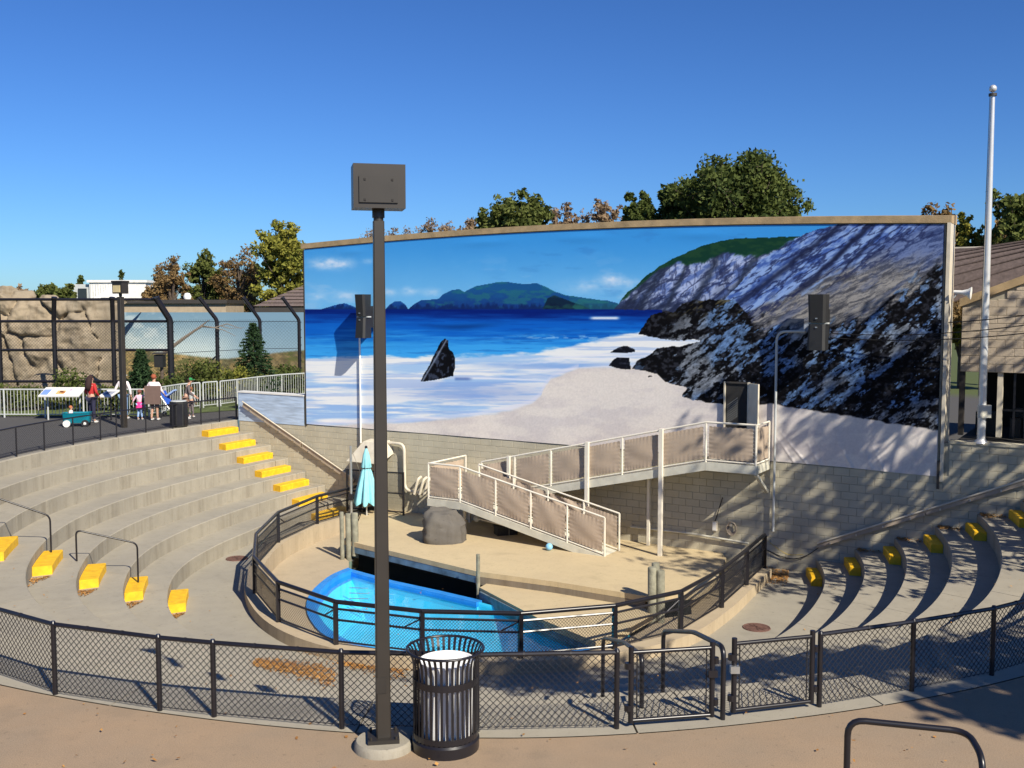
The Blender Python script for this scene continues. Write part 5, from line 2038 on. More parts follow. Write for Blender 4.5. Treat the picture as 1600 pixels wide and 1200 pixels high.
for a, w_, h_, d_ in ((21.2, 0.5, 0.5, 1.2), (22.1, 0.5, 0.62, 1.6), (21.9, 0.25, 0.4, 1.0), (22.9, 0.4, 0.7, 1.0)):
    wall_box(a - w_ / 2, a + w_ / 2, OB_ - d_ - 0.4, OB_ - d_, 0.8, 0.9 + h_, 'counter', M['bronze2'], bld)
# pale wall seen far inside
wall_box(22.0, 23.4, OB_ - 3.88, OB_ - 3.85, 1.5, 2.4, 'inner_panel', M['tanwall'], bld)

# flagpole
fa, fz = on_wall(1533, 682, -0.1)
fbase = Vector(W(fa, -0.1, 0.88))
ftop = zat(148, fbase.y)
fl = thing('flagpole', fbase, 'tall pale metal flagpole with round ball top at the right edge', 'flagpole')
mb = MB().tube([fbase, fbase + Vector((0, 0, 3)), (fbase.x, fbase.y, ftop)], [0.095, 0.085, 0.05], 16)
mb.build('pole', M['alu'], fl, smooth=True)
MB().blob((fbase.x, fbase.y, ftop + 0.14), (0.085, 0.085, 0.085), 1, 0, 16, 10).build('ball_finial', M['alu'], fl, smooth='all')
MB().tube([(fbase.x, fbase.y, ftop - 0.03), (fbase.x, fbase.y, ftop + 0.03)], 0.09, 12).build('truck', M['darkstrip'], fl, smooth=True)
MB().tube([(fbase.x, fbase.y, ftop + 0.03), (fbase.x, fbase.y, ftop + 0.08)], 0.02, 8).build('spindle', M['alu'], fl)
MB().tube([(fbase.x - 0.11, fbase.y - 0.02, 2.0), (fbase.x - 0.075, fbase.y - 0.02, ftop - 0.05)], 0.006, 4).build('halyard', M['cable'], fl)
MB().box((fbase.x, fbase.y - 0.12, zat(642, fbase.y)), (0.3, 0.08, 0.3)).build('cleat_box', M['beam'], fl)
MB().lathe([(0.0, 0), (0.16, 0), (0.13, 0.06), (0.1, 0.1)], 16, tuple(fbase)).build('base_collar', M['alu'], fl, smooth=True)

# ================================================================== exhibit at the far left
# rough grass beyond the path
mb = MB()
gp = [(-60, 38.6), (-13.4, 38.6), (-9.5, 42.2), (-7.0, 47.5), (-3, 52), (10, 75), (-60, 75)]
V_, F_ = fill([gp], 0.02)
MB().add(V_, F_).build('exhibit_ground', M['grass'], kind='structure')


def hash2(x, y, s):
    return (math.sin(x * 127.1 + y * 311.7 + s * 74.7) * 43758.5453) % 1.0


cl_rs = np.random.RandomState(12)
CX = np.stack([cl_rs.uniform(-32, -17.6, 70), cl_rs.uniform(-1.5, 6.2, 70)], 1)[:42]
CD = cl_rs.uniform(-0.5, 0.55, 70)
nx, nz = 190, 110
gx, gt = np.meshgrid(np.linspace(-31, -18.25, nx), np.linspace(0, 1, nz))
topz = np.interp(gx, [-31, -26, -24.4, -23.0, -22.6, -22.1, -21.6, -21.2, -20.9, -20.4, -19.8, -19.0, -18.25], [4.8, 4.8, 4.7, 4.7, 4.4, 4.45, 4.5, 4.45, 4.35, 4.4, 4.5, 4.45, 4.4])
gz_ = -0.2 + (topz + 0.2) * np.minimum(1, gt / 0.9)
wx = gx + 0.5 * (fbm(gx * 0.9 + 50, gz_ * 0.9 + 10, 201, 3) - 0.5)
wz = gz_ + 0.7 * (fbm(gx * 0.8 + 90, gz_ * 0.8 + 40, 205, 3) - 0.5)
D = np.stack([np.hypot((wx - c[0]) * 1.0, (wz - c[1]) * 0.72) for c in CX], 0)
so_ = np.argsort(D, 0)
d1, d2 = np.take_along_axis(D, so_[:1], 0)[0], np.take_along_axis(D, so_[1:2], 0)[0]
lump = CD[so_[0]]
crk = np.exp(-((d2 - d1) / 0.07) ** 2)
rel = 0.3 * (0.5 + lump) * np.clip((d2 - d1) * 3, 0, 1) - 0.42 * crk * sstep(0.38, 0.58, fbm(gx * 0.8 + 5, gz_ * 0.8 + 33, 221, 3)) + 0.45 * (fbm(gx * 2 + 30, gz_ * 2 + 70, 209, 5) - 0.5) + 0.8 * (fbm(gx * 0.35 + 30, gz_ * 0.35 + 12, 213, 2) - 0.5)
rel += np.where(gt > 0.9, -(gt - 0.9) * 30, 0)          # crest rolls back out of sight
rel += -2.2 * np.clip((gx + 19.0) / 0.75, 0, 1) ** 2
yy = 46.5 - rel
V = np.stack([gx, yy, gz_], -1).reshape(-1, 3)
idx = np.arange(nx * nz).reshape(nz, nx)
F = np.stack([idx[:-1, :-1], idx[:-1, 1:], idx[1:, 1:], idx[1:, :-1]], -1).reshape(-1, 4)
cliff = fast_mesh('rock_cliff', V, F, M['cliff'], smooth=True)
tag(cliff, 'tall tan artificial rock face inside the fenced exhibit', 'rock')
for i, (px_, y0_, s_) in enumerate(((4, 462, 0.75), (28, 470, 0.8), (73, 474, 0.65))):
    p = at(px_, y0_, 47.3)
    o = rock_shape((p[0], 47.6, p[2]), (s_, s_, s_ * 0.8), 20 + i).build('boulder', M['cliff'], smooth=True)
    tag(o, ['leftmost rounded knob crowning the rock face', 'middle rounded knob crowning the rock face', 'small low knob at the right of the rock crest'][i], 'rock')

# painted backdrop panel
BY = 52.0
x0_, x1_ = xat(160, 540, BY), xat(500, 540, BY)
zt_, zb_ = zat(488, BY), -0.3
nu, nv = 260, 90
U, Vv = np.meshgrid(np.linspace(0, 1, nu + 1), np.linspace(0, 1, nv + 1))
bxp = x0_ + (x1_ - x0_) * U
bzp = zb_ + (zt_ - zb_) * Vv


def paint_dunes(U, V):
    def C(*c):
        return np.array(c, float)

    def lerp(a, b_, t):
        return a * (1 - t[..., None]) + b_ * t[..., None]
    h = (V - 0.36)
    n1 = fbm(U * 14, V * 9, 301, 5)
    n2 = fbm(U * 30, V * 40, 305, 4)
    sky = lerp(C(196, 212, 214), C(118, 150, 170), sstep(0.5, 1.0, V + (n1 - 0.5) * 0.12))
    sky = lerp(sky, C(118, 150, 172), sstep(0.45, 0.72, U) * 0.75)
    sky = lerp(sky, C(226, 232, 228), sstep(0.5, 0.7, n1) * sstep(0.5, 0.3, U) * 0.5)
    land = lerp(C(150, 132, 94), C(104, 100, 74), sstep(0.42, 0.6, n1 + 0.2 * (n2 - 0.5)))
    land = lerp(land, C(176, 148, 96), sstep(0.5, 0.62, n2) * 0.6)
    land = lerp(land, C(92, 84, 66), sstep(0.5, 0.8, U) * 0.55)
    n3 = fbm(U * 60 + V * 20, V * 26, 315, 5, 0.65)
    land = land * (0.62 + 0.76 * n3)[..., None]
    land = lerp(land, C(88, 96, 54), sstep(0.55, 0.66, fbm(U * 22, V * 30, 319, 4)) * 0.7)
    edge = 0.50 + 0.05 * np.sin(U * 7 + 1) + 0.06 * (fbm(U * 8, U * 0 + 3, 311, 4) - 0.5)
    img = lerp(land, sky, sstep(-0.015, 0.015, V - edge)) / 255.0
    return np.where(img <= 0.04045, img / 12.92, ((img + 0.055) / 1.055) ** 2.4)


V = np.stack([bxp, np.full_like(bxp, BY), bzp], -1).reshape(-1, 3)
idx = np.arange((nu + 1) * (nv + 1)).reshape(nv + 1, nu + 1)
F = np.stack([idx[:-1, :-1], idx[:-1, 1:], idx[1:, 1:], idx[1:, :-1]], -1).reshape(-1, 4)
bd = thing('backdrop_wall', ((x0_ + x1_) / 2, BY, 0), 'backdrop wall painted with dunes and hazy sky inside the exhibit', 'wall')
bp_ = fast_mesh('painted_face', V, F, M['print'], bd)
at_ = bp_.data.color_attributes.new('print', 'FLOAT_COLOR', 'POINT')
at_.data.foreach_set('color', np.concatenate([paint_dunes(U, Vv).reshape(-1, 3) * 0.8, np.ones(((nu + 1) * (nv + 1), 1))], 1).astype(np.float32).ravel())
MB().box(((x0_ + x1_) / 2, BY + 0.16, zt_ / 2 - 0.15), (x1_ - x0_, 0.3, zt_ + 0.28)).build('core', M['tanwall'], bd)

# tall exhibit fence
ef = thing('exhibit_fence', at(90, 640, 42), 'tall black fence with kinked posts in front of the exhibit', 'fence')
EP = [(-85, 42, 0.06, 0.13), (0, 42, 0.14, 0.13), (86, 42, 0.2, 0.13), (178, 42, 0.13, 0.13), (267, 42, -0.42, 0.18), (340, 45, -0.62, 0.12), (407, 48, -0.62, 0.11), (468, 48.5, -0.66, 0.11)]
ez = []
for px_, Y_, lean, w_ in EP:
    x_ = xat(px_, 560, Y_)
    zk, zt2 = zat(500, Y_), zat(466, Y_)
    ez.append((x_, Y_, zk, zt2, lean))
    MB().tube(bend([(x_, Y_, -0.1), (x_, Y_, zk), (x_ + lean, Y_ - 0.35, zt2)], 0.12, 3), w_ * 0.75, 8).build('post', M['black'], ef, smooth=True)
    MB().tube([(x_ + lean, Y_ - 0.35, zt2 - 0.02), (x_ + lean * 1.05, Y_ - 0.36, zt2 + 0.05)], w_ * 0.9, 8).build('post_cap', M['black'], ef, smooth=True)
    mb = MB()
    for j in range(8):
        mb.box((x_ + w_ * 0.75, Y_ - 0.05, 0.9 + (zk - 1.0) * j / 7), (0.09, 0.05, 0.03))
    o = mb.build('insulators', M['black'], ef)
    o['kind'] = 'stuff'
for i in range(len(ez) - 1):
    a, b_ = ez[i], ez[i + 1]
    if i < 4:
        for py_ in (502, 547, 596):
            z_ = zat(py_, 42)
            MB().tube([(a[0], a[1], z_), (b_[0], b_[1], z_)], 0.055, 8).build('rail', M['black'], ef, smooth=True)
        z_ = zat(468, 42)
        MB().tube([(a[0] + a[4], a[1] - 0.35, z_), (b_[0] + b_[4], b_[1] - 0.35, z_)], 0.055, 8).build('rail', M['black'], ef, smooth=True)
        mesh_panel(a, b_, 0.1, 0.1, a[2] - 0.1, 0.13, 0.006, 'chain_link', ef)
    else:
        for f_ in (0.98, 0.62):
            MB().tube([(a[0], a[1], a[2] * f_), (b_[0], b_[1], b_[2] * f_)], 0.012, 5).build('wire', M['black'], ef)
        mesh_panel(a, b_, 0.1, 0.1 + (b_[2] - a[2]) * 0, a[2] - 0.1, 0.16, 0.004, 'chain_link', ef)

# grey pedestrian barrier with balusters
def barrier(pts, label, h=1.05):
    root = thing('railing', (*pts[0], 0), label, 'railing')
    for z_, r_ in ((h, 0.028), (0.12, 0.02)):
        for p, q in zip(pts[:-1], pts[1:]):
            MB().tube([(*p, z_), (*q, z_)], r_, 8).build('rail', M['greyrail'], root, smooth=True)
    for p in pts:
        MB().tube([(*p, 0), (*p, h)], 0.032, 8).build('post', M['greyrail'], root, smooth=True)
    for p, q in zip(pts[:-1], pts[1:]):
        d = Vector((q[0] - p[0], q[1] - p[1], 0))
        n_ = int(d.length / 0.125)
        me = None
        for i in range(1, n_):
            c = Vector((p[0], p[1], 0)) + d * (i / n_)
            if me is None:
                o = MB().tube([c + Vector((0, 0, 0.12)), c + Vector((0, 0, h))], 0.011, 5, False).build('baluster', M['greyrail'], root)
                me, c0 = o, c
            else:
                o = me.copy()
                COL.objects.link(o)
                o.location = c - c0
    return root


yb = 38.2
bpts = [(xat(px_, 620, yb), yb) for px_ in (-120, -55, 6, 70, 130, 190, 226)]
barrier(bpts, 'long grey baluster railing along the far path in front of the exhibit')
b2p = [(xat(232, 620, 38.4), 38.4), (xat(258, 615, 39.6), 39.6), (xat(282, 605, 40.8), 40.8), (xat(312, 600, 41.6), 41.6)]
barrier(b2p, 'short grey baluster railing section behind the black bin')
barrier([(xat(317, 600, 41.7), 41.7), (xat(339, 598, 42.3), 42.3)], 'narrow grey baluster gate panel between two railing sections')
barrier([(xat(344, 598, 42.4), 42.4), (xat(370, 595, 43.4), 43.4), (xat(402, 592, 45), 45), (xat(440, 588, 46.6), 46.6), (xat(476, 584, 47.6), 47.6)], 'grey baluster railing running behind the low painted wall end')

# signs on the railing
def sign(px0, px1, py0, py1, Y, label, legs, art):
    p, q = at(px0, py1, Y), at(px1, py1, Y)
    zt2 = zat(py0, Y)
    root = thing('sign', ((p[0] + q[0]) / 2, Y, 0), label, 'sign')
    w_ = q[0] - p[0]
    c = Vector(((p[0] + q[0]) / 2, Y, (zt2 + p[2]) / 2))
    up_ = Vector((0.05 if not legs else 0.0, 0.34, (zt2 - p[2]) / 2))
    n_ = Vector((0, -up_.z, up_.y)).normalized()
    MB().obox(c, (w_ / 2, 0, 0), up_, n_ * 0.02).build('board', M['white'], root)
    for (u, v, su, sv, col) in art:
        MB().obox(c + Vector((u * w_, 0, 0)) + up_ * v + n_ * 0.0225, (su * w_, 0, 0), up_ * sv, n_ * 0.002).build('print', mat('sign print', lin(col), 0.6), root)
    for u in ((-0.4, 0.4) if legs else (0.0,)):
        MB().tube([(c.x + u * w_, Y + 0.1, 0), (c.x + u * w_, Y + 0.1, c.z)], 0.03, 8).build('leg', M['greyrail'] if legs else M['black'], root, smooth=True)
    return root


sign(66, 129, 607, 618.5, 37.3, 'wide tilted white information board on the far railing', True, [(-0.39, -0.1, 0.09, 0.6, (120, 150, 210)), (-0.02, -0.15, 0.10, 0.4, (214, 170, 110)), (-0.01, -0.05, 0.045, 0.22, (120, 70, 60)), (0.05, -0.2, 0.04, 0.2, (190, 120, 60)), (0.18, 0.45, 0.03, 0.25, (200, 170, 190)), (0.32, 0.3, 0.1, 0.05, (190, 190, 195)), (0.32, 0.0, 0.1, 0.05, (190, 190, 195))])
sign(161, 181, 611, 619, 37.2, 'small tilted white information board on a dark stand', False, [(0.0, 0.0, 0.36, 0.5, (150, 155, 170)), (-0.1, 0.1, 0.12, 0.3, (70, 70, 80))])

# black octagonal bin on the path
bp2 = survey(280, 667, 0)
b_o = thing('path_bin', bp2, 'black octagonal bin with pale lid on the far path', 'litter bin')
MB().lathe([(0.0, 0.0), (0.27, 0.0), (0.30, 0.05), (0.32, 0.86), (0.30, 0.88), (0.0, 0.88)], 8, bp2).build('bin_body', M['speaker'], b_o)
MB().lathe([(0.0, 0.885), (0.27, 0.885), (0.25, 0.91), (0.0, 0.915)], 16, bp2).build('lid', M['greyrail'], b_o)
for i in range(8):
    a = 2 * math.pi * (i + 0.5) / 8
    MB().obox((bp2[0] + 0.293 * math.cos(a), bp2[1] + 0.293 * math.sin(a), 0.45), (-0.09 * math.sin(a), 0.09 * math.cos(a), 0), (0.006 * math.cos(a), 0.006 * math.sin(a), 0), (0, 0, 0.36)).build('panel', M['black'], b_o)

# buildings beyond
wb = thing('flat_roof_building', at(280, 490, 60), 'low tan building with dark flat roof edge beyond the exhibit', 'building')
xa, xb, zr = xat(120, 480, 60), xat(353, 480, 60), zat(474, 60)
MB().box(((xa + xb) / 2, 62, zr / 2), (xb - xa, 4, zr)).build('wall', M['tanwall'], wb)
MB().box(((xa + xb) / 2, 61.95, zr + 0.1), (xb - xa + 0.2, 4.3, 0.22)).build('roof_edge', M['darkstrip'], wb)
p = at(297, 468, 62)
tag(MB().lathe([(0.0, 0), (0.2, 0.05), (0.24, 0.22), (0.15, 0.4), (0.0, 0.44)], 14, (p[0], 61.5, zr + 0.2)).build('roof_vent', M['white'], smooth=True), 'small white dome vent on the low tan building roof', 'vent')
ww = thing('white_building', at(180, 480, 85), 'white rooftop building with a grey sloped canopy beyond the rocks', 'building')
for (a, b_, t, nm, m_) in ((140, 228, 441, 'main_block', 'whitewall'), (113, 139, 444, 'side_block', 'greyrail')):
    xa, xb, zz = xat(a, 460, 85), xat(b_, 460, 85), zat(t, 85)
    MB().box(((xa + xb) / 2, 88, zz / 2), (xb - xa, 6 if nm == 'main_block' else 5.5, zz)).build(nm, M[m_], ww)
    if nm == 'main_block':
        MB().box(((xa + xb) / 2, 88, zz + 0.08), (xb - xa + 0.3, 6.3, 0.2)).build('parapet', M['whitewall'], ww)
        for i in range(9):
            xx = xa + (xb - xa) * (i + 0.5) / 22
            MB().box((xx, 84.98, (zz + 4.5) / 2), (0.03, 0.05, zz - 4.9)).build('panel_joint', M['greyrail'], ww)
    else:
        MB().box((xa + 0.75, 85.2, zz - 0.8), (0.7, 0.08, 0.9)).build('window', M['glass'], ww)
xa, xb = xat(168, 460, 85), xat(180, 460, 85)
zc = zat(447, 85)
MB().add([(xa - 0.5, 84.96, zc - 0.9), (xb, 84.96, zc), (xb + 0.6, 84.96, zc - 0.9), (xa - 0.5, 83.6, zc - 0.95), (xb, 84.2, zc - 0.1), (xb + 0.6, 83.6, zc - 0.95)], [(0, 1, 4, 3), (1, 2, 5, 4), (3, 4, 5), (0, 3, 5, 2)]).build('canopy', M['whitewall'], ww)
hb = thing('hip_roof_building', at(470, 490, 62), 'building with brown hipped shingle roof behind the left end of the picture wall', 'building')
ex0, ex1, ez0 = xat(398, 484, 62), xat(398, 484, 62) + 13, zat(488, 62)
ez1 = zat(480, 62)
MB().box(((ex0 + ex1) / 2, 67.5, ez0 / 2), (ex1 - ex0 - 0.8, 10, ez0)).build('wall', M['tanwall'], hb)
MB().box(((ex0 + ex1) / 2, 67.5, (ez0 + ez1) / 2), (ex1 - ex0, 11, ez1 - ez0)).build('eave_board', M['darkstrip'], hb)
n_ = 16
apx = [(ex0 + ex1) / 2, 67.5, ez1 + 3.3]
for i in range(n_):
    t0, t1 = i / n_, (i + 1) / n_
    def q_(t, dz):
        s_ = 1 - t
        return [((ex0 + ex1) / 2 + sx * (ex1 - ex0 + 0.2) / 2 * s_, 67.5 + sy * 5.6 * s_, ez1 + 0.02 + 3.3 * t + dz) for sx, sy in ((-1, -1), (1, -1), (1, 1), (-1, 1))]
    A, B = q_(t0, 0.05), q_(min(t1, 0.999), 0.01)
    MB().add(A + B, [(0, 1, 5, 4), (1, 2, 6, 5), (2, 3, 7, 6), (3, 0, 4, 7)]).build('shingle_course', M['roof'], hb)

# ================================================================== plants
def leaf_cloud(centers, radii, n_each, size, rs, flat=0.75):
    C_ = np.repeat(np.array(centers), n_each, 0)
    Rr = np.repeat(np.array(radii), n_each)[:, None]
    n = len(C_)
    d = rs.normal(size=(n, 3))
    d /= np.linalg.norm(d, axis=1, keepdims=True)
    P = C_ + d * Rr * rs.uniform(0.15, 1.0, (n, 1)) ** 0.6 * np.array([1, 1, flat])
    a = rs.normal(size=(n, 3))
    a /= np.linalg.norm(a, axis=1, keepdims=True)
    b_ = np.cross(a, rs.normal(size=(n, 3)))
    b_ /= np.linalg.norm(b_, axis=1, keepdims=True)
    s = size * rs.uniform(0.6, 1.3, (n, 1))
    V = np.stack([P - a * s, P + b_ * s * 0.55, P + a * s, P - b_ * s * 0.55], 1).reshape(-1, 3)
    F = np.arange(n * 4).reshape(n, 4)
    return V, F


def tree(x, y, z0, top, cw, label, leaf, n_limb=64, leaves=60, size=0.17, sparse=1.0, seed=1, trunk=0.2, cbot=0.35, name='tree', bark='bark', group=None, cd=None):
    """tapered trunk, limbs that reach into an uneven crown, leaf sprays round the twig ends"""
    rs = np.random.RandomState(seed)
    root = thing(name, (x, y, z0), label, 'tree', group)
    h = top - z0
    cd = cd or cw
    cz = z0 + h * (1 + cbot) / 2
    ch = h * (1 - cbot) / 2
    mb = MB()
    tp = [Vector((x, y, z0 - 0.3))]
    for i in range(1, 7):
        t = i / 6
        tp.append(Vector((x + rs.normal() * 0.12 * cw * 0.3, y + rs.normal() * 0.12 * cw * 0.3, z0 + h * 0.88 * t)))
    mb.tube(tp, [trunk * (1 - 0.13 * i) for i in range(7)], 7)
    ends, rads = [], []
    DD = []
    for i in range(n_limb):
        d = rs.normal(size=3)
        d /= np.linalg.norm(d)
        lob = 0.80 + 0.22 * math.sin(3 * math.atan2(d[1], d[0]) + seed) * math.sin(2.5 * d[2] + seed * 1.7)
        DD.append(d * lob * (rs.uniform(0.3, 1.0) ** 0.45))
    DD = np.array(DD)
    DD[:, 0] /= np.abs(DD[:, 0]).max() * 1.08
    DD[:, 2] /= DD[:, 2].max() * 1.03
    DD[:, 2] = np.sign(DD[:, 2]) * np.abs(DD[:, 2]) ** 0.72
    DD[:, :2] = np.sign(DD[:, :2]) * np.abs(DD[:, :2]) ** 0.85
    for i in range(n_limb):
        # limb ends are spread over an uneven crown surface, some inside it
        d = DD[i]
        e = Vector((x + d[0] * cw, y + d[1] * cd, cz + d[2] * ch))
        bt = min(max((e.z - z0) / h - 0.22 - 0.12 * rs.rand(), 0.14), 0.84)
        k = min(int(bt / 0.88 * 6), 5)
        s = tp[k] + (tp[k + 1] - tp[k]) * (bt / 0.88 * 6 - k)
        m_ = (s + e) / 2 + Vector((rs.normal() * 0.06 * cw, rs.normal() * 0.06 * cw, 0.03 * h * rs.rand()))
        r0 = trunk * 0.36 * (1 - bt * 0.5)
        mb.tube([s, (s + m_) / 2, m_, e], [r0, r0 * 0.75, r0 * 0.5, r0 * 0.18], 5, False)
        ends.append(tuple(e))
        rads.append(cw * rs.uniform(0.16, 0.30))
        for j in range(5):
            t = rs.uniform(0.2, 1.0)
            b0 = m_ + (e - m_) * t
            v = Vector(rs.normal(size=3)) * 0.15 * cw
            te = b0 + v
            mb.tube([b0, (b0 + te) / 2 + Vector(rs.normal(size=3)) * 0.02 * cw, te], [r0 * 0.28, r0 * 0.2, r0 * 0.08], 4, False)
            for q_ in range(2):
                v2 = Vector(rs.normal(size=3)) * 0.07 * cw
                c0 = b0 + (te - b0) * rs.uniform(0.4, 1)
                mb.tube([c0, c0 + v2], [r0 * 0.1, r0 * 0.05], 3, False)
                if rs.rand() < sparse:
                    ends.append(tuple(c0 + v2))
                    rads.append(cw * rs.uniform(0.10, 0.20))
    mb.build('trunk', M[bark], root)
    if ends:
        V, F = leaf_cloud(ends, rads, leaves, size, rs)
        o = fast_mesh('crown', V, F, M[leaf], root)
    return root


def bg_tree(pxc, pyt, Y, hw, label, leaf, **k):
    top = zat(pyt, Y)
    x = xat(pxc, pyt, Y)
    return tree(x, Y, 0.0, top, hw / 1610 * Y, label, leaf, **k)


T = [
    (268, 400, 68, 33, 'thinly leaved russet tree, leftmost of the row left of the picture wall', 'leaf_orange', dict(sparse=0.6, leaves=16, size=0.10, seed=3, cbot=0.3)),
    (316, 396, 71, 34, 'green tree between two russet trees left of the picture wall', 'leaf_green', dict(sparse=0.9, leaves=26, size=0.125, seed=4, cbot=0.25)),
    (372, 386, 70, 38, 'half bare russet tree with dark limbs left of the picture wall', 'leaf_orange', dict(sparse=0.55, leaves=15, size=0.10, seed=5, cbot=0.3)),
    (392, 412, 75, 26, 'small green tree behind the half bare russet tree', 'leaf_green', dict(sparse=0.9, leaves=20, size=0.16, seed=15, cbot=0.2)),
    (446, 352, 67, 46, 'bright yellow green tree touching the left end of the picture wall', 'leaf_yellow', dict(sparse=0.95, leaves=30, size=0.135, seed=6, cbot=0.3)),
    (340, 440, 82, 44, 'low dark bushy tree at the foot of the russet trees', 'leaf_green', dict(sparse=1.0, leaves=24, size=0.2, seed=7, cbot=0.05)),
    (245, 440, 82, 30, 'low russet bush at the right of the white building', 'leaf_orange', dict(sparse=1.0, leaves=18, size=0.18, seed=17, cbot=0.05)),
    (190, 424, 120, 12, 'distant dark green treetop above the white building', 'leaf_dark', dict(sparse=1.0, leaves=12, size=0.25, seed=8, cbot=0.3, n_limb=12)),
    (128, 431, 118, 9, 'tiny distant treetop left of the white building', 'leaf_dark', dict(sparse=1.0, leaves=10, size=0.25, seed=18, cbot=0.2, n_limb=10)),
    (85, 447, 60, 30, 'olive bush on top of the rock face', 'leaf_green', dict(sparse=0.9, leaves=18, size=0.15, seed=9, cbot=0.4)),
    (25, 447, 62, 16, 'sparse bush behind the left rock knobs', 'leaf_brown', dict(sparse=0.7, leaves=10, size=0.12, seed=19, cbot=0.4)),
    (596, 358, 64, 38, 'bare brown thicket just right of the lamp head', 'leaf_brown', dict(sparse=0.55, leaves=12, size=0.075, seed=21, cbot=0.5, bark='bark2')),
    (665, 342, 62, 26, 'bare brown tree above the left part of the wall', 'leaf_brown', dict(sparse=0.55, leaves=12, size=0.075, seed=22, cbot=0.5, bark='bark2')),
    (622, 356, 63, 30, 'low bare brown thicket between the lamp head and the left bare tree', 'leaf_brown', dict(sparse=0.5, leaves=10, size=0.075, seed=51, cbot=0.5, bark='bark2')),
    (702, 347, 63, 30, 'twiggy brown tree between the left bare tree and the thin brown tree', 'leaf_brown', dict(sparse=0.5, leaves=10, size=0.08, seed=52, cbot=0.5, bark='bark2')),
    (914, 330, 62, 30, 'low twiggy brown tree between the two pale brown trees', 'leaf_brown', dict(sparse=0.45, leaves=10, size=0.08, seed=53, cbot=0.5, bark='bark2')),
    (765, 326, 60, 24, 'olive tree at the left side of the rounded green tree', 'leaf_green', dict(sparse=0.8, leaves=20, size=0.12, seed=54, cbot=0.55)),
    (735, 342, 64, 26, 'thin brown tree left of the green tree above the wall', 'leaf_brown', dict(sparse=0.5, leaves=10, size=0.11, seed=23, cbot=0.5, bark='bark2')),
    (808, 308, 58, 56, 'rounded mid green tree above the middle of the wall', 'leaf_green', dict(sparse=0.95, leaves=24, size=0.15, seed=24, cbot=0.58, cd=1.6)),
    (880, 318, 60, 30, 'pale brown tree right of the rounded green tree', 'leaf_brown', dict(sparse=0.6, leaves=12, size=0.11, seed=25, cbot=0.5, bark='bark2')),
    (950, 314, 60, 30, 'pale brown tree left of the narrow dark green tree', 'leaf_brown', dict(sparse=0.6, leaves=12, size=0.11, seed=26, cbot=0.5, bark='bark2')),
    (1000, 300, 56, 28, 'narrow dark green tree above the wall', 'leaf_dark', dict(sparse=1.0, leaves=28, size=0.14, seed=27, cbot=0.5)),
    (1056, 288, 56, 40, 'green side tree at the left of the biggest tree', 'leaf_dark', dict(sparse=1.0, leaves=26, size=0.15, seed=28, cbot=0.55)),
    (1152, 240, 54, 96, 'biggest broad dark green tree above the wall', 'leaf_dark', dict(sparse=1.0, leaves=34, size=0.13, seed=29, cbot=0.50, n_limb=130, trunk=0.3)),
    (1225, 318, 58, 26, 'small green tree at the right foot of the biggest tree', 'leaf_green', dict(sparse=0.9, leaves=18, size=0.14, seed=30, cbot=0.55)),
    (1462, 322, 50, 46, 'golden tree behind the right end of the picture wall', 'leaf_orange', dict(sparse=0.85, leaves=20, size=0.13, seed=31, cbot=0.3)),
    (1510, 338, 52, 26, 'yellow green tree behind the brown roof', 'leaf_yellow', dict(sparse=0.9, leaves=18, size=0.13, seed=32, cbot=0.3)),
    (1592, 304, 50, 56, 'dense olive and russet tree behind the flagpole', 'leaf_green', dict(sparse=1.0, leaves=28, size=0.14, seed=33, cbot=0.3)),
    (1560, 345, 54, 26, 'low russet tree right of the flagpole', 'leaf_orange', dict(sparse=0.9, leaves=18, size=0.13, seed=34, cbot=0.2)),
]
for pxc, pyt, Y_, hw, lb, lf_, k in T:
    bg_tree(pxc, pyt, Y_, hw, lb, lf_, name='tree', **k)


def spruce(x, y, z0, h, w, label, seed):
    rs = np.random.RandomState(seed)
    root = thing('spruce_tree', (x, y, z0), label, 'tree')
    MB().tube([(x, y, z0 - 0.1), (x, y, z0 + h * 0.97)], [0.09, 0.015], 6).build('trunk', M['bark'], root)
    V, F = [], []
    lev = 26
    allV = []
    for i in range(lev):
        t = i / lev
        z_ = z0 + h * (0.06 + 0.92 * t)
        L_ = w * (1 - t) ** 0.85 * rs.uniform(0.85, 1.1) + 0.06
        nb = int(11 - 5 * t)
        for j in range(nb):
            a = 2 * math.pi * (j + rs.rand() * 0.6 + i * 0.37) / nb
            l_ = L_ * rs.uniform(0.8, 1.12)
            for s_ in range(34):
                f = rs.rand() ** 0.7
                c = np.array([x + math.cos(a) * l_ * f, y + math.sin(a) * l_ * f, z_ - 0.22 * l_ * f + 0.1 * l_ * f * f])
                d = np.array([math.cos(a), math.sin(a), 0.0]) * 0.6 + rs.normal(size=3) * 0.55
                d /= np.linalg.norm(d)
                n_ = np.cross(d, rs.normal(size=3))
                n_ /= np.linalg.norm(n_)
                s2 = 0.11 * rs.uniform(0.7, 1.3)
                allV.append([c - d * s2, c + n_ * s2 * 0.28, c + d * s2, c - n_ * s2 * 0.28])
    V = np.array(allV).reshape(-1, 3)
    fast_mesh('crown', V, np.arange(len(V)).reshape(-1, 4), M['needle'], root)
    return root


ys = 40.6
spruce(xat(221, 600, ys), ys, 0, zat(543, ys), 0.82, 'small green spruce behind the railing left of the thick fence post', 41)
ys = 46.3
spruce(xat(397, 600, ys), ys, 0, zat(500, ys), 1.35, 'taller spruce with reddish tip before the painted backdrop', 42)


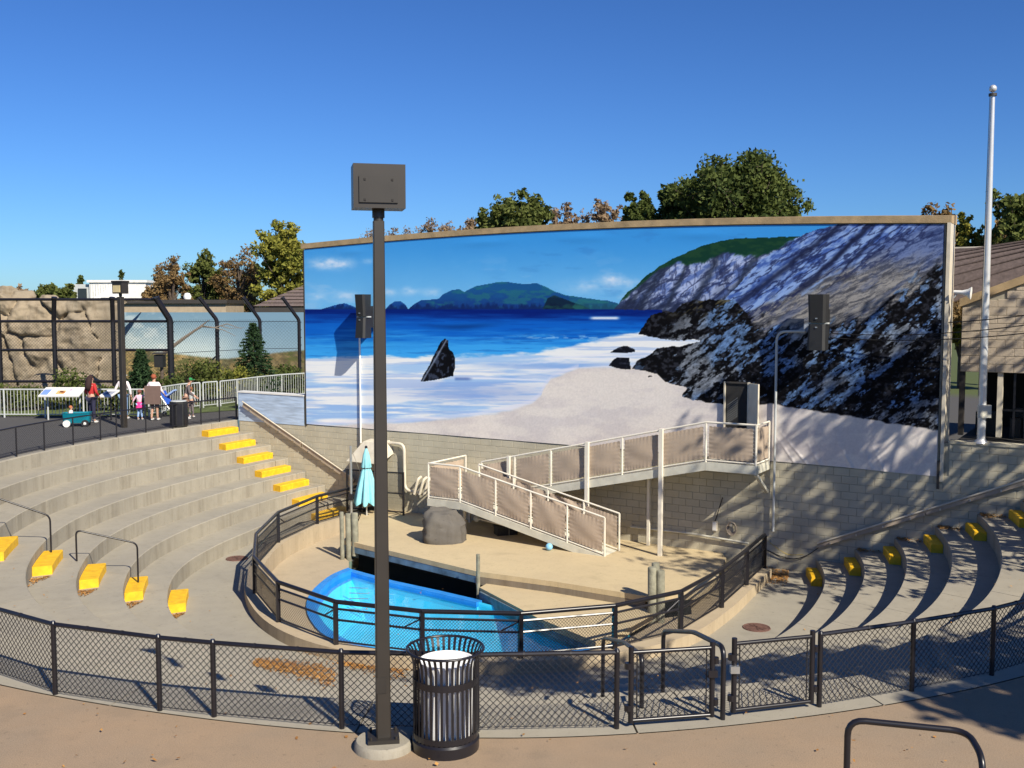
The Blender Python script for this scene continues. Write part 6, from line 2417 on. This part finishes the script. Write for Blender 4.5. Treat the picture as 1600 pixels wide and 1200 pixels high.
def shrub(x, y, h, w, label, leaf, seed, n=90, size=0.07, group='low shrubs behind the railing'):
    rs = np.random.RandomState(seed)
    root = thing('shrub', (x, y, 0), label, 'shrub', group)
    mb = MB()
    ends = []
    for i in range(16):
        a, r_ = rs.uniform(0, 6.28), w * rs.uniform(0.2, 1)
        e = Vector((x + r_ * math.cos(a), y + r_ * math.sin(a) * 0.6, h * rs.uniform(0.35, 0.95)))
        mb.tube([(x + rs.normal() * 0.1 * w, y, -0.05), e], [0.02, 0.008], 4, False)
        ends.append(tuple(e))
    mb.build('stem', M['bark'], root)
    V, F = leaf_cloud(ends, [0.3 * h + 0.12] * 16, n, size, rs)
    fast_mesh('foliage', V, F, M[leaf], root)


for i, (px_, Y_, h_, w_, lf_) in enumerate(((20, 40.5, 0.95, 1.1, 'leaf_green'), (110, 41.5, 1.5, 0.5, 'leaf_dark'), (60, 40.8, 0.8, 1.2, 'leaf_green'), (150, 40.5, 0.9, 0.8, 'leaf_green'), (182, 40.6, 0.9, 0.7, 'leaf_green'), (250, 41.2, 1.3, 0.8, 'leaf_dark'), (290, 43.5, 1.7, 1.0, 'leaf_green'), (320, 44.5, 1.6, 1.0, 'leaf_green'), (350, 45.2, 1.5, 0.9, 'leaf_yellow'), (375, 45.5, 1.3, 0.9, 'leaf_green'), (425, 47.6, 1.0, 0.9, 'leaf_dark'), (450, 48, 1.2, 0.8, 'leaf_dark'))):
    shrub(xat(px_, 610, Y_), Y_, h_, w_, ['low green shrub behind the railing at the left picture edge', 'tall thin dark shrub in front of the rock face', 'wide low shrub below the information board', 'low shrub behind the red jacketed woman', 'low shrub just left of the path lamp post', 'dark shrub below the thick fence post', 'tall green shrub right of the thick fence post', 'green shrub before the painted dunes', 'yellowish shrub behind the narrow gate panel', 'green shrub left of the taller spruce', 'dark shrub right of the taller spruce', 'dark shrub near the left end of the picture wall'][i], lf_, 60 + i)

# dead branch leaning in front of the backdrop
db = thing('dead_branch', at(256, 548, 45), 'bare grey dead branch leaning before the painted backdrop', 'branch')
mb = MB()
def pth(l, Y_, r_):
    mb.tube([Vector(at(a, b_, Y_)) for a, b_ in l], r_, 6, False)
pth([(256, 552), (285, 530), (305, 516), (318, 509)], 44.5, [0.09, 0.075, 0.055, 0.035])
pth([(305, 516), (316, 508), (327, 500)], 44.5, [0.05, 0.035, 0.015])
pth([(316, 510), (335, 512), (355, 506), (378, 514)], 44.6, [0.045, 0.03, 0.022, 0.01])
pth([(335, 512), (350, 516), (368, 525)], 44.6, [0.028, 0.018, 0.008])
pth([(345, 509), (358, 513), (383, 512)], 44.6, [0.022, 0.014, 0.007])
mb.build('branch_wood', mat('bleached wood', (0.2, 0.165, 0.13), 0.9), db)
db2 = thing('dead_branch', at(315, 580, 45.5), 'short leaning dead stick left of the taller spruce', 'branch')
MB().tube([Vector(at(314, 580, 45.5)), Vector(at(328, 566, 45.5)), Vector(at(338, 556, 45.5))], [0.06, 0.05, 0.03], 6).build('branch_wood', M['bark2'], db2)
vb = thing('viewing_box', at(249, 600, 41.3), 'dark box on a post behind the railing next to the small spruce', 'box')
q_ = at(250, 566, 41.3)
MB().box((q_[0], 41.3, zat(564, 41.3)), (0.34, 0.4, 0.5)).build('case', M['speaker'], vb)
MB().box((q_[0], 41.28, zat(552, 41.3)), (0.42, 0.5, 0.06)).build('roof', M['darkstrip'], vb)
MB().tube([(q_[0] + 0.05, 41.35, -0.1), (q_[0] + 0.05, 41.35, zat(570, 41.3))], 0.07, 8).build('post', M['bark'], vb)
cav = rock_shape((at(165, 640, 45)[0] - 1.6, 44.6, 0.4), (2.6, 0.9, 1.1), 77).build('boulder', M['cliff'], smooth=True)
tag(cav, 'overhanging tan boulder at the foot of the rock face', 'rock')

# ================================================================== people
SKIN = mat('skin', (0.55, 0.32, 0.22), 0.6, var=0.04)
SHOE = mat('shoe', (0.6, 0.58, 0.55), 0.6)


def cloth(name, rgb):
    return mat(name, lin(rgb), 0.85, var=0.08, scale=8)


def skin_mesh(name, joints, edges, m_, parent, root_i=0):
    o0 = ORIGIN[parent]
    me = bpy.data.meshes.new(name)
    me.from_pydata([(Vector(j[0]) - o0)[:] for j in joints], edges, [])
    ob = bpy.data.objects.new(name, me)
    COL.objects.link(ob)
    ob.parent = parent
    ORIGIN[ob] = o0
    md = ob.modifiers.new('skin', 'SKIN')
    md.use_smooth_shade = True
    for i, j in enumerate(joints):
        sv = me.skin_vertices[0].data[i]
        r_ = j[1]
        sv.radius = r_ if isinstance(r_, tuple) else (r_, r_)
        sv.use_root = (i == root_i)
    ss = ob.modifiers.new('smooth', 'SUBSURF')
    ss.levels = ss.render_levels = 1
    me.materials.append(m_)
    return ob


def person(loc, h, rz, label, shirt, pants, hair, hair_len='short', arms=None, sit=False, skirt=None, cap=None, lean=0.0, shorts=False, child=False):
    root = thing('person', loc, label, 'person')
    s = h / 1.7
    cr, sr = math.cos(rz), math.sin(rz)
    hs = 1.25 if child else 1.0

    def P(x, y, z):
        y = y - lean * max(0, z - 0.9)
        x, y, z = x * s, y * s, z * s
        return (loc[0] + cr * x - sr * y, loc[1] + sr * x + cr * y, loc[2] + z)
    arms = arms or [((0.24, 0.02, 1.12), (0.24, -0.08, 0.88)), ((-0.24, 0.02, 1.12), (-0.24, -0.08, 0.88))]
    pel = 0.92 if not sit else 0.32
    dz = pel - 0.92
    J = [(P(0, 0, pel), 0.125 * s), (P(0, 0, 1.1 + dz), 0.11 * s), (P(0, 0, 1.3 + dz), 0.125 * s), (P(0, 0, 1.42 + dz), 0.07 * s), (P(0, -0.01, 1.49 + dz), 0.05 * s), (P(0, -0.02, 1.56 + dz), 0.082 * s * hs), (P(0, -0.015, 1.65 + dz), 0.085 * s * hs)]
    E_ = [(0, 1), (1, 2), (2, 3), (3, 4), (4, 5), (5, 6)]
    hands = []
    for sg, (el, wr) in zip((1, -1), arms):
        b_ = len(J)
        el = (el[0], el[1], el[2] + dz)
        wr = (wr[0], wr[1], wr[2] + dz)
        d = Vector(wr) - Vector(el)
        hd = Vector(wr) + d.normalized() * 0.08
        J += [(P(sg * 0.17, 0, 1.38 + dz), 0.058 * s), (P(*el), 0.042 * s), (P(*wr), 0.03 * s), (P(*hd), (0.036 * s, 0.02 * s))]
        E_ += [(2, b_), (b_, b_ + 1), (b_ + 1, b_ + 2), (b_ + 2, b_ + 3)]
        hands.append((hd, d.normalized()))
    legs = []
    for sg in (1, -1):
        b_ = len(J)
        if sit:
            k, a, t = (sg * 0.11, -0.4, 0.36), (sg * 0.12, -0.75, 0.2), (sg * 0.12, -0.8, 0.3)
        else:
            k, a, t = (sg * 0.1, -0.03 * sg - 0.02, 0.48), (sg * 0.105, 0.02 + 0.03 * sg, 0.09), (sg * 0.115, -0.13, 0.035)
        J += [(P(sg * 0.09, 0, pel - 0.05), 0.088 * s), (P(*k), 0.058 * s), (P(*a), 0.04 * s), (P(*t), 0.035 * s)]
        E_ += [(0, b_), (b_, b_ + 1), (b_ + 1, b_ + 2), (b_ + 2, b_ + 3)]
        legs.append((b_, k, a, t))
    skin_mesh('body', J, E_, SKIN, root)
    # fingers
    mb = MB()
    for hd, d in hands:
        side = d.cross(Vector((0, 1, 0.2))).normalized()
        for f in range(4):
            b0 = hd + side * (f - 1.5) * 0.018 + d * 0.02
            l_ = (0.06, 0.07, 0.068, 0.052)[f]
            mb.tube([P(*b0), P(*(b0 + d * l_ * 0.6)), P(*(b0 + d * l_ + Vector((0, -0.02, 0))))], [0.009 * s, 0.008 * s, 0.006 * s], 4)
        b0 = hd - side * 0.03 - d * 0.02
        mb.tube([P(*b0), P(*(b0 - side * 0.02 + d * 0.05))], [0.01 * s, 0.007 * s], 4)
    mb.build('fingers', SKIN, root)
    # face
    hz = 1.6 + dz
    fr = -0.02 - 0.078 * hs
    mb = MB()
    mb.tube([P(0, fr + 0.01, hz + 0.02), P(0, fr - 0.018, hz - 0.02)], [0.008 * s, 0.014 * s], 5)
    for sg in (1, -1):
        mb.blob(P(sg * 0.085 * hs, -0.01, hz - 0.005), (0.014 * s, 0.02 * s, 0.032 * s), 1, 0, 6, 4)
    mb.build('nose_and_ears', SKIN, root)
    for sg in (1, -1):
        MB().blob(P(sg * 0.034, fr + 0.004, hz + 0.012), (0.013 * s, 0.008 * s, 0.009 * s), 1, 0, 6, 4).build('eye', M['cable'], root)
    MB().tube([P(-0.025, fr + 0.004, hz - 0.052), P(0.025, fr + 0.004, hz - 0.052)], 0.007 * s, 5).build('mouth', cloth('lip', (160, 80, 75)), root)
    # hair
    HM = cloth('hair', hair)
    mb = MB()
    c = P(0, 0.018, hz + 0.035)
    mb.blob(c, (0.1 * s * hs, 0.1 * s * hs, 0.098 * s * hs), 3, 0.05, 14, 10)
    if hair_len == 'long':
        mb.tube([P(0, 0.05, hz + 0.06), P(0, 0.095, hz - 0.1), P(0, 0.13, hz - 0.28), P(0, 0.13, hz - 0.42)], [0.09 * s, 0.11 * s, 0.12 * s, 0.07 * s], 10)
    elif hair_len == 'tail':
        mb.tube([P(0, 0.09, hz + 0.05), P(0, 0.13, hz - 0.05), P(0, 0.12, hz - 0.18)], [0.03 * s, 0.04 * s, 0.02 * s], 8)
    mb.build('hair', HM, root, smooth='all')
    # shirt
    SH = cloth('shirt cloth', shirt)
    J2 = [(P(0, 0, pel + 0.02), 0.142 * s), (P(0, 0, 1.1 + dz), 0.128 * s), (P(0, 0, 1.3 + dz), 0.142 * s), (P(0, 0, 1.41 + dz), 0.078 * s)]
    E2 = [(0, 1), (1, 2), (2, 3)]
    for sg, (el, wr) in zip((1, -1), arms):
        b_ = len(J2)
        el = Vector((el[0], el[1], el[2] + dz))
        wr = Vector((wr[0], wr[1], wr[2] + dz))
        J2 += [(P(sg * 0.17, 0, 1.38 + dz), 0.07 * s), (P(*el), 0.054 * s), (P(*(el + (wr - el) * 0.85)), 0.042 * s)]
        E2 += [(2, b_), (b_, b_ + 1), (b_ + 1, b_ + 2)]
    skin_mesh('shirt', J2, E2, SH, root)
    # trousers
    PM = cloth('trouser cloth', pants)
    J3 = [(P(0, 0, pel), 0.137 * s)]
    E3 = []
    for sg, (b0, k, a, t) in zip((1, -1), legs):
        b_ = len(J3)
        a2 = Vector(k) + (Vector(a) - Vector(k)) * (0.9 if not shorts else 0.05)
        J3 += [(P(sg * 0.09, 0, pel - 0.06), 0.1 * s), (P(*k), 0.072 * s), (P(*a2), 0.06 * s)]
        E3 += [(0, b_), (b_, b_ + 1), (b_ + 1, b_ + 2)]
    skin_mesh('trousers', J3, E3, PM, root)
    for sg, (b0, k, a, t) in zip((1, -1), legs):
        MB().blob(P((a[0] + t[0]) / 2, (a[1] + t[1]) / 2 - 0.01, max(0.045, (a[2] + t[2]) / 2 - 0.02)), (0.055 * s, 0.055 * s, 0.05 * s) if sit else ((0.05 + 0.08 * abs(sr)) * s, (0.05 + 0.08 * abs(cr)) * s, 0.05 * s), 2, 0.03, 10, 6).build('shoe', SHOE, root, smooth='all')
    if skirt:
        mb = MB()
        pr_ = [(0.15, pel + 0.12), (0.2, pel - 0.05), (0.24, pel - 0.28)]
        for i in range(1):
            vs, fs = [], []
            for r_, z_ in pr_:
                for j in range(16):
                    a = 2 * math.pi * j / 16
                    vs.append(P(r_ * math.cos(a), r_ * 0.8 * math.sin(a), z_))
            for i2 in range(2):
                for j in range(16):
                    fs.append((i2 * 16 + j, i2 * 16 + (j + 1) % 16, (i2 + 1) * 16 + (j + 1) % 16, (i2 + 1) * 16 + j))
            mb.add(vs, fs)
        mb.build('skirt', cloth('skirt cloth', skirt), root, smooth='all')
    if cap:
        mb = MB()
        mb.blob(P(0, 0.0, hz + 0.06), (0.104 * s * hs, 0.104 * s * hs, 0.08 * s * hs), 4, 0.0, 14, 8)
        mb.obox(P(0, -0.14 * hs, hz + 0.05), (cr * 0.07 * s, sr * 0.07 * s, 0), (-sr * 0.05 * s, cr * 0.05 * s, 0.0), (0, 0, 0.008 * s))
        mb.build('cap', cloth('cap cloth', cap), root, smooth=True)
    return root, P


def feet(px_, py_):
    return survey(px_, py_, 0)


person(feet(144, 661), 1.68, math.pi * 0.86, 'person with long dark hair in a red jacket and dark jeans beside the wagon', (176, 40, 40), (38, 38, 62), (46, 26, 24), 'long', [((0.26, 0.03, 1.12), (0.2, -0.14, 0.94)), ((-0.26, 0.02, 1.12), (-0.2, -0.16, 0.96))])
person(feet(194, 655), 1.66, math.pi * 0.95, 'person in white top, blue jeans and white cap partly behind the path lamp post', (236, 224, 222), (112, 140, 176), (90, 60, 45), 'tail', [((0.3, 0.02, 1.14), (0.4, -0.02, 0.92)), ((-0.27, 0.0, 1.12), (-0.27, -0.06, 0.88))], cap=(240, 236, 232))
_, Pg = person(feet(219, 656), 1.08, math.pi * 1.0, 'small child in pink and white top and pale blue trousers with one arm raised', (238, 190, 205), (150, 180, 222), (120, 70, 60), 'short', [((0.3, 0.0, 1.22), (0.42, 0.0, 1.0)), ((-0.34, 0.0, 1.42), (-0.26, -0.06, 1.66))], child=True, skirt=(232, 60, 140))
_, Pw = person(feet(242, 657), 1.66, math.pi * 0.97, 'person in white top and brown wrap skirt with bare legs behind the pushchair', (238, 220, 222), (110, 88, 78), (150, 78, 50), 'short', [((0.3, 0.02, 1.12), (0.26, -0.16, 0.98)), ((-0.28, 0.0, 1.12), (-0.3, -0.18, 0.96))], shorts=True)
wq = feet(242, 657)
sk = MB().obox((wq[0], wq[1] - 0.17, 0.94), (0.29, 0, 0), (0, 0.012, 0), (0, 0.02, 0.33)).build('sling_cloth', cloth('brown sling', (104, 84, 76)))
tag(sk, 'flat brown cloth hanging on the back of the skirted person', 'cloth')
person(feet(291, 655), 1.5, math.pi * 0.6, 'person in dark grey shirt and green cap bending behind the black bin', (92, 84, 84), (150, 120, 104), (60, 40, 30), 'short', [((0.26, -0.1, 1.1), (0.2, -0.35, 0.95)), ((-0.26, -0.1, 1.1), (-0.2, -0.35, 0.95))], cap=(40, 130, 70), lean=0.25, shorts=True)
person(feet(299, 652), 1.12, math.pi * 0.9, 'small child in pale grey top right of the black bin', (176, 182, 180), (120, 110, 110), (130, 84, 56), 'short', None, child=True)

# pull wagon with a toddler
wp_ = survey(121, 666, 0)
wg = thing('wagon', wp_, 'teal plastic pull wagon with white wheel hubs on the far path', 'wagon')
mb = MB()


def rr(hx, hy, r_, n_=4):
    out = []
    for sx, sy, a0 in ((1, 1, 0), (-1, 1, 90), (-1, -1, 180), (1, -1, 270)):
        for i in range(n_ + 1):
            a = R(a0 + 90 * i / n_)
            out.append((sx * (hx - r_) + r_ * math.cos(a), sy * (hy - r_) + r_ * math.sin(a)))
    return out


lv = [(0.42, 0.2, 0.13), (0.44, 0.22, 0.2), (0.46, 0.25, 0.46), (0.48, 0.27, 0.48), (0.43, 0.22, 0.48), (0.4, 0.19, 0.22)]
vs, fs = [], []
for hx, hy, z_ in lv:
    for (u, v) in rr(hx, hy, 0.1):
        vs.append((wp_[0] + u * 0.97 - v * 0.2, wp_[1] + u * 0.2 + v * 0.97, z_))
n_ = len(vs) // len(lv)
for i in range(len(lv) - 1):
    for j in range(n_):
        fs.append((i * n_ + j, i * n_ + (j + 1) % n_, (i + 1) * n_ + (j + 1) % n_, (i + 1) * n_ + j))
fs += [tuple(range(n_))[::-1], tuple((len(lv) - 1) * n_ + j for j in range(n_))]
mb.add(vs, fs).build('tub', M['plastic_teal'], wg, smooth=True)
for u in (-0.3, 0.3):
    for v in (-0.25, 0.25):
        c = Vector((wp_[0] + u * 0.97 - v * 0.2, wp_[1] + u * 0.2 + v * 0.97, 0.12))
        ax = Vector((-0.2, 0.97, 0))
        w_ = MB().tube([c - ax * 0.035, c + ax * 0.035], 0.12, 16).build('wheel', M['speaker'] if u > 0 else M['white'], wg, smooth=True)
        MB().tube([c - ax * 0.042, c + ax * 0.042], 0.05, 10).build('hub', M['white'], w_, smooth=True)
MB().tube(bend([(wp_[0] + 0.46, wp_[1] + 0.1, 0.2), (wp_[0] + 0.75, wp_[1] + 0.3, 0.35), (wp_[0] + 0.8, wp_[1] + 0.6, 0.8)], 0.1), 0.015, 6).build('pull_handle', M['speaker'], wg)
MB().box((wp_[0] + 0.1, wp_[1], 0.42), (0.35, 0.25, 0.06), 0.2).build('tray', M['white'], wg)
person((wp_[0] - 0.2, wp_[1] - 0.02, 0.14), 0.86, math.pi * 0.5, 'toddler in a white top sitting in the teal wagon', (236, 228, 226), (150, 140, 140), (170, 100, 60), 'short', None, sit=True, child=True)
# pushchair
sp = survey(262, 652, 0)
pc = thing('pushchair', sp, 'blue pushchair with grey canopy beside the black bin', 'pushchair')
x_, y_ = sp[0], sp[1]
for sg in (-1, 1):
    MB().tube([(x_ - 0.3, y_ + sg * 0.2, 1.0), (x_ + 0.05, y_ + sg * 0.2, 0.45), (x_ + 0.3, y_ + sg * 0.2, 0.1)], 0.015, 6).build('frame_tube', M['alu'], pc)
    MB().tube([(x_ - 0.2, y_ + sg * 0.2, 0.1), (x_ + 0.05, y_ + sg * 0.2, 0.5)], 0.015, 6).build('frame_tube', M['alu'], pc)
    for dx in (-0.2, 0.3):
        MB().tube([(x_ + dx, y_ + sg * 0.23 - 0.015, 0.1), (x_ + dx, y_ + sg * 0.23 + 0.015, 0.1)], 0.1, 14).build('wheel', M['speaker'], pc, smooth=True)
MB().obox((x_ - 0.02, y_, 0.72), (0.14, 0, -0.25), (0, 0.19, 0), (0.04, 0, 0.025)).build('seat_back', cloth('blue fabric', (40, 90, 190)), pc)
MB().obox((x_ + 0.18, y_, 0.5), (0.16, 0, 0.02), (0, 0.19, 0), (0, 0, 0.025)).build('seat', cloth('blue fabric', (40, 90, 190)), pc)
MB().obox((x_ + 0.16, y_, 0.92), (0.14, 0, 0.1), (0, 0.18, 0), (-0.02, 0, 0.02)).build('canopy', cloth('grey blue fabric', (140, 165, 205)), pc)

# ================================================================== fallen leaves
def litter(name, pts, sizes, seed, lift=0.012):
    rs = np.random.RandomState(seed)
    n = len(pts)
    P = np.array(pts) + np.stack([np.zeros(n), np.zeros(n), lift + rs.uniform(0, 0.03, n)], 1)
    a = rs.uniform(0, 6.28, n)
    A = np.stack([np.cos(a), np.sin(a), rs.normal(0, 0.3, n)], 1)
    B = np.stack([-np.sin(a), np.cos(a), rs.normal(0, 0.3, n)], 1)
    s = np.array(sizes)[:, None]
    V = np.stack([P - A * s, P + B * s * 0.6, P + A * s, P - B * s * 0.6], 1).reshape(-1, 3)
    V[:, 2] = np.maximum(V[:, 2], np.repeat(np.array(pts)[:, 2], 4) + 0.004)
    o = fast_mesh(name, V, np.arange(4 * n).reshape(n, 4), M['litter'], kind='stuff')
    return o


def pile(cx_, cy_, sx, sy, n, seed, ang=0.0):
    rs = np.random.RandomState(seed)
    out = []
    for i in range(n):
        u, v = rs.normal() * sx, rs.normal() * sy
        x, y = cx_ + u * math.cos(ang) - v * math.sin(ang), cy_ + u * math.sin(ang) + v * math.cos(ang)
        out.append((x, y, surf_z(x, y)))
    return out


pts = []
for k in range(2, 7):
    th = 208.6 + 0.9
    rs = np.random.RandomState(k)
    for i in range(150):
        t = th + abs(rs.normal()) * 1.1
        r_ = ring_r(k, t) - rs.uniform(0.01, 0.4) * max(0.2, 1 - (t - th) / 4)
        p = pol(t, r_, 0)
        pts.append((p[0], p[1], -RISE * (k + 1)))
for (px0, py0, px1, py1, n_, w_) in ((400, 1036, 520, 1056, 1700, 0.12), (535, 1036, 636, 1046, 1300, 0.12), (455, 1000, 490, 1008, 420, 0.07)):
    rs = np.random.RandomState(int(px0))
    for i in range(n_):
        t = rs.rand()
        h_ = hit(px0 + (px1 - px0) * t + rs.normal() * 5, py0 + (py1 - py0) * t + rs.normal() * 6 * (0.5 + t))
        pts.append(h_)
rs = np.random.RandomState(5)
for (pa, pb, n_) in (((1190, 900), (1240, 912), 1100),):
    for i in range(n_):
        p = survey(rs.uniform(1186, 1232), rs.normal(900, 6), FLOOR)
        pts.append(p)
for k in range(0, 6):
    te = wall_end(k, 320, 366)
    for i in range(420):
        t = te - abs(rs.normal()) * 1.3
        r_ = ring_r(k, t) + 0.04 + abs(rs.normal()) * 0.3
        if r_ < wall_r(t, 0.04) and r_ < ring_r(k - 1, t) - 0.02 if k else r_ < wall_r(t, 0.04):
            p = pol(t, r_, 0)
            pts.append((p[0], p[1], -RISE * k))
litter('leaf_litter', pts, rs.uniform(0.016, 0.034, len(pts)), 9)
pts = []
for i in range(150):
    x, y = rs.uniform(-5, 6.5), rs.uniform(6.5, 11.2)
    pts.append((x, y, 0.0))
for i in range(260):
    th = rs.uniform(205, 352)
    r_ = rs.uniform(7.8, 15)
    p = pol(th, r_, 0)
    w_ = wall_r(th, 0.05)
    if r_ < w_ and (Vector(p[:2]) - Vector((0, 24))).length > 6.8:
        pts.append((p[0], p[1], surf_z(p[0], p[1])))
litter('scattered_leaves', pts, rs.uniform(0.012, 0.026, len(pts)), 10)
pts = []
for i in range(60):
    x, y = rs.uniform(-4.3, 1.5), rs.uniform(21.2, 26.5)
    if Vector((x + 2.2, y - 23.6)).length < 2.6:
        pts.append((x, y, WATER))
litter('floating_leaves', pts, rs.uniform(0.02, 0.045, len(pts)), 11, 0.005)

# ================================================================== trees behind the viewpoint whose shade falls on the right side
tree(13.9, 17.8, 0.0, 10.2, 3.6, 'half bare tree standing right of the seating, beyond the picture', 'leaf_orange', n_limb=66, leaves=9, size=0.14, sparse=0.55, seed=71, trunk=0.3, cbot=0.12)
tree(9.0, 6.6, 0.0, 8.6, 3.2, 'wide low leafy tree right of the walkway, beyond the picture', 'leaf_green', n_limb=60, leaves=14, size=0.12, sparse=1.0, seed=72, trunk=0.22, cbot=0.78, cd=1.6)
tree(10.6, 3.4, 0.0, 8.0, 1.7, 'slim leafy tree at the corner of the walkway, beyond the picture', 'leaf_green', n_limb=40, leaves=9, size=0.12, sparse=1.0, seed=73, trunk=0.16, cbot=0.68)
